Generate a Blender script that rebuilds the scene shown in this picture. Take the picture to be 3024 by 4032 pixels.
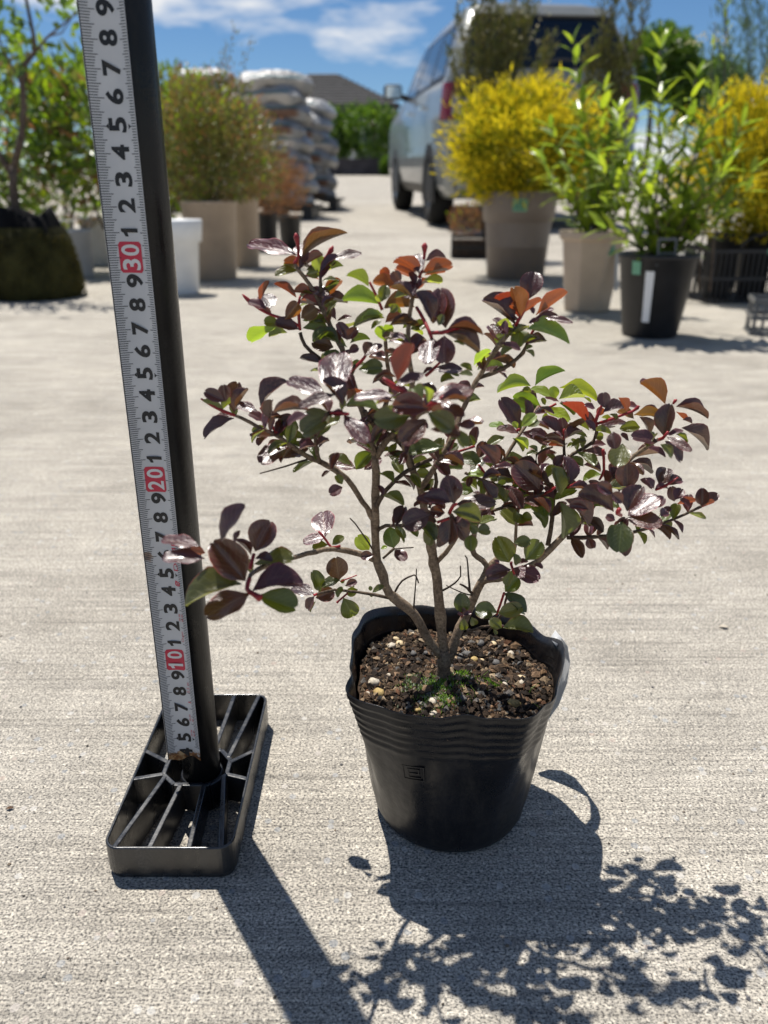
import bpy, bmesh, math, random
from mathutils import Vector, Matrix, noise

random.seed(11)
for o in list(bpy.data.objects):
    bpy.data.objects.remove(o, do_unlink=True)
SC = bpy.context.scene
COL = SC.collection
R = math.radians

# ------------------------------------------------------------------ camera
cam = bpy.data.cameras.new('camera')
cam.sensor_fit = 'VERTICAL'
cam.sensor_height = 36.0
cam.lens = 36.0 * 775.0 / 1024.0
cam.clip_start = 0.02
cam.clip_end = 500.0
cam.dof.use_dof = True
cam.dof.focus_distance = 0.400
cam.dof.aperture_fstop = 9.3
cam_o = bpy.data.objects.new('camera', cam)
COL.objects.link(cam_o)
cam_o.location = (0, 0, 0.325)
cam_o.rotation_euler = (R(90 - 22.3), 0, 0)
SC.camera = cam_o

# ------------------------------------------------------------------ sky and sun
SUN = Vector((-0.215, 0.345, 1.0)).normalized()          # towards the sun
w = bpy.data.worlds.new('World')
SC.world = w
w.use_nodes = True
nt = w.node_tree
nt.nodes.clear()
out = nt.nodes.new('ShaderNodeOutputWorld')
bg = nt.nodes.new('ShaderNodeBackground')
bg.inputs['Strength'].default_value = 0.069
sky = nt.nodes.new('ShaderNodeTexSky')
sky.sky_type = 'NISHITA'
sky.sun_disc = False
sky.sun_elevation = math.asin(SUN.z)
sky.sun_rotation = math.atan2(SUN.x, SUN.y)
sky.air_density = 0.9
sky.dust_density = 0.0
sky.ozone_density = 7.0
# fair-weather clouds: noise over the whole dome, laid out by view direction
tc = nt.nodes.new('ShaderNodeTexCoord')
mp = nt.nodes.new('ShaderNodeMapping')
mp.inputs['Scale'].default_value = (3.2, 3.2, 11.0)
mp.inputs['Location'].default_value = (0.9, 3.7, 1.3)
n1 = nt.nodes.new('ShaderNodeTexNoise')
n1.inputs['Scale'].default_value = 1.25
n1.inputs['Detail'].default_value = 7.0
n1.inputs['Roughness'].default_value = 0.55
rp = nt.nodes.new('ShaderNodeValToRGB')
rp.color_ramp.elements[0].position = 0.53
rp.color_ramp.elements[1].position = 0.65
mx = nt.nodes.new('ShaderNodeMixRGB')
mx.inputs['Color2'].default_value = (9.5, 9.7, 10.0, 1)
hs = nt.nodes.new('ShaderNodeHueSaturation')
hs.inputs['Saturation'].default_value = 1.1
nt.links.new(tc.outputs['Generated'], mp.inputs['Vector'])
nt.links.new(mp.outputs['Vector'], n1.inputs['Vector'])
nt.links.new(n1.outputs['Fac'], rp.inputs['Fac'])
nt.links.new(rp.outputs['Color'], mx.inputs['Fac'])
nt.links.new(sky.outputs['Color'], hs.inputs['Color'])
nt.links.new(hs.outputs['Color'], mx.inputs['Color1'])
nt.links.new(mx.outputs['Color'], bg.inputs['Color'])
nt.links.new(bg.outputs['Background'], out.inputs['Surface'])

sun = bpy.data.lights.new('sun', 'SUN')
sun.energy = 5.0
sun.angle = R(0.53)
sun.color = (1.0, 0.955, 0.885)
sun_o = bpy.data.objects.new('sun', sun)
COL.objects.link(sun_o)
sun_o.location = SUN * 30
sun_o.rotation_euler = SUN.to_track_quat('Z', 'Y').to_euler()

SC.view_settings.view_transform = 'Standard'
SC.view_settings.look = 'None'
SC.view_settings.exposure = 0.36
SC.view_settings.gamma = 1.0

# ------------------------------------------------------------------ helpers
def tag(o, label=None, cat=None, group=None, kind=None):
    if label: o['label'] = label
    if cat: o['category'] = cat
    if group: o['group'] = group
    if kind: o['kind'] = kind
    return o

def empty(name, loc=(0, 0, 0), rz=0.0):
    o = bpy.data.objects.new(name, None)
    o.empty_display_size = 0.05
    COL.objects.link(o)
    o.location = loc
    o.rotation_euler = (0, 0, rz)
    return o

def link(name, me, parent=None):
    o = bpy.data.objects.new(name, me)
    COL.objects.link(o)
    if parent: o.parent = parent
    return o

class MB:
    """collects verts and faces of one mesh"""
    def __init__(s): s.v = []; s.f = []; s.c = []
    def add(s, verts, faces, col=None):
        n = len(s.v)
        s.v.extend([tuple(p) for p in verts])
        s.f.extend([tuple(i + n for i in q) for q in faces])
        if col is not None: s.c.extend([col] * len(verts))
        return s
    def box(s, lo, hi, M=None):
        x0, y0, z0 = lo; x1, y1, z1 = hi
        vs = [Vector(p) for p in ((x0,y0,z0),(x1,y0,z0),(x1,y1,z0),(x0,y1,z0),(x0,y0,z1),(x1,y0,z1),(x1,y1,z1),(x0,y1,z1))]
        if M: vs = [M @ p for p in vs]
        return s.add(vs, [(0,3,2,1),(4,5,6,7),(0,1,5,4),(1,2,6,5),(2,3,7,6),(3,0,4,7)])
    def tube(s, pts, rad, n=8, cap=True, wob=0.0):
        rings = []
        pts = [Vector(p) for p in pts]
        up = Vector((0.31, 0.17, 0.93))
        for i, p in enumerate(pts):
            d = (pts[min(i+1, len(pts)-1)] - pts[max(i-1, 0)]).normalized()
            a = d.cross(up)
            if a.length < 1e-4: a = d.cross(Vector((1,0,0)))
            a.normalize(); b = a.cross(d)
            r = rad[i] if isinstance(rad, (list, tuple)) else rad
            rings.append([p + (a*math.cos(2*math.pi*k/n) + b*math.sin(2*math.pi*k/n)) * r * (1 + random.uniform(-wob, wob)) for k in range(n)])
        vs = [q for ring in rings for q in ring]
        fs = [(i*n+k, i*n+(k+1) % n, (i+1)*n+(k+1) % n, (i+1)*n+k) for i in range(len(rings)-1) for k in range(n)]
        if cap:
            fs.append(tuple(range(n-1, -1, -1)))
            fs.append(tuple((len(rings)-1)*n+k for k in range(n)))
        return s.add(vs, fs)
    def lathe(s, prof, n=48, M=None):
        vs = [Vector((r*math.cos(2*math.pi*k/n), r*math.sin(2*math.pi*k/n), z)) for r, z in prof for k in range(n)]
        if M: vs = [M @ p for p in vs]
        fs = [(i*n+k, i*n+(k+1) % n, (i+1)*n+(k+1) % n, (i+1)*n+k) for i in range(len(prof)-1) for k in range(n)]
        return s.add(vs, fs)
    def mesh(s, name, mat=None, smooth=False):
        me = bpy.data.meshes.new(name)
        me.from_pydata(s.v, [], s.f)
        me.validate()
        if mat: me.materials.append(mat)
        if smooth: me.polygons.foreach_set('use_smooth', [True]*len(me.polygons))
        if s.c and len(s.c) == len(me.vertices):
            at = me.color_attributes.new('Col', 'FLOAT_COLOR', 'POINT')
            at.data.foreach_set('color', [x for c in s.c for x in (c[0], c[1], c[2], 1.0)])
        me.update()
        return me
    def build(s, name, mat, parent=None, smooth=False, bevel=0.0):
        o = link(name, s.mesh(name, mat, smooth), parent)
        if bevel:
            b = o.modifiers.new('bevel', 'BEVEL'); b.width = bevel; b.segments = 2; b.limit_method = 'ANGLE'
        return o

# ------------------------------------------------------------------ materials
def mat_new(name):
    m = bpy.data.materials.new(name)
    m.use_nodes = True
    nt = m.node_tree
    return m, nt, nt.nodes['Principled BSDF']

def nd(nt, kind, **kw):
    n = nt.nodes.new('ShaderNode' + kind)
    for k, v in kw.items():
        if k.startswith('i_'): n.inputs[k[2:].replace('_', ' ')].default_value = v
        else: setattr(n, k, v)
    return n

def ramp(nt, fac, stops):
    n = nt.nodes.new('ShaderNodeValToRGB')
    e = n.color_ramp.elements
    while len(e) < len(stops): e.new(0.5)
    for q, (p, c) in zip(e, stops):
        q.position = p
        q.color = (*c, 1) if len(c) == 3 else c
    nt.links.new(fac, n.inputs['Fac'])
    return n.outputs['Color']

def mixc(nt, fac, a, b, mode='MIX'):
    n = nt.nodes.new('ShaderNodeMixRGB'); n.blend_type = mode
    for s_, v in (('Fac', fac), ('Color1', a), ('Color2', b)):
        if isinstance(v, (int, float)): n.inputs[s_].default_value = v
        elif isinstance(v, (tuple, list)): n.inputs[s_].default_value = (*v, 1)
        else: nt.links.new(v, n.inputs[s_])
    return n.outputs['Color']

def bump(nt, h, dist, strength=1.0, prev=None):
    n = nt.nodes.new('ShaderNodeBump')
    n.inputs['Distance'].default_value = dist
    n.inputs['Strength'].default_value = strength
    nt.links.new(h, n.inputs['Height'])
    if prev: nt.links.new(prev, n.inputs['Normal'])
    return n.outputs['Normal']

def tex(nt, kind, scale, detail=2.0, mscale=None, rough=0.5, coord='Object'):
    t = nt.nodes.new('ShaderNodeTexCoord')
    v = t.outputs[coord]
    if mscale:
        m = nt.nodes.new('ShaderNodeMapping'); m.inputs['Scale'].default_value = mscale
        nt.links.new(v, m.inputs['Vector']); v = m.outputs['Vector']
    n = nt.nodes.new('ShaderNodeTex' + kind)
    n.inputs['Scale'].default_value = scale
    if kind == 'Noise':
        n.inputs['Detail'].default_value = detail; n.inputs['Roughness'].default_value = rough
    nt.links.new(v, n.inputs['Vector'])
    return n

def plain(name, col, rough=0.5, spec=0.5, var=0.12, nscale=30.0, bdist=0.0, bscale=200.0, metal=0.0, coat=0.0):
    """one colour with uneven tone and a little relief"""
    m, nt, p = mat_new(name)
    n = tex(nt, 'Noise', nscale, 5.0)
    a = tuple(max(0, c*(1-var)) for c in col); b = tuple(min(1, c*(1+var)) for c in col)
    nt.links.new(ramp(nt, n.outputs['Fac'], [(0.3, a), (0.7, b)]), p.inputs['Base Color'])
    p.inputs['Roughness'].default_value = rough
    p.inputs['Specular IOR Level'].default_value = spec
    p.inputs['Metallic'].default_value = metal
    p.inputs['Coat Weight'].default_value = coat
    if bdist:
        b_ = tex(nt, 'Noise', bscale, 4.0)
        nt.links.new(bump(nt, b_.outputs['Fac'], bdist), p.inputs['Normal'])
    return m

def leafmat(name, cols, trans, rough=0.45, tw=0.4, spec=0.4):
    """foliage: face colours picked at random per piece, with light coming through"""
    m, nt, p = mat_new(name)
    g = nd(nt, 'NewGeometry')
    oi = nd(nt, 'ObjectInfo')
    ad = nd(nt, 'Math', operation='ADD')
    nt.links.new(g.outputs['Random Per Island'], ad.inputs[0]); nt.links.new(oi.outputs['Random'], ad.inputs[1])
    fr = nd(nt, 'Math', operation='FRACT'); nt.links.new(ad.outputs[0], fr.inputs[0])
    k = len(cols)
    c = ramp(nt, fr.outputs[0], [(i/(k-1) if k > 1 else 0, q) for i, q in enumerate(cols)])
    nt.links.new(c, p.inputs['Base Color'])
    p.inputs['Roughness'].default_value = rough
    p.inputs['Specular IOR Level'].default_value = spec
    tr = nd(nt, 'BsdfTranslucent')
    nt.links.new(mixc(nt, 1.0, c, trans, 'MULTIPLY'), tr.inputs['Color'])
    ms = nd(nt, 'MixShader'); ms.inputs[0].default_value = tw
    nt.links.new(p.outputs[0], ms.inputs[1]); nt.links.new(tr.outputs[0], ms.inputs[2])
    nt.links.new(ms.outputs[0], nt.nodes['Material Output'].inputs['Surface'])
    return m

def vcolmat(name, rough=0.8, bdist=0.0004, bscale=900, spec=0.3):
    m, nt, p = mat_new(name)
    a = nd(nt, 'VertexColor', layer_name='Col')
    n = tex(nt, 'Noise', bscale, 4.0)
    nt.links.new(mixc(nt, 1.0, a.outputs['Color'], ramp(nt, n.outputs['Fac'], [(0.3, (0.6,0.6,0.6)), (0.7, (1.25,1.22,1.18))]), 'MULTIPLY'), p.inputs['Base Color'])
    p.inputs['Roughness'].default_value = rough
    p.inputs['Specular IOR Level'].default_value = spec
    nt.links.new(bump(nt, n.outputs['Fac'], bdist), p.inputs['Normal'])
    return m

def concrete():
    m, nt, p = mat_new('brushed_concrete')
    big = tex(nt, 'Noise', 1.3, 5.0, rough=0.6)
    mid = tex(nt, 'Noise', 34.0, 4.0, (0.45, 1, 1))
    broom = tex(nt, 'Noise', 14.0, 5.0, (0.5, 22, 1), rough=0.65)
    fine = tex(nt, 'Noise', 900.0, 3.0, (0.8, 1, 1), rough=0.65)
    grain = tex(nt, 'Voronoi', 800.0)
    agg = tex(nt, 'Voronoi', 170.0)
    base = ramp(nt, big.outputs['Fac'], [(0.3, (0.345, 0.318, 0.274)), (0.7, (0.42, 0.39, 0.340))])
    base = mixc(nt, 0.55, base, ramp(nt, mid.outputs['Fac'], [(0.3, (0.78,)*3), (0.7, (1.2,)*3)]), 'MULTIPLY')
    base = mixc(nt, 0.6, base, ramp(nt, broom.outputs['Fac'], [(0.32, (0.5, 0.5, 0.5)), (0.48, (1.0,)*3), (0.68, (1.28, 1.27, 1.25))]), 'MULTIPLY')
    base = mixc(nt, 1.0, base, ramp(nt, fine.outputs['Fac'], [(0.37, (0.27, 0.27, 0.28)), (0.48, (0.95,)*3), (0.62, (1.45, 1.43, 1.38))]), 'MULTIPLY')
    # brush lines, old damp stains and tyre dust
    lines = tex(nt, 'Noise', 9.0, 3.0, (0.35, 70, 1), rough=0.5)
    base = mixc(nt, 0.38, base, ramp(nt, lines.outputs['Fac'], [(0.36, (0.66, 0.66, 0.67)), (0.47, (1.0,)*3), (0.7, (1.1,)*3)]), 'MULTIPLY')
    stain = tex(nt, 'Noise', 3.7, 6.0, (0.6, 1, 1), rough=0.7)
    base = mixc(nt, 0.7, base, ramp(nt, stain.outputs['Fac'], [(0.33, (0.70, 0.69, 0.68)), (0.5, (1.0,)*3), (0.68, (1.10, 1.09, 1.07))]), 'MULTIPLY')
    sep = nd(nt, 'SeparateColor'); nt.links.new(grain.outputs['Color'], sep.inputs[0])
    base = mixc(nt, 0.7, base, ramp(nt, sep.outputs[0], [(0.0, (0.45, 0.46, 0.48)), (0.14, (0.85,)*3), (0.8, (1.05,)*3), (1.0, (1.6, 1.6, 1.58))]), 'MULTIPLY')
    # scattered stones of the aggregate showing at the surface
    sp2 = nd(nt, 'SeparateColor'); nt.links.new(agg.outputs['Color'], sp2.inputs[0])
    sel = nd(nt, 'Math', operation='GREATER_THAN'); sel.inputs[1].default_value = 0.9
    nt.links.new(sp2.outputs[0], sel.inputs[0])
    core = nd(nt, 'Math', operation='LESS_THAN'); core.inputs[1].default_value = 0.36
    nt.links.new(agg.outputs['Distance'], core.inputs[0])
    mul = nd(nt, 'Math', operation='MULTIPLY'); nt.links.new(sel.outputs[0], mul.inputs[0]); nt.links.new(core.outputs[0], mul.inputs[1])
    stone = ramp(nt, sp2.outputs[1], [(0.0, (0.2, 0.225, 0.25)), (0.45, (0.36, 0.37, 0.38)), (0.75, (0.62, 0.6, 0.56)), (0.95, (0.40, 0.31, 0.26))])
    wk = nd(nt, 'Math', operation='MULTIPLY'); wk.inputs[1].default_value = 0.5; nt.links.new(mul.outputs[0], wk.inputs[0])
    base = mixc(nt, wk.outputs[0], base, stone)
    nt.links.new(base, p.inputs['Base Color'])
    p.inputs['Roughness'].default_value = 0.9
    p.inputs['Specular IOR Level'].default_value = 0.25
    b = bump(nt, broom.outputs['Fac'], 0.0005, 0.6)
    b = bump(nt, fine.outputs['Fac'], 0.0010, 0.8, b)
    nt.links.new(b, p.inputs['Normal'])
    return m

M = {}
M['concrete'] = concrete()
M['black_plastic'] = plain('black_plastic', (0.006, 0.0065, 0.008), 0.34, 0.28, 0.3, 60, 0.00012, 400)
M['pot_film'] = plain('black_pot_film', (0.007, 0.007, 0.009), 0.3, 0.45, 0.3, 50, 0.0012, 45)
def dusty(m, amount, sc):
    nt = m.node_tree; p = nt.nodes['Principled BSDF']
    d1 = tex(nt, 'Noise', sc, 6.0, (1, 1, 0.35), rough=0.7); d2 = tex(nt, 'Noise', sc*14, 3.0)
    src = p.inputs['Base Color'].links[0].from_socket
    k = mixc(nt, 1.0, ramp(nt, d1.outputs['Fac'], [(0.5, (0, 0, 0)), (0.72, (amount,)*3)]), ramp(nt, d2.outputs['Fac'], [(0.4, (0.2,)*3), (0.7, (1,)*3)]), 'MULTIPLY')
    nt.links.new(mixc(nt, k, src, (0.20, 0.18, 0.15)), p.inputs['Base Color'])
    nt.links.new(ramp(nt, d1.outputs['Fac'], [(0.4, (0.24,)*3), (0.75, (0.55,)*3)]), p.inputs['Roughness'])
dusty(M['pot_film'], 0.22, 38); dusty(M['black_plastic'], 0.07, 60)
M['base_plastic'] = plain('base_plastic', (0.010, 0.0105, 0.012), 0.3, 0.9, 0.3, 60, 0.00012, 400); dusty(M['base_plastic'], 0.3, 70)
M['matt_black'] = plain('matt_black_plastic', (0.012, 0.012, 0.014), 0.5, 0.45, 0.3, 30, 0.0008, 200)
M['grey_plastic'] = plain('grey_plastic', (0.10, 0.105, 0.11), 0.4, 0.5, 0.2, 30)
M['white_plastic'] = plain('white_plastic', (0.74, 0.75, 0.76), 0.42, 0.5, 0.05, 20)
M['taupe'] = plain('taupe_plastic', (0.19, 0.155, 0.13), 0.5, 0.4, 0.1, 12, 0.001, 120)
M['beige'] = plain('beige_plastic', (0.42, 0.33, 0.25), 0.5, 0.4, 0.1, 12, 0.001, 120)
M['pale_grey'] = plain('pale_grey_plastic', (0.40, 0.41, 0.42), 0.5, 0.4, 0.12, 12)
M['label_green'] = plain('green_label', (0.16, 0.36, 0.24), 0.6, 0.3, 0.1, 80)
M['label_dark'] = plain('label_print', (0.04, 0.07, 0.05), 0.6, 0.3, 0.1, 80)
M['soil'] = plain('dark_soil', (0.045, 0.03, 0.02), 0.95, 0.2, 0.45, 160, 0.003, 350)
M['far_soil'] = plain('bark_soil', (0.07, 0.045, 0.03), 0.95, 0.2, 0.5, 60, 0.006, 90)
M['tape'] = plain('tape_enamel', (0.50, 0.51, 0.52), 0.42, 0.45, 0.06, 60)
M['print_black'] = plain('print_black', (0.012, 0.013, 0.016), 0.45, 0.4, 0.1, 100)
M['print_tick'] = plain('print_tick', (0.03, 0.033, 0.04), 0.45, 0.4, 0.1, 100)
M['print_red'] = plain('print_red', (0.50, 0.028, 0.06), 0.45, 0.4, 0.06, 100)
M['print_pink'] = plain('print_pale_red', (0.55, 0.12, 0.13), 0.5, 0.4, 0.06, 100)
M['print_white'] = plain('print_white', (0.62, 0.62, 0.62), 0.45, 0.4, 0.04, 100)

def bark(name, dark, light, sc):
    m, nt, p = mat_new(name)
    n = tex(nt, 'Noise', sc, 6.0, rough=0.65)
    n2 = tex(nt, 'Noise', sc*0.18, 3.0)
    c = ramp(nt, n.outputs['Fac'], [(0.32, dark), (0.66, light)])
    c = mixc(nt, 0.6, c, ramp(nt, n2.outputs['Fac'], [(0.35, (0.55, 0.5, 0.48)), (0.65, (1.2, 1.18, 1.1))]), 'MULTIPLY')
    nt.links.new(c, p.inputs['Base Color'])
    p.inputs['Roughness'].default_value = 0.8
    p.inputs['Specular IOR Level'].default_value = 0.25
    nt.links.new(bump(nt, n.outputs['Fac'], 0.35/sc), p.inputs['Normal'])
    return m
M['bark'] = bark('shrub_bark', (0.10, 0.07, 0.048), (0.33, 0.25, 0.18), 700)
M['far_bark'] = bark('tree_bark', (0.05, 0.038, 0.03), (0.16, 0.125, 0.10), 90)
M['young_bark'] = bark('young_bark', (0.045, 0.03, 0.022), (0.17, 0.125, 0.09), 800)
M['shoot'] = plain('red_shoot', (0.30, 0.022, 0.028), 0.4, 0.4, 0.35, 300)
M['twig'] = bark('dark_twig', (0.03, 0.022, 0.018), (0.10, 0.075, 0.06), 900)

def shrub_leaf(name, top, under, trans, rim, tw, rough=0.36, hv=0.025):
    """glossy leaf: own colours for the two faces, paler midrib and veins, tinted margin"""
    m, nt, p = mat_new(name)
    oi = nd(nt, 'ObjectInfo'); g = nd(nt, 'NewGeometry')
    uv = nd(nt, 'UVMap'); sx = nd(nt, 'SeparateXYZ'); nt.links.new(uv.outputs[0], sx.inputs[0])
    ln = tex(nt, 'Noise', 3.0, 4.0)
    vary = nd(nt, 'HueSaturation')
    sh = nd(nt, 'MapRange'); sh.inputs['To Min'].default_value = 0.65; sh.inputs['To Max'].default_value = 1.4
    nt.links.new(oi.outputs['Random'], sh.inputs['Value'])
    nt.links.new(sh.outputs[0], vary.inputs['Value'])
    hsh = nd(nt, 'MapRange'); hsh.inputs['To Min'].default_value = 0.5-hv; hsh.inputs['To Max'].default_value = 0.5+min(hv, 0.02)
    wn = nd(nt, 'TexWhiteNoise', noise_dimensions='1D'); nt.links.new(oi.outputs['Random'], wn.inputs['W'])
    nt.links.new(wn.outputs['Value'], hsh.inputs['Value']); nt.links.new(hsh.outputs[0], vary.inputs['Hue'])
    blot = ramp(nt, ln.outputs['Fac'], [(0.35, top[0]), (0.58, top[1]), (0.72, tuple(0.5*(a+c) for a, c in zip(top[1], under)))])
    face = mixc(nt, g.outputs['Backfacing'], blot, under)
    # midrib and side veins
    ab = nd(nt, 'Math', operation='ABSOLUTE'); nt.links.new(sx.outputs[0], ab.inputs[0])
    mid = nd(nt, 'Math', operation='LESS_THAN'); mid.inputs[1].default_value = 0.045; nt.links.new(ab.outputs[0], mid.inputs[0])
    sub = nd(nt, 'Math', operation='MULTIPLY_ADD'); sub.inputs[1].default_value = -0.42
    nt.links.new(ab.outputs[0], sub.inputs[0]); nt.links.new(sx.outputs[1], sub.inputs[2])
    sn = nd(nt, 'Math', operation='SINE'); ml = nd(nt, 'Math', operation='MULTIPLY'); ml.inputs[1].default_value = 44.0
    nt.links.new(sub.outputs[0], ml.inputs[0]); nt.links.new(ml.outputs[0], sn.inputs[0])
    vein = nd(nt, 'Math', operation='GREATER_THAN'); vein.inputs[1].default_value = 0.965; nt.links.new(sn.outputs[0], vein.inputs[0])
    vk = nd(nt, 'Math', operation='MULTIPLY'); vk.inputs[1].default_value = 0.42; nt.links.new(vein.outputs[0], vk.inputs[0])
    vm = nd(nt, 'Math', operation='MAXIMUM'); nt.links.new(vk.outputs[0], vm.inputs[0])
    mk = nd(nt, 'Math', operation='MULTIPLY'); mk.inputs[1].default_value = 0.55; nt.links.new(mid.outputs[0], mk.inputs[0])
    nt.links.new(mk.outputs[0], vm.inputs[1])
    ribc = tuple(min(1, 2.1*a + 0.03) for a in under)
    face = mixc(nt, vm.outputs[0], face, ribc)
    ed = nd(nt, 'Math', operation='GREATER_THAN'); ed.inputs[1].default_value = 0.93; nt.links.new(ab.outputs[0], ed.inputs[0])
    face = mixc(nt, ed.outputs[0], face, rim)
    nt.links.new(face, vary.inputs['Color'])
    nt.links.new(vary.outputs[0], p.inputs['Base Color'])
    p.inputs['Roughness'].default_value = rough
    p.inputs['Specular IOR Level'].default_value = 0.9
    p.inputs['Coat Weight'].default_value = 0.5
    p.inputs['Coat Roughness'].default_value = 0.2
    rn = tex(nt, 'Noise', 9.0, 3.0)
    hh = nd(nt, 'Math', operation='MULTIPLY_ADD'); hh.inputs[1].default_value = -0.5
    nt.links.new(vm.outputs[0], hh.inputs[0]); nt.links.new(rn.outputs['Fac'], hh.inputs[2])
    bn = bump(nt, hh.outputs[0], 0.0006, 0.7)
    nt.links.new(bn, p.inputs['Normal'])
    tr = nd(nt, 'BsdfTranslucent')
    v2 = nd(nt, 'HueSaturation'); v2.inputs['Color'].default_value = (*trans, 1)
    nt.links.new(hsh.outputs[0], v2.inputs['Hue']); nt.links.new(sh.outputs[0], v2.inputs['Value'])
    nt.links.new(v2.outputs[0], tr.inputs['Color'])
    ms = nd(nt, 'MixShader'); ms.inputs[0].default_value = tw
    nt.links.new(p.outputs[0], ms.inputs[1]); nt.links.new(tr.outputs[0], ms.inputs[2])
    nt.links.new(ms.outputs[0], nt.nodes['Material Output'].inputs['Surface'])
    return m
LEAFM = [
    shrub_leaf('purple_leaf', ((0.034, 0.009, 0.014), (0.080, 0.020, 0.026)), (0.10, 0.055, 0.028), (0.15, 0.06, 0.012), (0.22, 0.03, 0.03), 0.28),
    shrub_leaf('orange_leaf', ((0.06, 0.02, 0.02), (0.11, 0.036, 0.026)), (0.15, 0.08, 0.03), (0.33, 0.12, 0.014), (0.40, 0.04, 0.03), 0.40, hv=0.045),
    shrub_leaf('green_leaf', ((0.026, 0.036, 0.008), (0.06, 0.07, 0.013)), (0.08, 0.10, 0.026), (0.21, 0.26, 0.012), (0.16, 0.045, 0.02), 0.36),
    shrub_leaf('bright_leaf', ((0.085, 0.17, 0.025), (0.16, 0.27, 0.04)), (0.17, 0.24, 0.05), (0.46, 0.60, 0.03), (0.22, 0.2, 0.04), 0.45),
]
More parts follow.
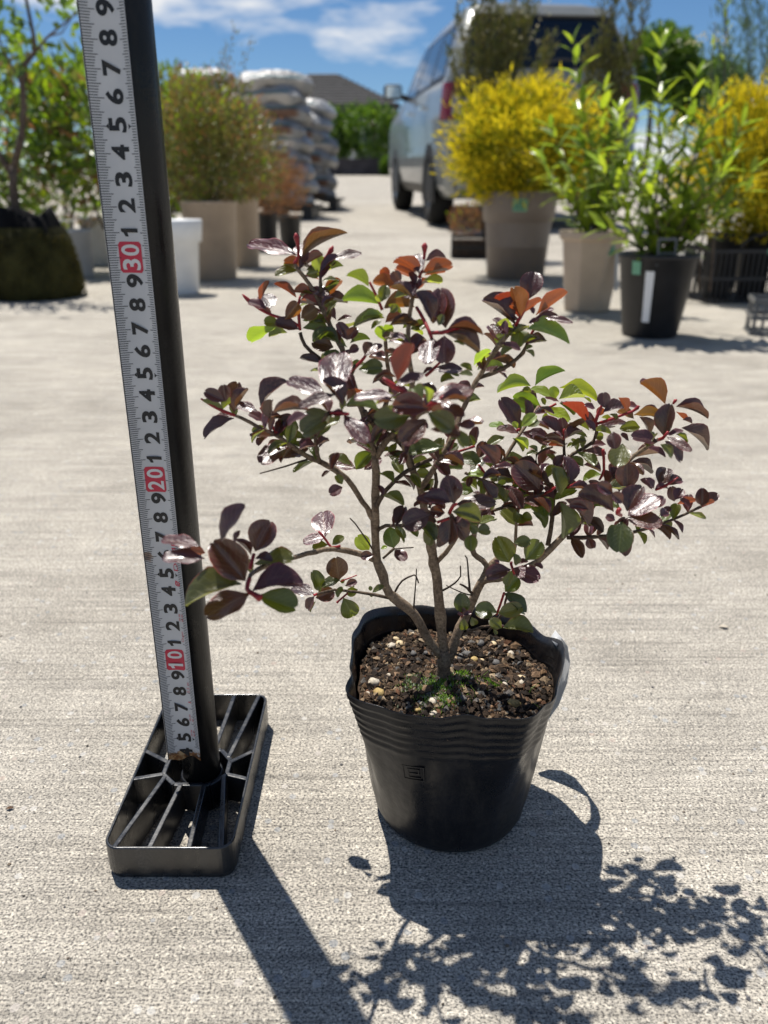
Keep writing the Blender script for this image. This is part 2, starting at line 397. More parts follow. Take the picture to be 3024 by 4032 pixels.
# base xyz, tip xyz (mm), upper-face normal (x100), width (mm), leaf kind
LEAVES = [
(-36.6,339.2,301.7,-58.2,352.5,306.1,-17,-54,82,7.7,4),(-34.0,339.9,300.7,-19.4,340.1,313.2,-55,-51,66,4.1,0),
(-34.5,340.9,300.4,-34.7,348.9,305.8,-17,-56,81,6.6,4),(-32.2,347.2,299.3,-27.5,347.4,302.4,-16,-94,30,3.7,0),
(-34.1,349.2,296.6,-42.8,347.9,298.3,0,80,60,5.5,1),(-37.1,349.6,297.2,-43.1,349.7,296.0,-8,91,41,4.3,2),
(-25.3,338.6,294.1,-28.2,338.4,300.9,-11,99,-1,6.0,3),(-25.4,338.9,294.4,-17.6,337.1,298.8,-22,71,67,5.3,3),
(-22.6,343.3,299.6,-9.9,344.9,302.2,-8,-62,78,5.0,4),(-31.4,335.0,298.4,-25.4,334.6,302.2,-41,58,70,2.9,1),
(-33.0,340.8,293.6,-27.5,339.9,294.9,18,98,-3,4.7,2),(-33.0,343.4,295.2,-27.8,344.0,295.6,0,-58,81,3.1,2),
(-26.4,345.2,290.5,-20.5,345.5,291.4,-11,-42,90,3.3,2),(-26.0,348.0,283.3,-18.3,346.2,289.9,-27,80,54,6.2,1),
(-26.4,349.7,281.2,-16.3,350.0,281.5,-1,-47,88,5.5,0),(-26.0,336.4,282.2,-20.6,337.1,282.1,-12,98,-13,3.7,2),
(-30.8,344.7,285.0,-38.5,343.2,286.5,-5,80,60,5.2,1),(-38.2,348.0,283.3,-46.7,347.1,289.8,39,69,61,5.5,1),
(-32.3,343.5,288.0,-23.8,339.1,285.7,1,-46,89,6.5,4),(-53.6,341.6,282.2,-47.9,340.0,290.1,-64,52,57,3.6,1),
(-49.7,345.2,278.8,-52.5,355.1,284.3,9,-47,88,7.9,4),(-50.1,338.6,279.7,-57.7,339.3,282.5,24,-54,81,5.4,0),
(-48.4,341.4,276.4,-52.8,341.2,279.0,26,82,51,2.9,1),(-42.0,334.9,275.8,-36.0,333.3,282.6,12,98,14,5.7,1),
(-35.5,338.0,276.0,-28.9,337.4,280.2,10,100,-2,6.5,1),(-39.2,347.9,275.2,-40.0,353.8,278.7,-7,-52,85,4.6,4),
(-46.1,348.1,272.5,-52.6,346.8,272.7,20,-86,47,4.9,2),(-46.9,340.6,271.7,-57.8,341.8,263.9,-42,61,68,9.0,3),
(-43.1,349.3,268.0,-51.0,349.6,267.6,0,80,60,4.6,2),(-36.3,337.7,271.2,-46.5,338.3,273.0,10,-66,74,6.6,0),
(-35.0,338.2,271.7,-23.6,338.2,270.1,12,-49,86,7.2,2),(-35.4,343.1,274.2,-24.9,340.6,274.3,-9,-38,92,6.1,2),
(-26.7,343.9,277.7,-32.1,343.0,277.8,12,-56,82,3.1,0),(-21.0,346.5,274.1,-27.0,348.2,279.1,43,-55,71,5.5,0),
(-20.3,340.4,274.3,-14.2,340.5,276.2,-26,-40,88,2.7,0),(-15.6,335.1,267.0,-19.4,335.5,274.4,45,-84,29,4.8,0),
(-15.2,334.8,267.4,-11.9,334.8,272.3,-24,-95,17,4.1,0),(-14.8,339.9,264.9,-6.8,339.8,268.2,-27,68,68,5.5,2),
(-22.3,344.3,262.4,-31.5,344.7,264.7,8,-88,47,7.0,0),(-16.2,340.3,263.2,-23.8,340.6,267.1,41,-41,81,4.9,2),
(16.3,319.5,300.6,24.3,320.4,301.8,-6,-56,83,4.6,0),(14.2,317.5,295.6,6.9,316.8,303.4,56,60,58,3.3,1),
(13.9,314.6,296.5,12.8,323.5,303.1,-17,-60,78,5.2,4),(12.8,320.7,296.0,4.8,320.6,301.5,45,61,65,4.0,1),
(12.8,327.7,293.6,4.9,325.7,297.6,0,90,43,6.1,1),(14.8,316.2,296.4,26.3,315.1,299.6,-8,81,58,6.9,1),(16.3,324.4,294.9,24.4,323.3,295.4,4,64,77,5.4,1),
(15.6,317.3,293.9,22.8,317.7,292.1,13,73,67,5.1,3),(2.3,327.8,293.5,-1.0,326.7,297.2,-19,98,11,3.9,1),
(5.7,325.1,289.1,-4.3,323.1,292.6,-2,89,46,6.3,1),(5.6,320.3,291.4,4.1,320.8,296.7,4,-99,11,4.6,0),(-1.0,316.5,285.5,0.8,316.9,291.5,-1,-100,7,4.6,2),
(-6.1,319.2,291.0,-13.6,316.9,297.0,36,63,69,6.6,2),(-1.8,327.3,283.1,-16.4,325.9,285.8,8,67,74,6.2,3),
(-0.7,315.6,285.6,-3.2,315.5,287.8,-10,99,-4,2.3,3),(15.1,322.0,294.5,8.7,313.8,287.9,-20,-51,84,5.4,4),
(13.9,324.8,289.2,16.4,324.7,293.8,-33,92,20,3.5,1),(12.5,326.6,282.0,0.5,324.2,282.7,-11,74,67,8.4,1),
(0.8,319.6,269.4,-0.3,314.0,276.6,-13,79,60,7.8,3),(-0.3,324.6,279.0,-9.4,325.4,278.5,2,68,73,2.7,3),
(0.1,327.5,277.5,-12.1,326.3,276.9,0,-45,90,3.5,2),(0.5,323.6,276.2,6.5,323.3,279.9,-25,85,47,4.0,1),
(2.3,314.4,276.5,13.7,317.0,278.3,-6,-37,93,4.0,0),(7.7,325.2,273.7,13.3,323.7,276.5,-13,74,66,4.3,3),
(10.8,317.6,274.5,17.1,318.5,277.0,-5,-88,48,4.2,2),(11.2,327.5,273.0,16.2,328.4,271.1,15,67,72,2.8,3),
(-5.3,326.9,273.1,-1.4,327.5,276.4,-53,-48,70,3.5,2),(2.3,315.4,281.4,5.5,315.6,283.5,-18,-91,38,3.0,2),
(7.2,321.4,280.2,1.9,321.0,283.5,35,68,64,3.9,2),(-7.8,315.5,264.2,-4.4,320.2,268.6,13,-72,68,7.0,0),
(-7.5,320.7,263.2,-0.3,321.9,266.0,-28,-38,88,4.1,0),(-15.0,327.7,263.4,-10.8,328.3,265.2,-8,-88,46,3.6,0),
(4.0,312.3,287.4,9.0,311.7,289.2,-6,89,44,3.1,2),(17.5,293.6,281.1,12.3,296.0,291.4,49,-76,43,6.8,0),
(18.9,305.1,278.6,21.6,306.8,289.8,-17,-97,18,7.4,0),(23.7,302.4,277.3,21.4,305.4,291.7,-6,-98,20,8.8,0),
(24.4,297.5,278.1,37.0,298.3,278.8,-3,-38,93,4.4,0),(23.8,302.5,275.2,36.5,299.8,269.4,30,-44,85,7.1,0),
(23.2,303.3,274.4,23.2,299.1,264.9,-10,-91,41,9.6,0),(18.7,304.6,273.4,16.3,291.6,266.7,-20,-42,88,7.5,4),
(10.5,304.7,270.9,-0.3,314.3,273.6,-23,-49,84,4.7,4),(11.0,308.7,269.9,3.7,310.3,271.2,9,-38,92,3.3,2),
(20.8,300.6,278.6,22.4,300.7,282.7,-25,-96,12,2.9,2),(26.9,304.2,272.1,31.1,303.3,270.8,18,-41,89,2.6,2),
(55.6,335.5,273.7,42.7,338.2,283.9,44,-55,71,9.6,0),(58.1,339.5,275.9,48.6,338.7,286.3,57,59,57,10.1,1),
(56.9,330.4,277.5,52.2,328.9,288.8,72,59,37,8.8,1),(61.1,337.3,283.8,62.9,339.0,294.7,-24,-95,19,10.0,0),
(58.8,332.2,278.7,53.0,331.7,283.0,17,92,35,4.2,1),(58.5,329.1,279.7,64.4,327.5,285.3,-30,79,54,4.6,1),
(63.9,332.9,278.0,76.4,331.1,285.8,-26,77,58,8.2,1),(62.3,329.3,278.8,60.8,329.8,281.8,40,-84,36,2.2,0),
(66.4,339.8,276.8,72.8,341.1,279.5,-30,-35,89,4.3,0),(66.5,328.2,277.6,76.5,321.4,276.9,-33,-55,77,3.0,4),
(61.2,330.8,274.7,73.2,333.4,275.1,4,-36,93,5.8,0),(59.8,326.4,275.6,64.1,327.3,277.4,-22,-57,79,2.5,4),
(59.1,324.9,273.3,75.9,327.7,271.5,-3,67,74,4.7,3),(53.4,325.2,273.8,46.3,323.5,276.5,13,63,76,3.1,3),
(57.1,336.8,271.4,50.4,336.7,269.7,-23,-36,91,3.8,0),(52.7,337.8,268.9,48.2,338.4,266.2,21,97,-13,4.3,3),
(57.4,332.8,271.5,56.1,329.8,265.1,-18,-88,45,6.7,2),(57.8,326.2,266.9,63.5,327.1,269.8,-40,-34,85,3.1,2),
(54.5,327.1,265.3,49.6,327.1,262.4,-44,-47,77,3.3,2),(60.0,329.6,263.9,62.7,330.3,265.8,-33,-64,70,2.0,2),
(59.6,327.7,264.0,63.5,327.3,262.1,31,-61,73,2.4,2),(38.0,326.6,258.1,44.2,324.9,264.8,-40,73,55,5.3,3),
(39.3,329.7,256.6,44.4,328.7,262.1,-43,74,52,3.2,3),(43.8,328.3,256.9,49.9,326.9,259.2,-9,73,67,1.9,3),
(40.6,334.8,254.3,45.1,336.0,257.1,-40,-42,82,3.3,2),(51.4,335.4,264.3,55.4,336.4,264.5,11,-58,81,2.5,2),
(51.1,335.3,275.1,57.0,336.3,276.4,-14,-36,92,2.7,0),(-65.8,314.2,245.5,-73.8,314.5,249.3,20,-85,49,5.1,0),
(-66.1,317.4,244.7,-66.8,317.7,251.8,22,-97,6,4.8,0),(-65.2,328.4,237.0,-62.3,330.6,249.7,-34,-91,24,7.9,0),
(-62.9,319.0,240.3,-57.6,320.2,249.5,-67,-58,46,5.6,0),(-67.7,318.3,241.3,-75.4,316.1,245.4,11,78,62,4.2,2),
(-69.1,323.0,239.7,-64.0,322.6,244.4,-51,61,61,4.3,2),(-63.7,320.0,236.9,-77.3,318.7,230.0,-38,-40,83,7.8,0),
(-54.1,321.9,239.6,-63.6,325.6,241.8,-2,-56,83,4.8,4),(-51.8,318.0,242.6,-43.1,318.4,254.2,-68,-52,52,9.0,0),
(-47.5,315.6,237.3,-46.9,315.0,246.1,-64,76,10,5.2,0),(-52.1,324.9,233.9,-58.0,325.8,237.7,41,-50,76,4.8,0),
(-52.4,327.0,233.1,-45.0,328.8,235.3,-19,-34,92,3.6,0),(-50.3,332.3,227.2,-58.4,332.0,226.8,1,-83,55,5.5,2),
(-41.8,318.6,225.9,-51.7,308.7,221.4,-1,-41,91,9.6,4),(-47.0,329.5,228.4,-40.7,329.8,235.4,-46,-76,45,6.0,0),
(-42.9,330.8,223.8,-43.5,333.0,234.1,49,-85,20,7.3,2),(-40.9,332.6,219.4,-40.9,330.9,215.6,5,-91,42,3.9,2),
(-29.5,321.8,223.6,-36.6,321.9,225.7,22,-58,78,4.2,0),(-28.2,319.9,223.8,-24.0,321.1,227.6,-54,-41,73,3.2,0),
(-35.8,328.2,221.7,-40.3,329.0,223.1,17,-53,83,3.0,2),(-34.6,330.0,224.9,-42.5,331.5,224.9,-7,-36,93,5.1,2),
(-26.7,327.5,226.9,-32.0,327.4,224.8,-33,-40,86,3.8,2),(-18.5,323.7,204.3,-24.2,322.4,201.7,-7,-82,57,5.5,0),
(-18.6,325.5,204.9,-21.4,326.4,208.9,39,-80,46,3.6,2),(-18.9,284.4,255.8,-18.5,307.1,267.7,-3,-46,89,12.2,4),
(-22.0,288.6,254.1,-37.6,302.2,258.1,-15,-43,89,7.3,4),(-17.8,283.2,256.2,-31.5,282.0,252.3,-19,-52,83,5.4,4),
(-28.5,289.3,248.2,-42.1,291.7,250.1,8,-31,95,3.2,0),(-15.7,286.8,250.7,-22.5,288.2,260.5,70,-45,55,7.6,0),
(-19.7,292.9,246.2,-32.4,292.2,239.3,-28,-74,61,10.3,2),(-27.9,278.9,249.6,-35.8,278.0,246.7,-28,-38,88,4.9,0),
(-15.2,285.9,247.3,-6.3,274.9,240.5,1,-52,85,6.7,4),(-14.9,287.8,250.4,-3.0,287.4,251.9,-6,75,65,3.8,3),
(-16.3,293.8,247.0,-17.2,294.0,253.2,81,-57,14,3.9,2),(-14.4,292.6,251.0,-9.1,291.3,256.7,-46,67,58,3.2,1),
(-17.0,293.0,245.8,-18.8,292.6,243.3,-20,-94,29,2.2,2),(4.7,271.0,263.4,10.3,269.4,276.1,-47,82,31,8.4,1),
(3.6,265.4,263.5,13.6,269.3,267.0,-6,-57,82,4.3,4),(4.8,275.4,257.4,-10.6,276.5,257.1,-5,-44,90,5.5,4),
(4.8,277.8,256.1,-2.6,278.3,255.6,1,75,66,2.4,3),(3.4,269.7,256.8,-2.2,271.1,256.8,-8,-31,95,2.4,0),
(16.2,270.4,253.9,3.4,271.3,254.7,-3,-85,53,7.9,0),(13.9,276.8,254.6,10.0,283.6,259.2,-37,-65,66,9.1,2),
(15.3,267.5,257.0,14.2,267.1,262.7,75,63,19,3.7,3),(16.3,266.5,257.6,30.8,271.9,261.6,-9,-42,90,8.6,4),
(20.3,273.5,255.8,27.6,264.8,253.1,-18,-43,88,4.7,4),(19.6,264.2,258.5,28.4,265.8,259.1,0,-34,94,4.1,0),
(9.8,274.0,250.6,-3.2,273.0,249.5,5,-96,27,8.3,2),(15.3,265.7,253.8,24.5,264.4,248.5,13,-89,43,7.1,2),
(15.6,275.6,248.4,6.2,272.5,240.9,-13,-85,51,8.1,0),(16.6,268.7,246.9,26.5,267.2,243.6,25,-35,90,6.5,0),
(26.2,266.4,249.6,31.8,264.2,249.6,-20,-51,84,4.1,4),(25.7,278.4,244.5,29.6,276.4,237.6,50,-72,49,5.1,2),
(25.5,314.7,225.9,11.5,314.4,221.9,-22,-51,83,8.8,2),(20.1,310.9,259.6,31.1,309.7,260.2,-10,-45,89,6.1,4),
(15.9,313.9,257.1,19.6,314.4,259.6,-49,-37,79,2.7,0),(22.5,312.6,258.5,30.4,312.5,256.6,20,-41,89,3.4,2),
(-10.2,309.1,260.0,-0.6,307.9,260.2,-12,-79,60,6.3,2),(7.8,309.6,266.1,3.8,309.3,264.3,-14,-88,46,3.0,0),
(29.1,314.7,255.0,23.4,313.4,254.2,-5,-35,93,4.1,2),(29.9,307.7,258.4,35.4,307.6,258.4,-1,-44,90,3.7,2),
(36.2,314.8,258.0,31.6,315.5,260.9,24,-76,60,3.0,2),(4.8,322.3,254.1,-4.1,320.5,254.1,8,-37,93,2.5,0),
(-14.7,339.2,208.9,-24.8,339.5,213.7,40,-29,87,6.2,2),(-13.3,346.4,205.0,-22.9,348.7,206.1,0,-41,91,6.7,0),
(-13.3,347.8,204.1,-6.3,349.1,211.9,-27,-88,38,6.8,2),(-9.4,348.1,203.9,-1.6,348.7,209.3,-42,-61,67,6.8,0),
(9.0,339.3,212.4,2.7,339.5,214.6,24,-60,76,4.0,2),(8.8,345.9,208.9,4.9,345.8,208.0,-10,-82,57,3.1,2),
(10.0,343.9,210.4,14.7,344.3,211.2,-12,-32,94,2.8,0),(22.0,335.4,210.2,12.3,334.7,210.4,7,-64,76,6.1,2),
(25.7,345.9,204.6,37.2,348.5,206.6,-4,-49,87,7.5,2),(72.1,375.6,237.7,55.3,371.7,240.0,-7,72,69,5.5,3),
(74.5,376.5,237.9,85.3,376.4,247.4,-40,79,47,4.8,3),(88.0,382.6,235.3,106.5,384.5,232.2,5,72,70,7.7,3),
(85.2,383.5,230.4,74.6,386.1,233.7,15,-47,87,6.7,3),(85.6,378.4,230.9,83.5,379.4,236.5,-6,-99,15,5.2,3),
(86.7,376.2,231.1,99.3,378.7,232.4,-3,-34,94,8.7,3),(78.5,377.2,226.5,64.7,380.8,230.3,-18,-95,24,9.5,3),
(72.8,376.0,234.6,68.4,375.7,236.6,12,91,39,3.2,2),(80.6,378.4,227.4,78.6,379.4,230.7,18,-91,37,2.5,2),
(80.3,377.9,224.8,93.0,376.4,220.1,27,-42,86,9.1,3),(80.9,376.8,224.3,80.8,376.3,219.7,-21,-97,10,3.2,3),
(86.7,375.7,229.3,94.8,375.6,223.8,49,-46,74,3.5,2),(89.4,387.7,227.0,82.6,389.2,227.8,1,-41,91,4.7,0),
(101.7,387.7,229.4,105.3,388.1,226.1,53,57,63,2.1,2),(64.3,356.0,222.8,55.2,358.9,235.4,33,-84,43,8.8,0),
(62.0,347.1,224.9,59.7,347.5,227.4,14,-96,24,2.6,3),(62.6,341.1,227.1,68.6,341.6,232.6,-38,-79,49,5.0,3),
(65.8,343.0,226.5,70.7,344.3,229.0,-8,-80,59,4.7,2),(58.6,354.4,222.1,50.1,356.2,223.5,8,-33,94,5.3,3),
(63.3,349.3,221.4,53.1,350.3,223.3,15,-33,93,5.9,0),(56.3,347.9,220.3,48.4,345.9,216.8,-20,-59,78,4.9,2),
(61.2,355.2,217.3,67.2,353.7,212.1,46,-56,69,4.5,2),(60.2,343.2,221.0,66.2,341.5,216.7,43,-45,79,3.9,3),
(65.6,356.0,219.7,77.5,354.9,213.6,35,-52,78,8.0,0),(77.3,352.1,218.3,69.2,352.7,221.5,31,-43,85,5.9,0),
(83.5,346.5,220.7,72.0,346.5,227.3,43,-50,75,9.0,0),(84.9,352.2,219.0,83.5,354.3,227.4,-17,-96,21,4.9,0),
(83.8,349.5,220.6,92.4,346.7,228.0,-21,81,55,4.6,1),(85.3,349.3,215.0,76.1,350.0,219.3,37,-39,84,5.2,0),
(87.5,358.1,211.9,79.5,357.7,213.5,10,76,64,3.4,1),(95.5,352.4,225.7,83.0,349.3,237.4,48,58,66,9.2,1),
(96.8,351.0,223.1,94.4,351.6,231.0,55,-80,24,5.0,0),(97.0,353.9,221.5,89.6,353.8,226.8,44,63,64,5.3,2),
(96.7,354.2,218.0,89.8,353.8,220.8,22,71,67,3.3,2),(86.8,343.7,216.8,93.5,344.7,219.8,-37,-23,90,4.5,2),
(88.1,357.4,212.1,91.8,358.4,213.7,-18,-57,80,2.5,2),(72.1,345.3,213.3,66.7,344.7,212.7,-6,-26,96,3.3,2),
(72.2,347.5,212.9,68.8,347.9,215.8,45,-64,63,2.9,2),(75.3,355.5,211.1,77.8,356.2,213.2,-43,-54,72,2.2,2),
(78.4,357.4,208.6,82.3,357.1,205.2,51,-57,65,3.4,2),(88.4,355.8,209.1,92.1,355.3,198.7,62,-74,26,6.5,0),
(84.2,346.4,212.2,80.4,344.9,207.0,-30,-84,46,4.5,0),(92.0,350.2,211.3,103.7,347.1,210.0,2,-31,95,5.9,0),
(107.1,359.1,197.4,98.2,357.7,196.3,-8,-22,97,6.2,3),(95.8,352.7,204.7,103.7,351.0,202.6,16,-38,91,5.8,0),
(94.0,345.9,206.3,88.7,346.4,210.7,31,-83,47,4.0,2),(47.7,358.8,211.6,56.7,357.2,205.2,47,-43,77,8.0,0),
(63.9,359.1,201.7,59.7,359.8,205.8,34,-81,48,3.5,0),(66.0,360.4,201.3,65.7,362.0,204.7,-15,-91,39,3.5,0),
(129.9,350.5,235.2,117.7,349.7,246.1,55,52,65,7.0,1),(132.4,343.1,235.8,147.5,342.4,234.5,6,-34,94,5.3,0),
(140.4,353.6,222.9,155.6,352.7,215.4,37,-46,81,9.3,0),(136.2,352.2,231.2,141.4,352.5,225.9,61,49,62,3.9,1),
(137.1,345.5,229.1,141.4,344.6,227.9,12,-55,83,2.9,0),(113.8,343.4,231.9,125.8,342.1,232.6,4,77,64,6.9,1),
(117.0,352.4,227.7,109.1,352.2,232.1,27,82,51,5.2,1),(119.7,353.1,228.4,126.3,352.1,221.1,50,-67,55,5.9,0),
(133.1,358.4,221.5,128.8,358.8,225.4,9,-97,21,4.1,0),(101.2,347.6,234.2,100.9,350.7,240.5,-28,-87,40,6.6,0),
(100.9,347.3,232.1,110.4,347.8,235.9,-32,-38,87,6.8,0),(104.7,340.0,240.8,109.5,341.4,235.0,61,49,62,3.7,1),
(118.9,354.0,233.0,113.0,354.6,233.7,7,-41,91,4.2,0),(96.0,343.7,234.8,91.2,343.7,236.5,27,-59,76,3.3,0),
(100.8,356.4,227.9,102.9,356.3,231.9,32,93,-15,3.6,1),(118.0,347.1,233.5,126.6,346.0,233.3,-3,-33,95,2.3,0),
(100.8,351.5,223.5,114.0,354.4,225.3,-8,-25,96,6.3,0),(121.7,355.9,222.6,112.8,353.9,222.8,19,-80,57,5.4,2),
(122.8,361.4,205.7,135.6,364.4,208.0,-12,-22,97,5.7,0),(121.3,361.6,203.3,132.0,360.5,198.4,34,-40,85,5.7,0),
(100.3,357.2,217.7,104.9,356.6,217.9,-15,-95,28,4.1,2),(96.7,347.0,223.4,105.0,347.8,223.2,-6,78,63,3.9,2),
(107.2,358.2,213.3,100.4,357.9,213.4,3,-39,92,4.0,0),(106.2,350.6,227.3,101.5,350.2,229.6,19,82,54,3.0,2),
(107.3,346.2,228.9,103.8,345.4,232.2,45,63,63,3.4,2),(113.7,345.2,219.1,109.4,345.9,221.6,30,-62,72,3.4,0),
(126.0,335.4,224.3,126.2,335.9,238.5,-78,-63,3,9.3,0),(122.4,332.7,222.5,110.9,333.6,224.8,12,-57,82,7.3,0),
(124.8,328.9,225.8,132.1,319.0,223.0,-36,-49,79,4.1,4),(125.9,331.9,225.3,133.2,332.9,227.6,-26,-21,94,3.7,0),
(126.5,335.0,222.2,134.8,333.7,213.1,50,-66,56,7.2,0),(120.8,324.6,223.8,127.1,324.4,218.4,43,-73,54,5.2,2),
(128.6,328.9,227.1,134.4,328.1,224.8,28,-43,86,2.2,2),(99.1,322.8,230.1,99.2,319.2,223.8,-29,-83,48,7.0,0),
(106.3,331.0,222.2,102.9,324.0,213.4,-23,-72,66,11.5,2),(112.0,333.9,198.8,111.4,336.8,210.7,-30,-93,21,10.1,0),
(111.6,344.0,194.0,108.7,346.1,205.3,44,-86,27,8.1,0),(130.0,343.1,197.6,134.2,348.1,204.6,-18,-74,65,9.0,0),
(132.9,341.9,198.5,139.7,342.2,201.6,-32,-57,76,5.1,0),(122.2,328.7,201.6,118.9,329.2,206.3,56,-69,47,3.9,0),
(126.4,342.1,196.2,121.6,342.5,201.1,48,-70,53,4.7,0),(125.3,335.8,198.5,131.6,337.2,199.8,-16,-19,97,3.8,0),
(135.7,337.1,192.1,133.6,337.7,199.2,-18,-98,3,4.9,0),(133.7,331.4,195.2,137.0,334.3,199.5,-24,-70,67,5.7,0),
(139.8,343.7,188.1,148.1,343.3,190.1,-8,87,49,4.8,1),(146.4,331.4,192.1,145.9,332.4,200.2,-35,-93,10,5.7,0),
(152.0,343.4,187.7,158.9,344.6,192.9,-45,-52,73,5.6,0),(146.7,331.2,192.1,151.4,329.7,194.5,3,88,47,3.6,1),
(143.0,336.0,189.3,138.9,337.2,193.4,46,-64,62,3.5,0),(99.1,309.7,198.1,84.4,311.2,205.8,35,-55,76,11.3,0),
(86.4,303.2,201.8,78.7,304.7,202.9,-4,-71,70,4.4,0),(103.2,304.5,200.4,107.5,306.4,211.3,-67,-64,38,8.5,0),
(106.2,311.3,195.5,118.7,314.8,203.6,-41,-43,81,10.4,4),(105.4,310.7,194.4,118.7,305.3,195.0,-23,-46,86,8.8,4),
(101.5,304.7,195.7,99.1,296.3,185.8,-25,-71,66,13.5,2),(99.7,300.0,206.0,94.5,300.6,209.9,15,-93,34,4.4,0),
(96.0,303.0,208.9,89.0,304.2,212.6,9,-89,45,5.2,0),(100.7,311.0,193.4,97.1,312.8,194.9,-17,-80,58,4.2,0),
(117.9,315.2,198.2,122.3,315.5,202.4,-40,-77,49,5.0,0),(120.0,310.9,195.6,123.8,314.3,196.8,28,-58,77,4.6,0),
(82.7,330.2,195.8,96.5,329.2,185.3,45,-60,66,9.6,0),(81.4,333.1,193.3,84.3,331.7,176.7,62,-77,17,11.1,2),
(74.5,338.5,193.9,74.1,329.3,188.4,-19,-50,85,11.6,2),(78.2,336.9,199.6,65.5,337.0,205.9,41,-35,84,7.0,0),
(80.0,327.1,199.2,76.9,327.3,211.9,63,-76,17,8.9,2),(84.8,331.0,202.7,83.1,334.0,214.9,44,-86,27,7.3,0),
(69.4,334.9,187.5,76.6,333.7,181.0,50,-57,65,6.4,2),(83.0,325.3,203.5,92.3,324.6,203.7,-5,-25,97,3.7,0),
(132.1,339.8,183.6,136.3,340.9,186.9,-53,-31,79,3.7,0),(133.3,339.7,180.8,136.9,338.9,178.3,16,-85,50,2.8,2),
(29.7,304.2,204.1,26.7,304.9,215.4,5,-100,7,8.9,0),(27.5,297.6,207.1,17.2,298.5,210.0,16,-63,76,7.2,0),
(31.1,310.6,201.1,47.3,308.3,203.3,-18,-43,89,8.3,4),(21.9,309.7,201.5,13.9,310.7,202.8,7,-50,86,4.9,0),
(23.2,313.5,191.9,12.8,315.5,193.5,-12,-91,40,9.2,0),(19.3,297.9,201.7,8.2,297.1,197.4,-17,-79,59,9.9,0),
(26.6,312.6,196.4,20.3,313.9,196.8,-15,-91,38,5.0,0),(28.9,302.7,200.9,40.6,302.0,197.9,15,-65,74,8.5,2),
(28.7,308.8,196.7,28.2,306.9,185.0,-35,-92,17,8.5,0),(29.4,311.2,195.3,36.4,309.1,185.7,48,-71,51,8.4,0),
(22.6,309.8,192.4,19.1,308.4,183.0,-59,-74,33,6.1,2),(22.9,308.2,192.7,25.1,308.0,181.8,63,-76,15,7.8,0),
(36.7,299.3,191.9,36.5,295.2,186.5,-11,-79,61,6.9,2),(39.6,304.1,191.4,45.7,306.0,191.5,21,-72,66,5.3,2),
(36.0,298.9,196.7,38.7,297.3,193.6,2,-88,47,4.0,2),(22.1,342.3,203.8,15.2,341.0,204.2,18,-79,58,4.9,2),
(23.2,337.4,203.2,17.6,335.9,198.8,-18,-85,50,5.0,2),(44.0,330.9,213.5,34.6,333.0,215.0,-4,-68,73,6.8,2),
(41.8,329.8,221.6,51.6,329.1,214.1,38,-74,56,7.0,0),(45.6,343.3,209.8,50.8,344.4,211.2,-15,-45,88,3.6,0),
(43.8,339.5,212.4,46.0,340.1,220.5,-28,-95,15,4.8,0),(41.5,340.2,218.3,42.0,340.6,226.9,-72,-69,8,5.2,0),
(39.6,328.4,222.0,37.8,328.7,226.6,7,-99,9,3.0,2),(39.9,333.8,220.8,37.0,334.4,221.5,-10,-95,29,2.6,2),
(34.5,336.7,216.8,27.7,335.2,216.0,4,-65,76,4.6,2),(29.3,335.1,217.7,33.4,335.7,220.2,-20,-83,51,3.9,2),
(54.8,341.2,209.6,46.1,340.0,209.9,10,-41,90,5.1,0),(49.3,332.0,210.1,57.1,330.3,210.6,-12,-26,96,3.8,0),
(46.9,334.5,205.6,38.8,336.1,205.9,-1,-27,96,5.4,3),(45.0,340.4,197.6,45.4,341.9,201.2,-12,-91,39,3.6,2),
(48.7,334.6,203.8,52.1,335.1,204.5,3,-92,38,2.6,2),(41.7,337.1,197.0,34.1,339.0,198.1,-11,-80,59,5.8,2),
(44.2,344.0,195.3,37.2,345.0,200.0,48,-38,80,4.8,2),(46.8,334.3,198.1,51.6,335.2,198.6,0,-52,85,3.3,3),
(53.2,343.9,190.2,48.6,343.3,184.8,-35,-85,40,5.0,2),(60.7,345.8,200.2,52.4,346.0,202.4,23,-38,89,6.1,0),
(72.1,336.1,198.3,60.5,337.1,210.1,18,-95,27,11.9,0),(74.6,338.4,199.7,66.1,340.6,204.4,29,-55,79,5.9,0),
(69.2,341.0,197.8,60.1,339.3,200.7,6,78,62,5.5,1),(62.2,342.8,197.1,56.8,342.1,190.9,-42,-79,45,5.0,2),
(67.8,346.4,193.9,60.4,344.9,189.3,-34,-59,74,6.0,2),(68.5,340.4,193.9,63.7,339.3,191.5,-14,-78,62,4.5,3),
(52.6,339.7,199.2,56.9,340.7,200.7,-10,-65,76,2.8,3),(65.7,340.3,184.1,60.9,334.0,182.5,39,-50,77,7.7,2),
(64.9,338.1,184.1,68.9,333.9,184.4,-58,-51,64,5.9,2),(65.0,340.1,187.0,69.9,340.7,187.7,-3,-61,79,2.8,3),
(-65.8,251.8,208.3,-80.8,258.0,209.1,-7,-28,96,5.6,4),(-64.2,250.6,204.2,-78.7,250.1,205.5,10,-33,94,6.7,4),
(-58.9,255.7,208.7,-50.9,256.4,222.2,-72,-52,45,10.3,0),(-53.5,252.0,209.7,-51.5,252.5,214.1,-61,-71,35,2.7,0),
(-66.5,261.5,201.2,-71.6,260.6,202.8,-20,98,-5,3.5,1),(-52.1,259.4,190.7,-63.1,261.6,205.3,35,-85,39,11.8,0),
(-52.9,255.9,191.1,-73.4,251.8,188.6,-7,-22,97,14.9,2),(-50.6,258.7,185.7,-65.5,250.4,181.7,-8,-31,95,11.9,4),
(-50.4,263.6,184.2,-32.6,267.2,188.3,-17,-23,96,12.4,0),(-47.8,260.4,183.9,-33.8,258.0,178.9,20,-53,83,9.4,2),
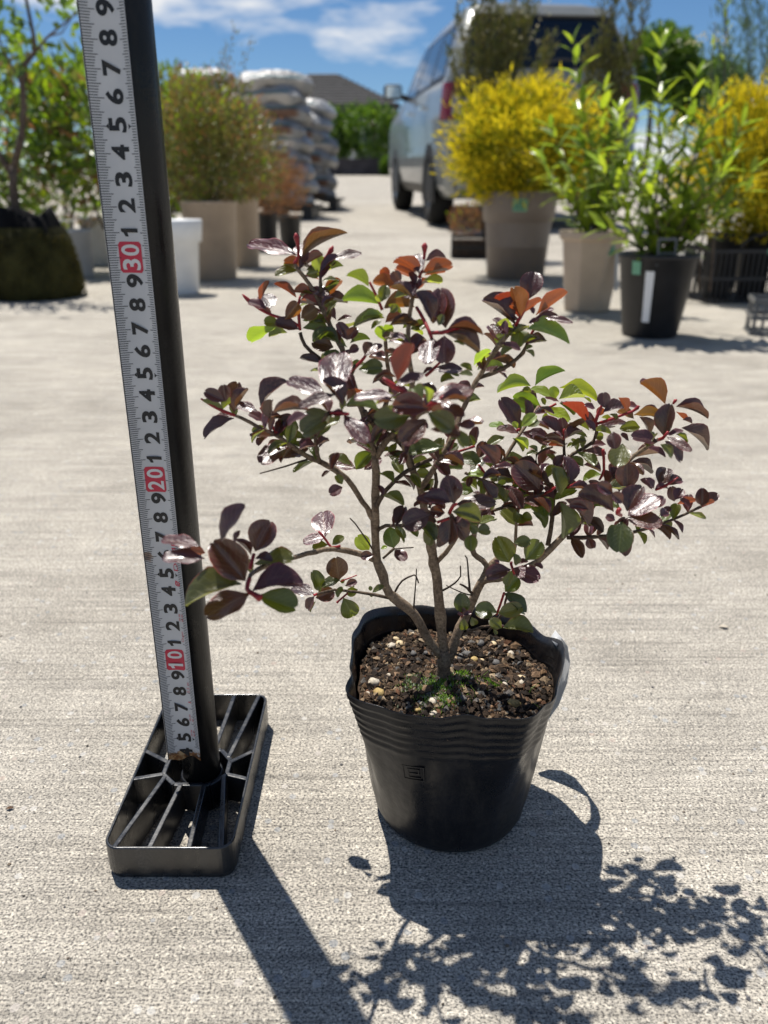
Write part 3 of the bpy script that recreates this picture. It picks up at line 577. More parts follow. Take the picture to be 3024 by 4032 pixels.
(-51.5,280.9,192.8,-45.9,287.1,203.0,1,-86,51,12.6,0),(-53.9,283.4,190.0,-58.3,284.9,196.7,76,-32,57,2.7,0),
(-51.1,277.8,191.1,-44.5,277.0,190.6,2,-37,93,4.4,0),(-52.4,281.9,186.6,-36.3,278.2,188.0,-13,-19,97,9.6,2),
(-54.5,283.7,181.6,-54.2,284.2,187.5,-43,-90,10,3.8,2),(-27.8,333.4,175.7,-30.0,350.8,181.7,-16,-34,93,10.6,4),
(-28.6,347.9,169.1,-39.4,346.1,167.6,-6,-39,92,6.6,4),(-27.4,345.2,166.0,-34.9,344.2,165.2,-5,-35,93,5.0,2),
(-25.1,342.0,167.6,-19.7,342.7,171.4,-40,-62,68,4.7,2),(-7.2,345.2,163.3,-13.2,347.5,169.5,5,-92,39,7.8,3),
(4.7,336.0,168.6,2.5,336.3,178.0,11,-99,6,7.6,2),(5.1,335.1,168.0,10.1,329.5,165.7,-15,-48,86,5.4,4),
(-1.5,340.8,165.9,1.4,341.1,167.0,-23,-56,80,2.1,3),(-4.9,339.0,163.5,-11.1,338.7,162.9,-1,-83,56,4.3,0),
(-22.6,345.9,146.2,-23.9,346.6,159.1,9,-99,6,10.0,0),(-31.7,342.1,141.8,-35.2,342.5,152.7,77,-59,26,7.8,2),
(-35.5,349.2,136.2,-47.3,357.3,136.8,-13,-26,96,7.8,4),(-34.4,345.0,136.7,-25.5,346.5,139.4,1,-89,46,7.2,0),
(-35.3,346.7,136.7,-39.0,346.2,129.5,-61,-71,37,5.2,0),(-35.3,353.1,130.1,-38.6,352.6,124.5,-76,-42,49,3.6,2),
(-21.7,343.5,147.5,-30.9,342.9,144.8,-23,-40,89,6.0,2),(-18.8,338.1,147.3,-13.6,339.1,149.3,-9,-77,64,3.5,0),
(-19.5,342.9,144.8,-14.9,342.3,144.7,0,-26,96,2.9,2),(-13.3,349.0,139.4,-18.7,348.5,137.1,-9,-90,42,4.4,2),
(-20.2,340.3,139.3,-15.3,338.1,129.7,15,-94,30,8.7,2),(-22.9,341.3,140.5,-21.0,342.2,144.3,-39,-84,39,2.9,2),
(-24.2,338.8,144.0,-22.7,338.0,141.0,54,-70,46,2.3,2),(-5.7,340.4,142.3,-0.2,340.7,145.6,-46,-39,80,3.8,2),
(-6.6,344.2,141.1,-6.9,344.6,143.5,7,-98,17,2.0,2),(-6.7,351.6,135.8,-6.3,350.4,134.3,-1,-81,59,2.0,2),
(-21.6,347.6,143.7,-20.1,348.0,145.6,-8,-95,30,2.0,2),(58.5,326.1,165.8,52.6,328.7,177.2,6,-96,26,9.7,2),
(65.2,321.8,168.9,71.6,323.9,177.6,-22,-90,37,8.8,2),(59.2,321.2,178.1,66.6,321.7,178.6,0,-76,65,5.4,2),
(58.8,321.8,164.2,47.4,321.6,161.1,-21,-56,80,7.4,0),(59.8,321.7,165.0,70.4,314.8,163.0,-14,-47,87,8.7,4),
(60.6,327.4,161.0,57.6,326.5,153.8,-66,-66,35,5.1,2),(57.9,328.7,148.9,63.8,329.5,155.5,-26,-90,35,6.5,2),
(59.5,314.9,169.6,58.9,315.7,174.9,40,-90,18,3.6,2),(62.1,323.3,166.6,66.7,324.1,167.8,-20,-22,95,3.5,0),
(70.8,329.3,163.3,75.2,328.7,161.9,19,-50,85,2.9,0),(49.2,313.9,172.7,51.6,313.4,171.5,33,-50,80,1.8,0),
(38.0,330.3,136.3,37.7,331.1,146.2,-11,-99,8,7.4,2),(38.3,328.9,135.8,38.1,329.1,139.9,50,-86,6,2.6,0),
(37.8,325.5,137.8,42.0,326.3,138.1,-2,-30,95,2.5,0),(37.6,323.1,139.1,35.0,323.4,139.8,12,-61,78,1.6,0),
(39.1,332.4,132.1,39.2,331.5,126.1,-12,-98,15,4.3,2),(41.5,321.8,139.1,43.4,320.9,135.0,12,-96,25,3.8,2),
(54.5,326.6,138.8,44.5,329.4,138.9,-20,-70,68,9.2,2),(57.2,326.9,149.1,67.5,323.8,140.4,50,-43,75,8.9,2),
(54.0,321.3,141.4,65.0,321.3,144.7,-15,-86,49,6.8,2),(57.2,326.7,130.2,51.6,327.8,133.9,7,-92,38,5.4,2),
(57.6,326.8,130.2,71.7,324.5,129.8,-3,-33,94,9.4,2),(53.1,326.5,129.5,54.7,326.1,127.2,17,-94,30,1.9,2),
(43.8,340.8,252.7,54.3,344.0,252.3,15,-35,92,5.4,0),(42.1,327.8,255.5,40.9,330.7,261.4,-17,-90,41,3.9,0),
(10.0,315.2,264.6,19.3,318.3,266.7,-12,-29,95,6.0,0),(10.0,315.7,264.5,1.2,321.8,265.1,17,15,97,6.2,0),
(63.0,340.3,196.0,63.0,338.2,189.9,-23,-92,31,3.4,0),(63.9,345.1,194.1,69.6,348.1,196.0,-13,-33,93,3.2,2),
(102.1,332.7,200.5,114.6,337.8,198.6,22,-21,95,7.0,2),(107.3,349.8,194.1,105.7,351.2,202.4,29,-93,21,4.9,0),
(-5.8,321.6,225.3,0.9,324.7,231.7,-26,-73,63,5.1,0),(-6.0,331.5,222.2,-16.0,339.3,222.1,-21,-26,94,7.4,0),
(72.6,336.9,206.2,75.7,339.6,210.2,-60,-36,72,3.0,0),(74.0,343.4,203.9,67.2,346.8,204.6,15,8,99,3.9,0),
(10.8,323.8,244.5,20.8,327.5,244.1,-2,19,98,5.7,0),(10.9,327.0,243.7,8.2,328.7,248.3,82,-17,55,3.2,0),
(49.9,354.2,186.2,59.7,360.2,185.6,25,-33,91,6.2,2),(47.8,339.8,191.9,43.0,343.5,195.0,30,-34,89,3.7,0),
(115.8,355.9,201.8,123.7,349.0,201.9,15,18,97,5.9,0),(115.6,355.3,202.0,111.1,356.4,210.9,69,-60,42,5.0,0),
(50.9,327.3,269.8,61.0,334.3,271.1,-14,3,99,5.7,2),(53.1,341.5,267.4,48.0,346.3,272.9,59,-24,77,5.0,0),
(79.3,337.6,183.9,87.4,344.3,186.6,-3,-34,94,4.9,0),(80.9,344.6,181.0,75.4,346.2,184.6,41,-41,82,3.4,2),
(-5.4,324.4,234.3,-12.2,322.8,227.8,-67,-6,74,5.6,0),(-5.5,333.6,231.7,5.0,326.7,231.2,-26,-45,85,6.9,0),
(11.3,317.1,286.7,20.5,312.6,287.1,-10,-11,99,5.1,1),(11.1,310.5,287.5,3.4,313.3,292.1,41,-29,86,4.9,0),
(29.0,325.1,225.9,35.1,326.1,226.6,-2,-51,86,3.3,2),(29.7,332.7,223.6,28.7,337.0,228.2,-22,-73,64,3.8,0),
(72.4,340.3,193.6,78.0,339.2,191.1,30,-42,85,3.7,0),(73.1,343.8,192.3,73.1,348.7,198.4,38,-72,58,4.8,0),
(89.5,338.6,172.8,93.7,331.5,166.0,-10,-72,69,5.1,0),(88.8,335.7,174.1,91.4,343.5,181.8,-9,-69,72,6.9,0),
(25.7,336.5,214.7,28.4,332.0,211.0,37,-45,81,3.7,0),(26.3,344.0,212.3,26.1,349.2,217.4,24,-68,69,3.7,0),
(-40.5,332.3,220.1,-43.3,338.3,227.6,23,-71,66,5.1,2),(-39.1,320.8,223.7,-44.6,314.7,220.7,-34,-15,93,4.2,0),
(114.5,352.3,168.2,116.6,348.2,161.1,31,-78,54,3.9,0),(113.2,348.3,169.9,118.2,350.3,178.2,-17,-93,32,5.4,0),
(24.7,317.7,220.6,34.0,315.2,218.1,22,-17,96,5.3,0),(25.5,327.8,217.3,24.1,328.5,223.4,-70,-71,-8,3.4,2),
(31.7,323.4,233.6,41.8,319.2,233.4,7,11,99,6.4,0),(33.6,342.2,228.3,27.3,348.5,234.4,36,-44,83,6.3,0),
(80.4,340.3,196.2,92.8,344.9,196.9,-1,-14,99,6.6,0),(83.5,353.2,191.3,78.2,354.2,195.1,41,-56,72,3.4,0),
(-10.7,342.9,236.2,-7.0,347.2,242.7,-50,-56,66,5.2,2),(-10.6,339.3,237.1,-16.3,338.4,236.4,-13,-4,99,3.0,0),
(-44.5,327.8,224.8,-46.1,329.7,230.5,-27,-93,23,3.1,2),(-45.9,337.6,221.8,-51.7,335.4,216.5,-39,-61,69,4.4,0),
(1.2,344.3,257.7,7.2,345.2,259.6,-24,-34,91,3.1,2),(1.2,329.7,260.6,-5.3,332.7,261.4,-8,-43,90,3.7,0),
(-3.2,325.9,223.5,1.5,327.1,228.0,-48,-59,65,3.3,0),(-3.4,347.1,216.9,-11.6,350.0,220.2,35,-8,93,4.3,0),
(4.2,330.7,182.4,9.4,329.1,174.8,80,-14,59,4.8,2),(4.1,327.7,183.7,9.2,331.5,188.4,-47,-37,80,3.7,0),
(-23.2,337.2,273.5,-21.0,333.0,280.0,-88,20,43,3.8,0),(-23.7,344.1,272.5,-28.9,342.6,274.2,23,25,94,3.0,0),
(65.8,359.9,218.3,71.6,354.7,217.4,-20,-38,90,4.1,0),(67.1,367.2,216.1,60.7,368.4,222.7,51,-60,61,5.3,2),
(-35.9,329.7,217.6,-34.3,334.3,224.2,7,-82,56,4.5,0),(-36.2,332.4,216.7,-45.0,325.3,218.9,44,-30,85,6.4,0),
(96.6,335.5,174.5,98.4,333.7,169.2,-50,-86,13,3.1,0),(99.4,345.0,170.2,101.4,350.9,176.0,-37,-59,72,4.5,0),
(50.1,337.9,201.1,55.8,332.3,194.1,31,-60,74,5.0,2),(51.9,350.1,196.6,59.6,353.4,201.8,-47,-24,85,5.4,0),
(45.2,334.0,258.6,56.9,340.1,257.5,5,9,99,7.8,0),(44.7,330.9,259.2,42.9,334.5,263.3,24,-67,70,3.3,0),
(-19.3,336.4,265.4,-17.2,337.9,273.3,-70,-64,30,4.6,0),(-19.0,332.5,266.1,-28.8,336.0,269.4,15,-42,89,6.5,2),
(65.7,352.6,172.8,74.5,355.8,172.0,25,-48,84,4.7,0),(66.5,356.9,171.0,59.2,362.0,177.8,11,-74,66,5.5,2),
(1.1,348.1,236.3,8.5,353.1,239.8,-22,-33,92,4.4,0),(1.1,335.2,239.6,-2.8,338.1,243.5,40,-50,77,3.4,0),
(-28.1,347.3,254.8,-24.8,349.9,259.8,-63,-44,64,3.9,2),(-26.8,331.8,257.9,-36.3,337.7,257.6,-22,-30,93,5.1,0),
(-15.6,337.6,254.3,-8.2,342.8,256.0,7,-40,91,4.4,2),(-15.8,342.5,253.2,-24.3,346.8,253.2,-22,-43,87,5.4,2),
(10.1,312.6,245.7,15.9,313.8,246.0,-2,-15,99,3.3,0),(10.1,311.9,245.9,4.5,314.9,247.1,-2,-42,91,3.0,2),
(-28.6,313.5,226.6,-23.5,316.5,228.3,-10,-35,93,3.7,0),(-28.0,306.8,228.7,-34.5,304.8,229.0,15,-31,94,3.5,0),
(-0.9,337.0,226.3,-2.9,333.1,221.2,-80,-29,52,3.4,0),(-1.0,338.5,225.8,5.5,343.1,230.8,-52,-17,84,5.0,2),
(125.4,331.5,181.9,132.8,327.2,178.7,15,-40,90,5.3,0),(124.0,327.7,183.5,124.1,331.8,187.4,21,-68,70,2.7,2),
(122.5,345.8,215.7,130.5,342.2,213.0,14,-38,91,4.6,0),(117.5,331.8,220.2,122.1,337.9,226.1,-38,-48,79,4.7,2),
(93.8,348.3,175.8,102.3,344.3,177.0,-28,-32,91,4.7,2),(91.9,341.2,178.8,88.9,342.7,184.1,16,-93,34,3.7,0),
(8.3,331.3,207.1,14.5,330.4,202.1,63,-3,78,4.4,0),(8.6,340.6,203.8,4.7,346.4,209.6,1,-70,71,4.8,2),
(80.2,342.0,190.8,91.0,343.9,194.6,-21,-48,85,5.7,2),(79.4,338.3,192.2,75.8,343.7,196.9,24,-54,81,3.7,0),
(-21.2,288.7,247.0,-15.4,286.3,246.9,-17,-47,87,3.3,0),(-21.8,297.4,244.7,-26.2,302.7,249.8,62,-22,76,4.5,0),
(53.8,357.8,195.0,63.0,351.5,196.6,-26,-14,95,6.5,2),(54.7,363.5,192.9,49.4,364.8,196.1,48,-12,87,3.3,2),
(48.0,319.9,268.5,55.6,318.2,266.0,16,-52,84,3.7,0),(50.6,337.1,265.5,46.4,343.9,272.5,19,-65,74,6.6,0),
(134.8,333.3,184.4,139.0,329.7,180.0,47,-41,78,4.4,0),(136.5,337.6,182.6,139.7,342.4,188.0,-39,-55,73,4.7,2),
(82.5,339.7,204.9,91.1,344.6,207.4,-5,-40,91,5.2,0),(83.8,345.1,203.0,81.1,349.2,208.3,-11,-82,57,3.4,0),
(-41.0,316.8,226.8,-38.8,320.7,234.6,22,-89,39,4.5,2),(-41.0,316.5,226.9,-48.5,311.6,225.7,-2,-21,98,4.2,2),
(64.1,343.0,185.5,73.8,345.4,190.6,-35,-40,85,6.9,0),(64.3,344.2,185.0,56.5,345.5,186.6,14,-28,95,4.6,0),
(-3.0,339.6,222.5,6.7,347.2,224.7,-10,-16,98,7.5,0),(-3.1,345.7,220.6,-10.6,349.9,223.7,24,-24,94,5.1,0),
(21.9,329.9,195.3,13.8,327.2,194.5,-14,13,98,4.5,0),(22.5,339.1,191.7,28.1,335.1,190.4,-21,-55,80,4.0,0),
(11.5,314.1,288.0,16.9,316.2,287.4,15,-9,98,2.9,0),(11.5,316.5,287.7,5.1,319.7,290.8,11,-57,81,4.0,2),
(11.1,310.5,252.3,20.2,303.6,253.0,-8,-1,100,6.9,0),(11.9,331.7,247.4,4.6,333.2,249.1,23,-1,97,4.0,2),
(22.8,329.0,199.2,16.6,325.2,197.8,-1,-31,95,3.5,0),(23.2,335.6,196.6,31.5,334.5,193.9,30,-7,95,4.3,0),
(28.2,325.4,219.7,35.0,323.9,215.1,37,-57,73,4.2,2),(28.3,325.9,219.5,31.5,329.9,227.0,-58,-59,56,4.2,0),
(10.0,310.6,264.7,16.1,314.4,270.8,-46,-46,76,4.6,0),(10.5,326.8,261.6,3.5,323.0,261.9,5,0,100,4.4,0),
(-48.7,319.6,230.6,-46.2,321.0,236.4,-53,-75,40,3.1,0),(-50.5,331.9,227.0,-56.2,328.6,222.8,-30,-52,80,4.5,0),
(94.6,339.9,182.0,103.0,334.3,177.9,-2,-61,79,5.4,0),(98.3,352.9,176.5,97.7,354.8,182.2,-36,-89,27,2.7,0),
(17.1,336.7,198.8,22.7,334.7,198.2,-7,-44,90,3.6,0),(16.4,324.4,203.4,12.3,328.1,208.5,1,-80,60,3.8,2),
(-16.5,332.7,259.3,-13.6,336.3,263.5,-69,-25,68,3.0,0),(-16.5,331.3,259.6,-25.9,335.1,259.7,-13,-38,91,5.6,2),
(97.3,334.2,191.2,105.8,327.7,191.8,-21,-17,96,5.8,2),(97.8,335.9,190.5,92.7,337.4,195.2,57,-38,73,4.2,2),
(-23.1,323.7,212.6,-20.1,326.9,219.1,-22,-83,51,3.7,0),(-23.2,324.8,212.2,-26.7,322.3,209.1,-56,-21,80,2.7,0),
(45.9,336.2,202.9,45.2,332.4,197.6,7,-82,56,3.2,2),(47.3,347.1,199.0,57.0,348.7,203.9,-47,13,87,5.7,0),
(89.1,341.4,215.0,95.2,332.9,210.1,11,-44,89,5.6,2),(93.0,356.3,210.2,90.9,358.7,216.1,60,-64,48,3.7,2),
(1.5,343.8,255.8,10.8,350.0,257.1,12,-37,92,7.0,0),(1.5,348.6,254.8,-6.3,352.1,257.1,22,-14,97,4.8,0),
(54.2,343.0,268.3,60.1,341.8,264.8,49,-12,87,3.8,0),(50.6,320.3,272.0,45.5,325.4,277.9,30,-58,76,4.4,0),
(-26.4,304.2,236.6,-18.4,306.2,239.8,-24,-46,85,5.1,2),(-26.9,310.8,234.7,-33.0,318.1,240.4,22,-49,85,6.3,0),
(-7.0,318.0,238.5,-9.5,314.1,235.2,-44,-40,80,2.8,0),(-7.3,328.5,235.7,-1.4,329.4,238.5,-45,8,89,3.2,0),
(45.4,338.3,184.2,52.5,339.7,185.4,-11,-28,95,4.3,0),(48.6,362.2,174.2,40.8,363.6,177.1,25,-41,88,4.6,0),
(47.6,324.7,256.0,51.8,323.1,253.3,48,-17,86,2.6,0),(50.4,343.8,251.9,51.7,346.1,257.1,-64,-63,45,3.6,2),
(67.3,351.2,226.3,76.7,348.0,224.9,17,6,98,6.1,0),(68.5,357.8,224.5,66.8,361.9,233.7,50,-75,43,5.5,0),
(21.8,330.8,215.2,28.6,324.2,209.6,6,-61,79,5.2,0),(22.0,332.8,214.6,26.3,335.2,223.2,-40,-81,42,5.3,2),
(-12.1,323.1,247.8,-15.0,326.1,254.6,-25,-92,31,4.1,0),(-12.2,326.4,247.0,-18.8,324.6,245.4,-12,-40,91,3.5,2),
(15.6,309.6,193.3,21.8,303.7,187.8,13,-60,79,6.2,2),(15.8,315.0,191.0,16.8,318.6,194.9,-43,-61,67,3.0,0),
(-46.8,324.7,227.6,-45.0,329.7,232.8,27,-75,61,4.4,0),(-47.0,325.6,227.3,-56.3,317.8,228.1,-12,24,96,6.2,0),
(100.7,338.1,193.3,109.2,333.2,190.5,15,-29,94,5.1,2),(101.4,340.5,192.4,96.8,342.5,200.3,39,-81,43,4.8,0),
(108.1,343.1,171.7,113.7,337.9,168.9,18,-32,93,4.8,0),(106.8,339.0,173.5,112.2,342.1,177.1,-24,-53,81,3.4,2),
(56.4,344.2,210.6,63.6,343.2,207.6,40,14,90,4.0,0),(57.9,353.3,207.6,54.6,354.8,213.5,87,-1,49,3.1,0),
(5.7,324.2,185.1,9.2,319.3,181.6,-20,-66,72,3.5,2),(5.7,323.6,185.4,9.6,330.4,191.3,-37,-48,79,6.0,0),
(77.2,350.0,198.6,82.9,351.5,204.9,-53,-57,62,4.9,2),(78.5,356.0,196.4,66.6,348.5,198.7,9,17,98,8.1,0),
(4.5,322.9,229.5,10.1,318.1,228.9,-13,-28,95,4.1,2),(4.6,327.1,228.3,1.5,329.0,236.5,65,-65,40,5.6,2),
(141.1,332.6,188.2,147.9,329.9,185.3,37,-4,93,4.2,2),(146.3,345.1,183.0,147.7,350.8,190.1,-42,-67,62,4.7,0),
(102.0,352.9,166.7,104.7,350.2,162.0,31,-73,61,3.1,0),(101.1,349.6,168.2,104.6,356.3,174.2,6,-68,73,4.7,0),
(63.6,334.3,194.3,72.1,328.2,194.0,-23,-37,90,6.1,0),(63.5,333.8,194.5,56.1,337.8,199.2,36,-34,87,5.1,0),
(55.1,354.7,200.4,65.8,361.5,202.2,-18,2,98,6.3,0),(54.7,352.4,201.2,48.4,353.9,206.2,44,-54,72,4.2,2),
(12.9,322.9,291.7,22.4,326.6,292.5,-8,0,100,5.3,0),(12.7,318.9,292.1,10.4,321.1,296.3,23,-80,55,3.1,0),
(128.3,330.3,183.7,135.3,323.8,179.7,46,-5,89,5.9,0),(132.1,340.2,179.4,139.8,347.1,184.1,-35,-23,91,6.4,2),
(-0.5,320.6,230.9,-3.8,319.6,225.4,-83,-18,52,3.5,2),(-0.5,329.3,228.3,10.2,336.5,227.4,8,1,100,6.2,2),
(96.5,361.0,210.2,99.9,357.5,206.5,24,-59,77,3.7,2),(92.9,347.5,214.5,91.7,348.7,220.5,31,-92,24,3.3,2),
(32.6,319.6,184.8,41.8,322.4,188.6,-18,-54,82,5.6,2),(33.7,330.0,180.3,27.3,330.9,184.0,39,-47,79,3.4,2),
(-7.9,329.2,230.8,-0.7,336.6,236.2,0,-59,81,5.7,0),(-7.8,326.9,231.4,-13.1,327.9,232.9,27,-3,96,3.0,0),
(57.8,344.9,186.2,64.8,342.9,182.9,46,16,88,3.8,2),(58.5,348.8,184.6,63.4,349.8,192.7,-85,14,50,5.0,0),
(49.8,342.4,262.2,55.3,343.6,263.5,-24,7,97,2.8,2),(49.9,343.6,262.0,45.9,346.5,268.7,84,-8,54,4.7,0),
(9.1,321.0,223.9,15.2,325.9,227.0,-50,8,86,5.1,0),(9.4,332.6,220.3,-0.2,340.6,223.3,13,-21,97,6.1,0),
(-28.8,352.1,281.3,-23.4,357.4,285.0,-51,-8,86,4.5,0),(-28.5,349.5,281.6,-37.0,354.1,279.3,-36,-19,91,5.5,2),
(40.5,337.2,205.0,38.7,335.3,200.3,-15,-89,42,2.8,0),(40.7,339.4,204.2,47.5,346.7,210.4,-40,-36,85,6.9,2),
(75.5,373.0,227.2,83.4,370.3,226.0,8,-18,98,5.2,0),(77.0,380.4,225.3,67.2,384.7,231.0,28,-47,83,7.5,0),
(58.3,333.5,199.8,62.4,325.7,193.5,-25,-68,69,5.6,0),(59.9,342.9,196.3,72.3,351.0,196.6,6,-13,99,7.3,2),
(-65.6,334.6,233.9,-66.8,337.3,239.9,-29,-89,35,4.1,2),(-64.7,329.8,235.2,-74.8,326.9,233.4,-10,-24,96,5.6,0),
(-27.3,345.6,283.7,-18.6,344.1,289.1,-53,-1,85,6.1,2),(-27.1,343.3,283.9,-35.8,346.6,285.8,13,-18,97,4.6,2),
(31.0,309.2,192.2,35.9,312.5,197.0,-50,-37,78,3.6,0),(31.7,315.9,189.3,23.8,312.5,188.4,-7,-9,99,5.2,0),
(59.8,327.0,266.8,68.0,329.2,268.2,0,-54,84,4.9,0),(61.9,338.3,264.8,58.7,344.0,270.0,13,-63,76,5.0,2),
(-29.8,323.1,217.0,-34.0,328.7,223.4,49,-47,74,5.4,2),(-30.7,333.2,213.6,-39.9,326.1,210.7,-31,2,95,5.9,2),
(-21.9,351.0,266.5,-13.8,356.6,271.5,-47,-8,88,6.9,2),(-20.8,333.4,269.5,-29.5,328.1,268.7,0,-14,99,5.6,2),
(-26.0,332.6,281.3,-21.1,333.6,285.0,-45,-48,75,3.3,0),(-26.7,340.8,280.2,-36.0,344.3,282.3,7,-36,93,5.4,1),
(-50.0,313.7,233.6,-47.1,319.4,239.9,-61,-43,67,5.0,0),(-50.7,318.4,232.2,-57.0,317.2,228.3,-49,-25,84,4.4,2),
(4.4,327.4,204.8,11.9,325.7,204.4,4,-8,100,3.8,0),(4.3,319.8,207.6,-1.2,325.7,211.2,23,-35,91,5.2,2),
(4.6,334.4,225.9,11.8,336.5,225.7,7,-14,99,3.9,2),(4.5,327.0,228.1,1.4,331.6,233.0,-1,-73,68,3.7,2),
(15.8,278.1,251.4,24.3,275.7,250.7,12,15,98,4.3,0),(16.0,280.7,250.7,17.1,284.1,255.9,3,-84,54,3.6,0),
(-7.2,341.1,222.6,-1.7,345.4,226.8,-49,-19,85,4.2,2),(-7.2,338.0,223.5,-15.3,337.1,222.8,-10,15,98,4.9,2),
(9.5,323.7,221.1,6.9,318.6,216.3,21,-73,65,3.4,0),(9.6,327.8,219.8,15.6,331.4,220.1,-2,-6,100,3.8,0),
(104.7,348.5,168.9,110.2,346.1,163.6,49,-48,73,4.1,0),(104.3,347.1,169.5,105.7,348.5,176.4,22,-96,16,3.4,0),
(111.1,352.9,197.8,119.2,344.6,197.5,-3,-7,100,6.9,0),(111.4,353.7,197.5,111.4,359.1,202.7,-24,-68,70,3.9,0),
(56.8,355.1,204.3,68.7,361.0,206.1,2,-33,95,7.6,2),(57.6,360.3,202.5,53.4,362.4,211.9,89,-14,43,6.2,2),
(99.9,351.5,221.5,109.0,355.0,223.2,-23,13,96,4.8,0),(96.6,340.0,224.9,91.3,342.0,228.9,31,-63,71,3.9,0),
(38.9,337.4,245.1,44.0,338.7,247.0,-22,-42,88,2.7,0),(39.2,340.2,244.4,33.4,342.8,247.1,4,-67,74,3.8,0),
(-2.6,331.5,228.7,5.1,335.7,227.6,16,-4,99,4.8,2),(-2.6,333.5,228.1,-6.7,336.7,230.6,22,-42,88,3.2,0),
(11.6,300.2,240.8,17.4,297.8,240.2,14,8,99,3.9,0),(11.0,285.2,245.0,9.7,287.4,252.0,47,-81,35,3.9,0),
(-29.2,322.6,227.8,-23.4,324.9,232.5,-24,-71,66,4.2,2),(-28.0,309.5,231.8,-33.6,310.4,236.1,49,-45,74,4.3,0),
(130.2,351.3,172.3,134.2,350.5,167.8,68,-32,66,2.9,0),(127.0,342.8,176.0,130.0,347.2,182.4,-59,-51,63,4.9,0),
(75.6,359.3,201.4,84.0,362.8,207.9,-45,-40,80,6.7,0),(74.0,351.4,204.1,64.3,353.9,204.7,-1,-32,95,5.3,0),
(-25.0,335.0,253.5,-18.8,341.6,259.7,-16,-59,79,6.2,0),(-24.5,327.4,255.1,-31.2,330.9,255.5,6,-1,100,4.2,2),
(6.0,335.4,221.7,3.3,331.7,215.0,-49,-67,56,4.1,2),(5.9,325.7,224.7,13.4,331.3,225.6,7,-24,97,5.3,2),
(10.1,323.5,274.6,14.8,327.0,276.6,-14,-35,93,3.8,0),(10.0,320.3,275.1,6.1,322.1,278.5,52,-36,78,2.9,0),
(-3.6,337.7,215.5,4.0,338.7,217.0,-17,-21,96,4.3,2),(-3.7,341.5,214.2,-12.5,344.9,218.4,19,-53,83,4.7,0),
(9.8,321.0,268.5,17.2,323.5,270.3,-16,-23,96,3.9,0),(9.7,317.0,269.2,2.3,321.2,269.9,-11,-37,92,5.2,0),
(-0.4,325.1,199.4,8.4,318.8,198.2,-3,-23,97,5.0,2),(-0.4,322.4,200.5,-2.4,325.1,204.7,37,-70,61,2.7,0),
(36.7,343.0,237.4,43.6,345.9,238.8,3,-48,88,4.7,2),(36.0,336.1,239.1,31.8,339.1,242.0,3,-68,73,2.7,2),
(83.3,344.8,219.8,91.5,347.3,223.5,-33,-26,91,5.7,0),(82.5,341.7,220.7,75.3,346.1,222.4,15,-13,98,4.1,0),
(72.4,365.6,226.5,79.3,369.8,226.9,26,-50,83,4.0,0),(74.6,376.5,223.5,73.1,381.7,229.0,29,-65,70,4.4,0),
(68.2,350.2,186.9,76.9,346.7,180.6,38,-50,78,6.8,2),(68.4,350.9,186.6,66.8,352.8,194.6,-9,-97,21,4.9,0),
(24.1,325.5,215.5,32.2,321.8,215.1,-3,-16,99,4.7,0),(24.0,324.3,215.9,19.8,330.3,221.9,-10,-74,66,4.8,0),
(-24.1,332.1,277.1,-19.6,334.7,283.7,-75,-26,61,4.7,2),(-25.5,351.7,274.3,-33.0,350.7,272.2,-17,-46,87,3.6,0),
(-26.6,333.0,295.1,-18.7,336.0,300.3,-37,-44,82,4.5,0),(-27.3,342.3,294.3,-36.1,347.1,297.5,36,3,93,4.8,0),
(-26.5,333.1,292.3,-20.2,340.1,298.2,-22,-50,83,5.4,0),(-27.7,348.1,290.8,-33.6,345.8,292.5,29,-6,95,4.0,1),
(2.7,339.9,245.5,9.4,344.2,245.3,10,-11,99,3.6,0),(2.8,347.6,243.7,-2.9,350.7,248.9,6,-83,56,3.8,0),
(-36.0,343.1,295.2,-28.8,346.2,300.6,-27,-63,73,5.4,0),(-36.7,349.3,294.7,-46.0,346.2,291.4,-14,-50,86,6.3,2),
(119.2,335.0,177.6,122.3,329.9,174.7,28,-34,90,3.4,2),(121.4,341.2,174.9,125.6,344.8,182.2,-50,-63,60,4.7,2),
(10.9,339.6,211.8,20.0,346.3,214.9,0,-42,91,6.8,0),(10.4,323.9,217.1,3.2,327.9,217.8,-13,-39,91,4.6,2),
(109.8,332.7,177.1,112.6,324.9,171.1,-9,-62,78,6.2,0),(114.9,348.4,170.2,118.2,350.4,176.9,-84,-25,48,4.7,0),
(45.7,349.6,174.9,55.2,356.1,175.9,2,-18,98,6.9,2),(44.6,341.8,178.3,39.9,342.8,181.5,34,-64,69,2.7,2),
(44.0,328.2,206.1,48.9,326.9,197.4,57,-70,42,6.2,0),(44.7,333.7,204.1,53.1,334.8,206.5,-20,-39,90,4.2,0),
(9.6,318.3,220.6,15.2,322.1,226.2,-60,-23,76,5.3,0),(9.9,327.7,217.5,0.3,331.3,216.4,-11,0,99,5.9,0),
(9.6,330.8,182.5,15.3,327.1,178.8,17,-56,81,4.5,2),(9.0,311.8,190.8,10.9,315.4,194.2,-32,-56,77,2.5,2),
(-5.1,343.0,215.1,2.7,347.2,220.3,-43,-25,87,4.8,0),(-4.9,326.5,220.4,-11.0,327.6,223.6,47,3,88,3.7,2),
(68.3,330.4,196.2,75.0,324.6,192.4,47,-4,88,5.2,0),(71.3,345.2,190.5,72.8,349.8,199.6,56,-77,30,5.5,0),
]
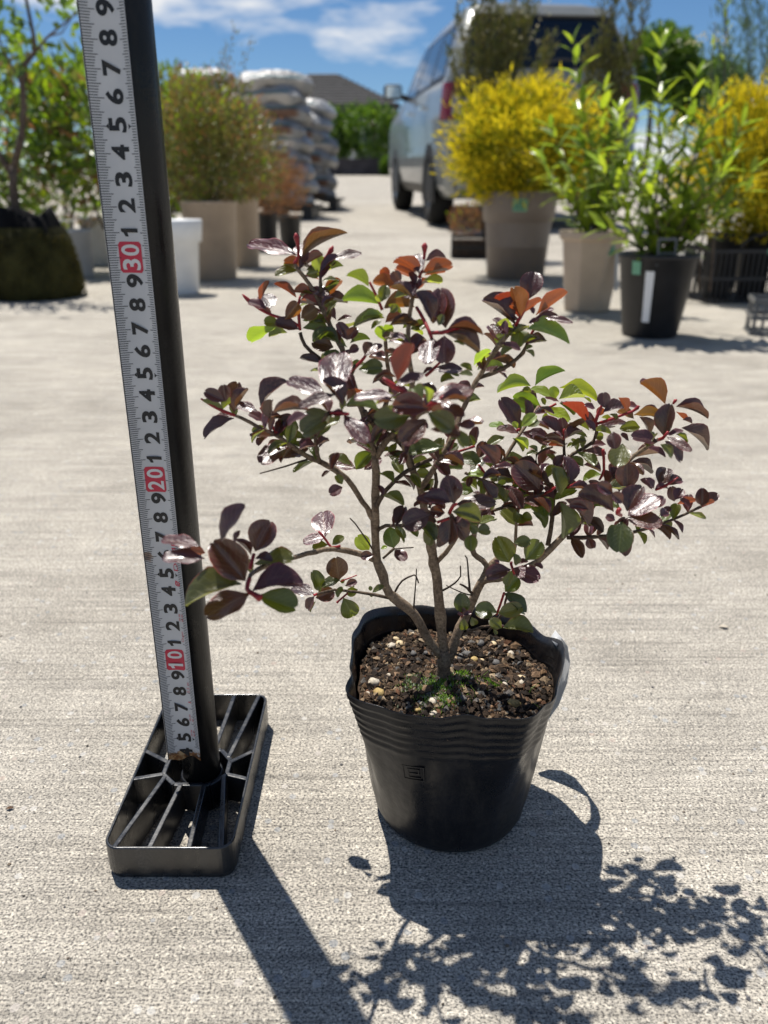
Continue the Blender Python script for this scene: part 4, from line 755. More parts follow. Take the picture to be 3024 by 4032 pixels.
# kind, joints x y z and radius (mm)
BRANCHES = [
('branch',[(32.2,352.0,75.9,3.86),(31.8,352.0,85.6,3.53),(31.8,352.0,95.2,3.53),(31.7,352.0,101.5,3.28)]),
('branch',[(31.7,352.0,96.8,2.52),(23.8,351.0,107.6,2.44),(15.7,349.2,124.7,2.35),(7.8,347.9,132.5,2.27),(2.7,346.8,138.8,2.27),(-0.8,345.0,149.3,2.18),(-3.4,343.3,158.6,2.10),(-4.0,340.5,174.2,2.02),(-3.9,336.4,195.5,1.76),(-3.7,333.9,207.6,1.60),(-4.1,332.0,216.7,1.60)]),
('branch',[(-4.3,332.0,216.7,1.43),(-7.2,329.9,226.6,1.50),(-8.7,329.9,235.0,1.40),(-10.4,331.8,239.0,1.30),(-13.8,334.2,249.1,1.20),(-16.3,337.2,256.8,1.10),(-18.5,340.5,262.8,1.10),(-22.1,341.0,269.6,1.10),(-26.8,341.0,280.4,1.00),(-29.6,342.0,286.3,0.90),(-33.6,342.0,292.2,0.90),(-37.7,342.0,297.7,0.80)]),
('branch',[(-12.4,332.2,245.7,0.90),(-23.4,333.8,250.9,0.90),(-28.3,336.7,259.0,0.90),(-34.4,338.3,264.2,0.80),(-36.3,340.0,269.5,0.80)]),
('branch',[(-26.8,341.0,280.4,0.70),(-27.0,341.0,288.5,0.70),(-27.2,341.0,294.7,0.60)]),
('branch',[(-3.7,332.1,216.1,1.40),(-2.8,339.4,225.9,1.10),(2.1,345.7,240.1,1.00),(3.1,346.3,245.9,1.00),(1.3,342.0,256.8,0.90),(0.6,332.0,267.3,0.80)]),
('branch',[(-3.2,332.1,216.1,1.60),(0.6,330.7,223.0,1.50),(4.6,329.7,227.5,1.40),(9.6,322.6,238.0,1.20),(11.9,319.1,253.1,1.10),(9.6,316.6,267.0,1.00),(10.2,318.0,281.4,0.90),(12.9,320.0,292.7,0.80)]),
('branch',[(-8.6,329.4,237.3,1.00),(-3.5,331.1,229.6,1.00),(4.6,330.3,224.8,1.00),(11.2,332.0,216.7,1.00),(15.0,335.7,203.2,1.00)]),
('branch',[(-12.5,332.5,256.7,0.80),(-14.3,333.4,252.6,0.90)]),
('branch',[(-4.0,343.3,158.6,1.50),(-12.0,340.7,163.1,1.30),(-23.9,332.1,170.0,1.20),(-31.6,320.8,173.7,1.20),(-39.6,301.2,180.2,1.00),(-46.8,284.1,185.1,0.90),(-50.6,271.2,188.7,0.90),(-50.8,261.3,190.7,0.80)]),
('branch',[(2.7,347.4,135.4,0.80),(-12.8,346.7,139.3,0.70),(-25.0,345.6,140.8,0.70),(-33.5,344.0,139.5,0.60)]),
('branch',[(-4.8,339.1,181.5,1.40),(-8.0,337.7,188.8,1.30),(-11.8,336.4,195.5,1.30),(-16.9,334.6,204.3,1.30),(-29.3,330.7,213.9,1.20),(-34.9,329.1,217.1,1.10),(-42.4,326.7,223.8,1.00),(-48.5,325.8,228.3,0.90),(-57.5,323.6,233.8,0.80),(-63.7,322.8,237.3,0.70)]),
('branch',[(-29.0,330.8,213.5,1.00),(-28.9,315.9,226.7,0.90),(-28.3,313.9,231.3,0.80),(-23.2,290.0,244.8,0.80),(-20.6,288.6,247.7,0.80)]),
('twig',[(-34.2,329.5,215.3,0.50),(-43.5,329.2,212.2,0.45),(-55.8,329.0,208.8,0.30)]),
('branch',[(31.9,352.0,101.5,2.69),(30.6,352.0,108.1,2.60),(27.7,348.8,137.7,2.52),(24.6,345.7,155.4,2.35),(23.1,344.0,165.1,2.18),(18.4,339.1,191.1,1.85),(15.9,335.9,202.4,1.51),(12.7,333.7,208.6,1.50),(9.1,326.6,220.0,1.30),(9.4,313.8,232.7,1.10),(12.8,296.7,244.0,1.00),(16.5,276.6,252.3,0.90)]),
('branch',[(26.6,345.5,157.0,1.30),(33.1,336.5,171.0,1.10),(33.4,324.4,183.9,1.00),(28.2,308.6,198.0,0.80)]),
('branch',[(33.6,352.0,93.6,2.52),(38.0,354.0,108.0,2.44),(42.3,354.5,120.1,2.35),(45.8,352.7,130.8,2.35),(49.5,351.7,142.3,2.18),(54.6,347.3,146.5,1.93),(60.5,345.1,148.7,1.85),(75.0,343.5,157.5,1.68),(86.2,341.9,171.5,1.60),(90.3,341.8,177.0,1.60),(96.0,342.8,181.2,1.40),(101.1,344.2,188.6,1.20),(108.8,344.5,201.3,1.10),(116.4,344.2,211.9,1.00),(125.2,340.4,221.0,0.80)]),
('branch',[(49.0,351.9,140.9,1.85),(52.3,352.0,150.8,1.51),(47.1,353.0,155.9,1.50),(44.4,352.2,160.0,1.30),(44.8,350.2,171.4,1.20),(47.3,350.4,180.4,1.10),(50.9,351.8,192.2,1.00),(56.8,352.9,205.8,0.90),(62.2,355.9,214.0,0.80),(66.8,359.3,220.6,0.70),(75.8,371.8,228.6,0.70)]),
('branch',[(52.4,352.3,149.4,1.60),(57.6,353.1,155.1,1.40),(65.5,352.6,157.7,1.00),(64.8,348.5,170.8,0.80),(64.4,344.5,187.1,0.70),(65.9,342.4,193.2,0.70)]),
('branch',[(47.3,350.4,180.4,0.80),(58.3,345.6,186.0,0.80),(68.8,338.9,192.2,0.80),(73.6,334.1,197.6,0.70)]),
('branch',[(79.8,342.7,166.9,1.20),(80.7,343.8,181.0,1.10),(81.2,346.4,191.6,1.00),(86.5,351.1,205.4,0.90),(90.0,352.0,210.3,0.90),(98.7,351.7,216.5,0.90),(99.8,350.3,223.2,0.80)]),
('branch',[(86.5,351.1,205.4,0.70),(85.7,351.7,211.5,0.70),(84.6,350.4,218.2,0.60)]),
('branch',[(88.3,341.9,171.2,0.90),(105.6,340.8,172.4,0.90),(121.4,340.3,175.3,0.80),(137.2,339.0,182.1,0.70),(146.7,337.9,187.9,0.60),(149.1,337.5,189.5,0.60)]),
('branch',[(81.2,346.4,191.6,0.60),(72.1,348.9,207.2,0.60),(74.0,349.6,212.6,0.50),(79.9,351.2,214.4,0.50)]),
('branch',[(16.5,336.8,197.8,1.50),(23.6,328.1,213.2,1.30),(31.1,329.5,228.1,1.20),(35.1,331.7,239.4,1.20),(39.5,332.4,249.0,1.10),(42.3,333.2,253.3,1.10),(45.6,332.6,260.2,1.10),(52.1,332.0,269.6,1.00),(55.3,332.0,273.6,0.80)]),
('branch',[(41.1,332.8,251.1,0.90),(47.2,334.3,253.0,0.90),(53.9,334.4,256.5,0.90),(59.9,334.1,261.9,0.80),(61.4,333.0,267.4,0.60)]),
('branch',[(-3.8,338.0,187.2,1.20),(-2.6,332.0,194.0,1.10),(5.5,329.7,205.4,1.00),(14.7,333.1,211.5,1.00),(27.0,337.0,215.1,0.90),(33.2,336.5,217.7,0.70)]),
('branch',[(-3.3,340.2,175.7,1.00),(1.0,334.6,180.8,0.90),(7.9,324.3,185.0,0.80),(18.6,311.0,193.4,0.70)]),
('branch',[(-0.6,343.2,159.5,0.60),(4.1,342.2,164.7,0.60),(5.1,342.0,165.8,0.50)]),
('branch',[(22.6,338.4,208.5,0.80),(24.7,341.0,200.1,0.80),(23.1,340.6,192.5,0.90),(21.4,339.7,187.7,0.90)]),
('branch',[(37.4,338.9,205.8,0.70),(45.9,339.7,201.8,0.70),(57.9,339.5,198.1,0.70),(66.2,338.2,195.4,0.70)]),
('branch',[(55.6,360.0,107.6,0.70),(61.4,354.2,121.8,0.70),(60.1,337.8,138.4,0.60),(60.8,331.2,150.4,0.60)]),
('branch',[(38.7,354.0,108.1,0.90),(51.2,350.0,116.7,0.70),(60.2,345.0,120.8,0.60)]),
('twig',[(5.5,346.7,139.3,0.60),(9.2,343.5,147.4,0.50),(13.6,341.0,151.4,0.45),(16.0,340.1,151.3,0.40),(17.0,339.8,147.8,0.40)]),
('twig',[(15.2,349.3,123.9,0.60),(15.4,347.0,137.7,0.40),(16.1,344.3,153.4,0.30)]),
('twig',[(29.9,348.6,138.9,0.60),(35.4,345.8,144.7,0.45),(38.0,345.1,148.7,0.40),(37.7,343.9,155.2,0.35)]),
('twig',[(43.8,351.7,136.6,0.70),(42.7,349.8,147.7,0.45),(41.2,348.2,157.1,0.35),(40.2,347.8,159.0,0.30)]),
('twig',[(45.6,352.0,135.0,0.80),(42.3,349.3,140.1,0.70),(38.2,345.9,144.0,0.50)]),
('twig',[(45.7,352.1,134.2,0.40),(39.5,346.8,138.8,0.35),(31.1,344.0,144.3,0.25)]),
('twig',[(-5.2,342.4,164.0,0.50),(-10.8,342.3,174.1,0.40),(-16.3,342.8,181.2,0.35)]),
('twig',[(5.3,342.1,165.5,0.40),(10.8,339.0,167.2,0.35),(14.1,337.0,168.5,0.35)]),
('twig',[(44.4,353.0,96.2,0.80),(38.6,350.0,99.7,0.60),(25.7,360.0,102.8,0.30)]),
('shoot',[(-37.9,342.0,297.8,0.80),(-35.9,342.0,300.8,0.75),(-36.1,342.0,305.8,0.80),(-36.5,342.0,308.3,1.30),(-36.7,342.0,310.1,0.30)]),
('shoot',[(-27.2,341.0,294.2,0.70),(-25.6,341.0,298.8,0.60),(-23.8,341.0,301.3,0.50),(-22.0,341.0,303.4,1.20),(-21.3,341.0,305.1,0.30)]),
('shoot',[(-36.4,341.0,270.4,0.70),(-36.8,341.0,280.1,0.70),(-35.7,341.0,284.8,0.50)]),
('shoot',[(-40.8,341.0,274.5,0.80),(-47.8,341.0,276.7,0.70),(-52.6,341.0,278.8,0.60),(-58.3,341.0,283.3,1.00),(-60.4,341.0,285.6,0.30)]),
('shoot',[(-36.3,341.0,271.5,0.60),(-39.7,341.0,274.2,0.70),(-44.1,341.0,274.9,0.70)]),
('shoot',[(13.9,320.0,294.2,0.70),(15.3,320.0,298.5,0.60),(15.9,320.0,303.3,0.60),(15.9,320.0,306.1,1.30),(16.1,320.0,307.5,0.30)]),
('shoot',[(-0.7,320.0,281.8,0.70),(-3.3,320.0,287.8,0.60),(-5.8,320.0,292.7,0.50)]),
('shoot',[(18.5,303.5,273.5,0.70),(15.7,310.0,279.3,0.70),(13.0,317.0,283.2,0.70)]),
('shoot',[(18.1,313.5,273.8,0.80),(22.2,301.5,275.8,0.80),(25.6,301.5,277.0,0.90),(28.4,300.5,278.3,1.20),(29.2,299.5,279.9,0.40)]),
('shoot',[(55.3,332.0,273.6,0.80),(57.9,332.0,278.5,0.70),(59.0,332.0,280.7,0.50)]),
('shoot',[(60.9,333.0,266.4,0.60),(62.8,333.0,270.6,0.60),(66.1,333.0,277.0,0.50)]),
('shoot',[(-63.7,322.8,237.3,0.70),(-68.7,322.3,239.4,0.80),(-73.5,321.6,242.5,0.90),(-77.4,321.0,245.1,0.40)]),
('shoot',[(-46.9,325.7,228.8,0.80),(-49.4,324.6,233.5,0.70),(-51.4,323.6,237.7,0.60),(-52.8,323.0,240.7,0.50)]),
('shoot',[(-20.6,288.6,247.7,0.80),(-16.1,286.6,247.9,0.90),(-13.4,284.6,248.2,0.60)]),
('shoot',[(16.5,276.6,252.3,0.90),(14.0,273.5,254.5,0.80),(11.7,272.4,257.2,0.80),(3.4,271.2,262.1,1.30),(-0.4,271.1,265.0,0.50)]),
('shoot',[(16.4,274.5,253.8,0.90),(17.1,271.5,255.5,0.90),(20.0,268.4,257.7,1.10),(20.7,266.4,259.3,0.80)]),
('shoot',[(-14.5,333.1,253.8,0.80),(-10.0,332.0,258.4,0.70),(-7.8,331.4,261.3,0.60)]),
('shoot',[(17.0,315.4,256.0,0.70),(19.5,315.2,258.2,0.70),(24.0,314.5,263.0,0.40)]),
('shoot',[(76.9,376.8,227.3,0.60),(81.2,379.0,225.7,0.60),(86.4,380.5,227.6,0.60)]),
('shoot',[(61.9,351.5,221.6,0.70),(63.1,349.3,223.5,0.70)]),
('shoot',[(84.6,350.4,218.2,0.80),(84.1,349.3,223.5,0.60)]),
('shoot',[(99.8,350.3,223.2,0.80),(98.7,350.5,226.8,0.80),(99.9,350.4,231.7,0.80),(100.7,349.5,235.6,0.50)]),
('shoot',[(79.9,351.2,214.4,0.60),(76.9,351.5,212.9,0.60)]),
('shoot',[(98.9,350.7,225.5,0.80),(114.2,347.4,232.5,0.70),(116.6,346.8,235.3,0.90)]),
('shoot',[(123.4,335.4,222.6,0.80),(124.0,331.2,224.7,0.80),(125.2,329.5,228.1,0.60)]),
('shoot',[(132.1,346.5,236.3,0.50),(132.9,346.2,238.0,0.80),(133.6,346.1,238.2,0.30)]),
('shoot',[(101.0,341.5,216.1,0.70),(103.1,343.6,205.4,0.70),(101.8,344.7,200.0,0.60)]),
('shoot',[(73.0,336.4,195.5,0.70),(76.7,332.8,199.3,0.70),(78.5,331.4,201.7,0.40)]),
('shoot',[(84.8,335.5,199.6,0.60),(87.0,333.2,201.9,0.70),(89.2,330.9,204.1,1.10),(89.7,330.8,204.6,0.40)]),
('shoot',[(103.9,313.7,194.7,0.80),(100.6,308.6,198.0,1.10),(100.5,306.3,200.7,1.00)]),
('shoot',[(125.6,335.8,198.2,0.50),(129.8,335.3,200.6,0.80),(134.3,333.5,205.3,0.30)]),
('shoot',[(149.1,337.5,189.5,0.60),(154.1,337.0,192.0,0.60)]),
('shoot',[(28.2,308.6,198.0,0.80),(29.5,306.1,202.5,0.90),(31.0,305.0,203.5,0.60)]),
('shoot',[(22.8,307.1,194.2,0.70),(28.1,306.9,196.3,0.70)]),
('shoot',[(33.3,336.7,216.4,0.60),(41.2,336.1,219.4,0.70)]),
('shoot',[(43.6,338.1,209.8,0.60),(48.2,339.5,203.1,0.70)]),
('shoot',[(-50.8,261.3,190.7,0.90),(-51.3,257.5,188.2,0.90),(-48.3,254.6,187.6,1.00),(-45.7,252.6,187.0,1.50)]),
('shoot',[(-52.9,274.1,188.3,0.80),(-51.7,278.9,192.7,0.70)]),
('shoot',[(-20.7,333.8,170.7,0.60),(-24.8,332.0,170.9,0.60),(-27.2,333.2,173.8,0.60),(-30.7,333.3,178.4,0.60)]),
('shoot',[(-33.5,344.0,139.5,0.60),(-35.2,343.1,139.1,0.70)]),
('shoot',[(-18.2,345.9,139.0,0.50),(-22.7,344.7,135.3,0.50),(-23.6,344.9,134.2,0.70)]),
('shoot',[(-13.5,345.0,149.5,0.30),(-21.9,345.6,145.6,0.40)]),
('shoot',[(61.1,333.6,162.1,0.60),(59.1,324.6,165.8,0.70),(60.7,323.1,161.3,0.60)]),
('shoot',[(56.3,339.2,130.4,0.60),(56.8,333.1,139.6,0.60),(57.1,326.3,149.6,0.60)]),
('shoot',[(60.2,345.0,120.8,0.60),(59.5,330.0,128.6,0.60)]),
('shoot',[(39.5,344.5,125.9,0.50),(38.0,329.5,136.7,0.70)]),
]
# stones on the soil: x, y (m), size (mm), tint
STONES = [(0.0074,0.3904,4.3,'cream'), (0.0092,0.3849,5.0,'cream'), (-0.0068,0.3849,3.7,'cream'), (0.0629,0.3831,3.7,'cream'), (0.0543,0.3675,3.4,'cream'), (0.0739,0.3528,4.3,'cream'), (0.0642,0.3458,3.7,'pale'), (0.0664,0.3282,6.2,'yellow'), (0.0502,0.3683,4.3,'yellow'), (0.0594,0.3267,2.8,'yellow'), (0.0542,0.3267,3.1,'brown'), (-0.0026,0.3361,6.2,'yellow'), (-0.0054,0.3466,6.8,'pale'), (-0.0083,0.3346,3.1,'pale'), (0.0180,0.3289,3.1,'pale'), (0.0254,0.3303,5.0,'pale'), (0.0247,0.3332,2.5,'pale'), (0.0115,0.3260,3.1,'pale'), (0.0169,0.3233,4.3,'yellow'), (0.0023,0.3544,3.1,'pale'), (0.0470,0.3743,5.6,'grey'), (0.0556,0.3831,5.0,'grey'), (0.0621,0.3666,5.6,'grey'), (0.0429,0.3709,5.0,'grey'), (0.0528,0.3435,5.0,'brown'), (0.0594,0.3528,3.1,'pale'), (0.0043,0.3831,5.0,'pale'), (0.0163,0.3942,3.7,'pale'), (0.0233,0.3743,3.7,'grey'), (0.0165,0.3726,3.7,'grey'), (0.0803,0.3339,3.1,'brown'), (0.0731,0.3274,3.7,'brown'), (0.0407,0.3332,4.3,'grey'), (0.0717,0.3743,3.7,'pale'), (0.0249,0.3212,3.7,'pale'), (0.0734,0.3473,3.7,'pale'), (0.0098,0.3675,3.1,'brown'), (-0.0005,0.3675,3.1,'brown'), (0.0052,0.3726,3.7,'brown'), (0.0806,0.3450,3.7,'brown')]

# ------------------------------------------------------------------ the setting: sloping concrete yard
def yard_z(y):
    if y < 5.2: return 0.0
    if y < 10.0: return 0.0067*(y-5.2)**2 if y < 7.7 else 0.0419 + 0.0335*(y-7.7) + 0.0014*(y-7.7)**2
    z10 = 0.0419 + 0.0335*2.3 + 0.0014*2.3**2
    if y < 25.5: return z10 + 0.0468*(y-10.0)
    return z10 + 0.0468*15.5 + 0.01*(y-25.5)

def make_yard():
    ys = [-6, -2, 0, 1, 2, 3, 4, 5] + [5.2 + 0.2*k for k in range(1, 30)] + [11.5, 13, 15, 18, 21, 24, 25.5, 27, 30, 36, 45, 60, 90, 160]
    xs = [-160, -60, -25, -10, -4, 0, 4, 10, 25, 60, 160]
    b = MB()
    vs = [(x, y, yard_z(y)) for y in ys for x in xs]
    n = len(xs)
    fs = [(j*n+i, j*n+i+1, (j+1)*n+i+1, (j+1)*n+i) for j in range(len(ys)-1) for i in range(n-1)]
    b.add(vs, fs)
    return tag(b.build('concrete_yard', M['concrete'], smooth=True), 'brushed pale concrete yard sloping gently up to the houses', None, kind='structure')
YARD = make_yard()
JM = plain('joint_dirt', (0.16, 0.145, 0.125), 0.95, 0.1, 0.4, 9)
for jy in (6.75, 9.4, 13.2, 18.5):
    # straight saw-cut between two slabs, filled with dirt
    b = MB(); z_ = yard_z(jy); s_ = (yard_z(jy+.05)-yard_z(jy-.05))/0.1
    b.add([(-25, jy-.011, z_-.011*s_+.003), (25, jy-.011, z_-.011*s_+.003), (25, jy+.011, z_+.011*s_+.003), (-25, jy+.011, z_+.011*s_+.003)], [(0, 1, 2, 3)])
    b.build('slab_joint', JM, YARD)

# ------------------------------------------------------------------ measuring stand: ribbed foot, tube, steel tape
PX, PY, PR = -0.1046, 0.3556, 0.0105       # tube axis and radius
TCH = 0.0176                               # chord of the curved tape
TX, TY = -0.10985, 0.3423

def tape_pt(u, s, off=0.0):
    """u -0.5..0.5 across the tape, s height in metres; the tape is hollow towards the viewer"""
    a = u * 1.25
    rad = TCH / (2*math.sin(0.625))
    x = rad*math.sin(a)
    y = -(rad*math.cos(a) - rad*math.cos(0.625))
    nx, ny = math.sin(a), -math.cos(a)      # towards the hollow side after flip below
    return Vector((TX + x - nx*off, TY - y + ny*off, s))

def text_mesh(txt, bold=0.0):
    cu = bpy.data.curves.new('t', 'FONT')
    cu.body = txt; cu.align_x = 'CENTER'; cu.align_y = 'CENTER'; cu.size = 1.0; cu.offset = bold
    cu.resolution_u = 4
    ob = bpy.data.objects.new('t', cu); COL.objects.link(ob)
    bpy.context.view_layer.update()
    dg = bpy.context.evaluated_depsgraph_get()
    me = bpy.data.meshes.new_from_object(ob.evaluated_get(dg))
    vs = [v.co.copy() for v in me.vertices]; fs = [tuple(p.vertices) for p in me.polygons]
    bpy.data.objects.remove(ob); bpy.data.curves.remove(cu); bpy.data.meshes.remove(me)
    x0 = min(v.x for v in vs); x1 = max(v.x for v in vs); y0 = min(v.y for v in vs); y1 = max(v.y for v in vs)
    return [((v.x-(x0+x1)/2), (v.y-(y0+y1)/2)) for v in vs], fs, x1-x0, y1-y0

def print_text(b, txt, uc, sc, hgt_u, wid, bold=0.0, off=0.00012):
    """lettering turned a quarter so that it reads up the tape; uc, sc its centre; hgt_u height across the tape (m); wid length along it (m)"""
    vs, fs, w_, h_ = text_mesh(txt, bold)
    pts = []
    for x, y in vs:
        du = -y/h_*hgt_u
        ds = x/w_*wid
        pts.append(tape_pt(uc + du/TCH, sc + ds, off))
    b.add(pts, fs)

def print_one(b, uc, sc, hgt_u, wid, off=0.00012):
    # figure one: stem with a slanting flag
    shp = [(-.10, -.5), (.22, -.5), (.22, .5), (-.02, .5), (-.14, .36), (-.42, .27), (-.42, .08), (-.10, .15)]
    b.add([tape_pt(uc - y*hgt_u/TCH, sc + x*wid, off) for x, y in shp], [(0, 1, 2, 7), (7, 2, 3, 4), (7, 4, 5, 6)])

def quad(b, u0, u1, s0, s1, off=0.0001, n=4):
    vs = []
    for i in range(n+1):
        u = u0 + (u1-u0)*i/n
        vs += [tape_pt(u, s0, off), tape_pt(u, s1, off)]
    b.add(vs, [(2*i, 2*i+2, 2*i+3, 2*i+1) for i in range(n)])

LEAN = Matrix.Translation((PX, PY, 0.02)) @ Matrix.Rotation(0.0085, 4, 'Y') @ Matrix.Translation((-PX, -PY, -0.02))   # the tube stands a touch off plumb
def measuring_stand():
    t = tag(empty('measuring_stand', (0, 0, 0)), 'black plastic tube on a ribbed rectangular foot with a steel measuring tape up its front', 'measuring stand')
    # foot: rounded frame wall and ribs
    z0, z1, th = 0.0035, 0.0205, 0.0017
    X0, X1, Y0, Y1 = -0.1425, -0.0762, 0.2965, 0.4275
    cx, cy = PX - 0.004, PY + 0.004
    rc = 0.008
    def outline(ins):
        pts = []
        for (qx, qy, a0) in ((X1-rc, Y1-rc, 0), (X0+rc, Y1-rc, 90), (X0+rc, Y0+rc, 180), (X1-rc, Y0+rc, 270)):
            for k in range(7):
                a = R(a0 + 15*k)
                pts.append((qx + (rc-ins)*math.cos(a), qy + (rc-ins)*math.sin(a)))
        return pts
    b = MB()
    loops = [(0.0012, 0.0), (0.0, z0), (0.0, z1-0.0006), (0.0005, z1), (th-0.0004, z1), (th, z1-0.0006), (th, 0.0)]
    vs = []; n = 28
    for ins, z in loops: vs += [(x, y, z) for x, y in outline(ins)]
    fs = [(i*n+k, i*n+(k+1) % n, (i+1)*n+(k+1) % n, (i+1)*n+k) for i in range(len(loops)-1) for k in range(n)]
    b.add(vs, fs)
    b.build('base_frame', M['base_plastic'], t, smooth=False, bevel=0.0002)
    def rib(pa, pb, h=z1-0.0005, w_=0.0027):
        d = Vector((pb[0]-pa[0], pb[1]-pa[1], 0)); L = d.length; a = math.atan2(d.y, d.x)
        mm = Matrix.Translation((pa[0], pa[1], 0)) @ Matrix.Rotation(a, 4, 'Z')
        q = MB().box((0, -w_/2, 0.002), (L, w_/2, h), mm)
        q.build('rib', M['base_plastic'], t, bevel=0.0005)
    hub = [(cx-0.017, cy+0.004), (cx-0.017, cy-0.008), (cx-0.009, cy-0.016), (cx+0.011, cy-0.016), (cx+0.019, cy-0.008), (cx+0.019, cy+0.004), (cx+0.012, cy+0.013), (cx-0.010, cy+0.013)]
    for i in range(8): rib(hub[i], hub[(i+1) % 8], z1-0.0008)
    rib((X0+th/2, cy-0.012), hub[1]); rib(hub[4], (X1-th/2, cy-0.012))
    for i, (hx, fx) in enumerate(zip((cx-0.0155, cx-0.005, cx+0.008, cx+0.0175), (X0+0.006, -0.1185, -0.0985, X1-0.006))):
        yh = cy-0.010 if i in (0, 3) else cy-0.016
        rib((hx, yh), (fx, Y0+th/2))
        rib((hx, cy+0.006 if i in (0, 3) else cy+0.013), (fx, Y1-th/2))
    rib((hub[0][0], cy+0.002), (X0+th/2, cy+0.012)); rib((hub[5][0], cy+0.002), (X1-th/2, cy+0.012))
    # socket and tube
    MB().lathe([(0.0125, 0.0), (0.0125, 0.014), (0.0118, 0.018), (0.0106, 0.0185), (0.0106, 0.012)], 40, Matrix.Translation((PX, PY, 0))).build('socket', M['black_plastic'], t, smooth=True)
    MB().lathe([(0.0, 0.004), (PR, 0.004), (PR, 0.62), (PR-0.0015, 0.621), (PR-0.0015, 0.60)], 48, Matrix.Translation((PX, PY, 0))).build('tube', M['black_plastic'], t, smooth=True).matrix_basis = LEAN
    # tape
    s0, s1 = 0.0362, 0.615
    b = MB(); nu = 10; rows = 80
    vs = []
    for j in range(rows+1):
        for i in range(nu+1):
            u = -0.5 + i/nu
            lo = s0 + 0.0012*math.sin(u*9.0) + (0.0030*max(0, u+0.1))     # rusted, uneven cut end
            s_ = lo + (s1-lo)*j/rows
            vs.append(tape_pt(u, s_))
    fs = [(j*(nu+1)+i, j*(nu+1)+i+1, (j+1)*(nu+1)+i+1, (j+1)*(nu+1)+i) for j in range(rows) for i in range(nu)]
    b.add(vs, fs)
    m, nt_, p = mat_new('tape_enamel_rusty')
    n = tex(nt_, 'Noise', 40, 5.0); ru = tex(nt_, 'Noise', 260, 5.0, rough=0.7)
    base = ramp(nt_, n.outputs['Fac'], [(0.3, (0.46, 0.47, 0.485)), (0.7, (0.55, 0.555, 0.565))])
    tcd = nd(nt_, 'TexCoord'); sp = nd(nt_, 'SeparateXYZ'); nt_.links.new(tcd.outputs['Object'], sp.inputs[0])
    mr = nd(nt_, 'MapRange'); mr.inputs['From Min'].default_value = 0.0355; mr.inputs['From Max'].default_value = 0.0465
    mr.inputs['To Min'].default_value = 0.62; mr.inputs['To Max'].default_value = -0.18
    nt_.links.new(sp.outputs[2], mr.inputs['Value'])
    ad = nd(nt_, 'Math', operation='ADD'); nt_.links.new(mr.outputs[0], ad.inputs[0]); nt_.links.new(ru.outputs['Fac'], ad.inputs[1])
    rusty = ramp(nt_, ru.outputs['Fac'], [(0.35, (0.05, 0.022, 0.012)), (0.5, (0.22, 0.09, 0.025)), (0.62, (0.42, 0.30, 0.17))])
    mask = ramp(nt_, ad.outputs[0], [(0.66, (0, 0, 0)), (0.74, (1, 1, 1))])
    # small rust bloom on the left margin near 16 cm
    vm_ = nd(nt_, 'VectorMath', operation='DISTANCE'); nt_.links.new(tcd.outputs['Object'], vm_.inputs[0])
    vm_.inputs[1].default_value = tape_pt(-0.44, 0.1605)
    m2 = nd(nt_, 'MapRange'); m2.inputs['From Min'].default_value = 0.001; m2.inputs['From Max'].default_value = 0.0055
    m2.inputs['To Min'].default_value = 0.5; m2.inputs['To Max'].default_value = -0.2; nt_.links.new(vm_.outputs['Value'], m2.inputs['Value'])
    a2 = nd(nt_, 'Math', operation='ADD'); nt_.links.new(m2.outputs[0], a2.inputs[0]); nt_.links.new(ru.outputs['Fac'], a2.inputs[1])
    mask = mixc(nt_, 1.0, mask, ramp(nt_, a2.outputs[0], [(0.66, (0, 0, 0)), (0.82, (0.8, 0.8, 0.8))]), 'LIGHTEN')
    nt_.links.new(mixc(nt_, mask, base, rusty), p.inputs['Base Color'])
    p.inputs['Roughness'].default_value = 0.42
    tp = b.build('tape', m, t, smooth=True); tp.matrix_basis = LEAN
    so = tp.modifiers.new('solid', 'SOLIDIFY'); so.thickness = 0.00022; so.offset = -1.0
    # edge line, ticks
    b = MB(); quad(b, -0.498, -0.475, s0+0.001, s1, 0.00008, 1); b.build('edge_line', M['print_black'], tp)
    b = MB()
    mm_ = 40
    while mm_ < 614:
        s_ = mm_/1000.0; w_ = 0.00016
        if mm_ % 10 == 0: l1, l2 = 0.30, 0.20
        elif mm_ % 5 == 0: l1, l2 = 0.265, 0.175
        else: l1, l2 = 0.165 + 0.012*(mm_ % 5), 0.125
        if mm_ > 39:
            quad(b, -0.478, -0.478+l1, s_-w_, s_+w_, 0.00010, 3)
        if mm_ > 44:
            quad(b, 0.495-l2, 0.495, s_-w_, s_+w_, 0.00010, 2)
        mm_ += 1
    b.build('tick_marks', M['print_tick'], tp)
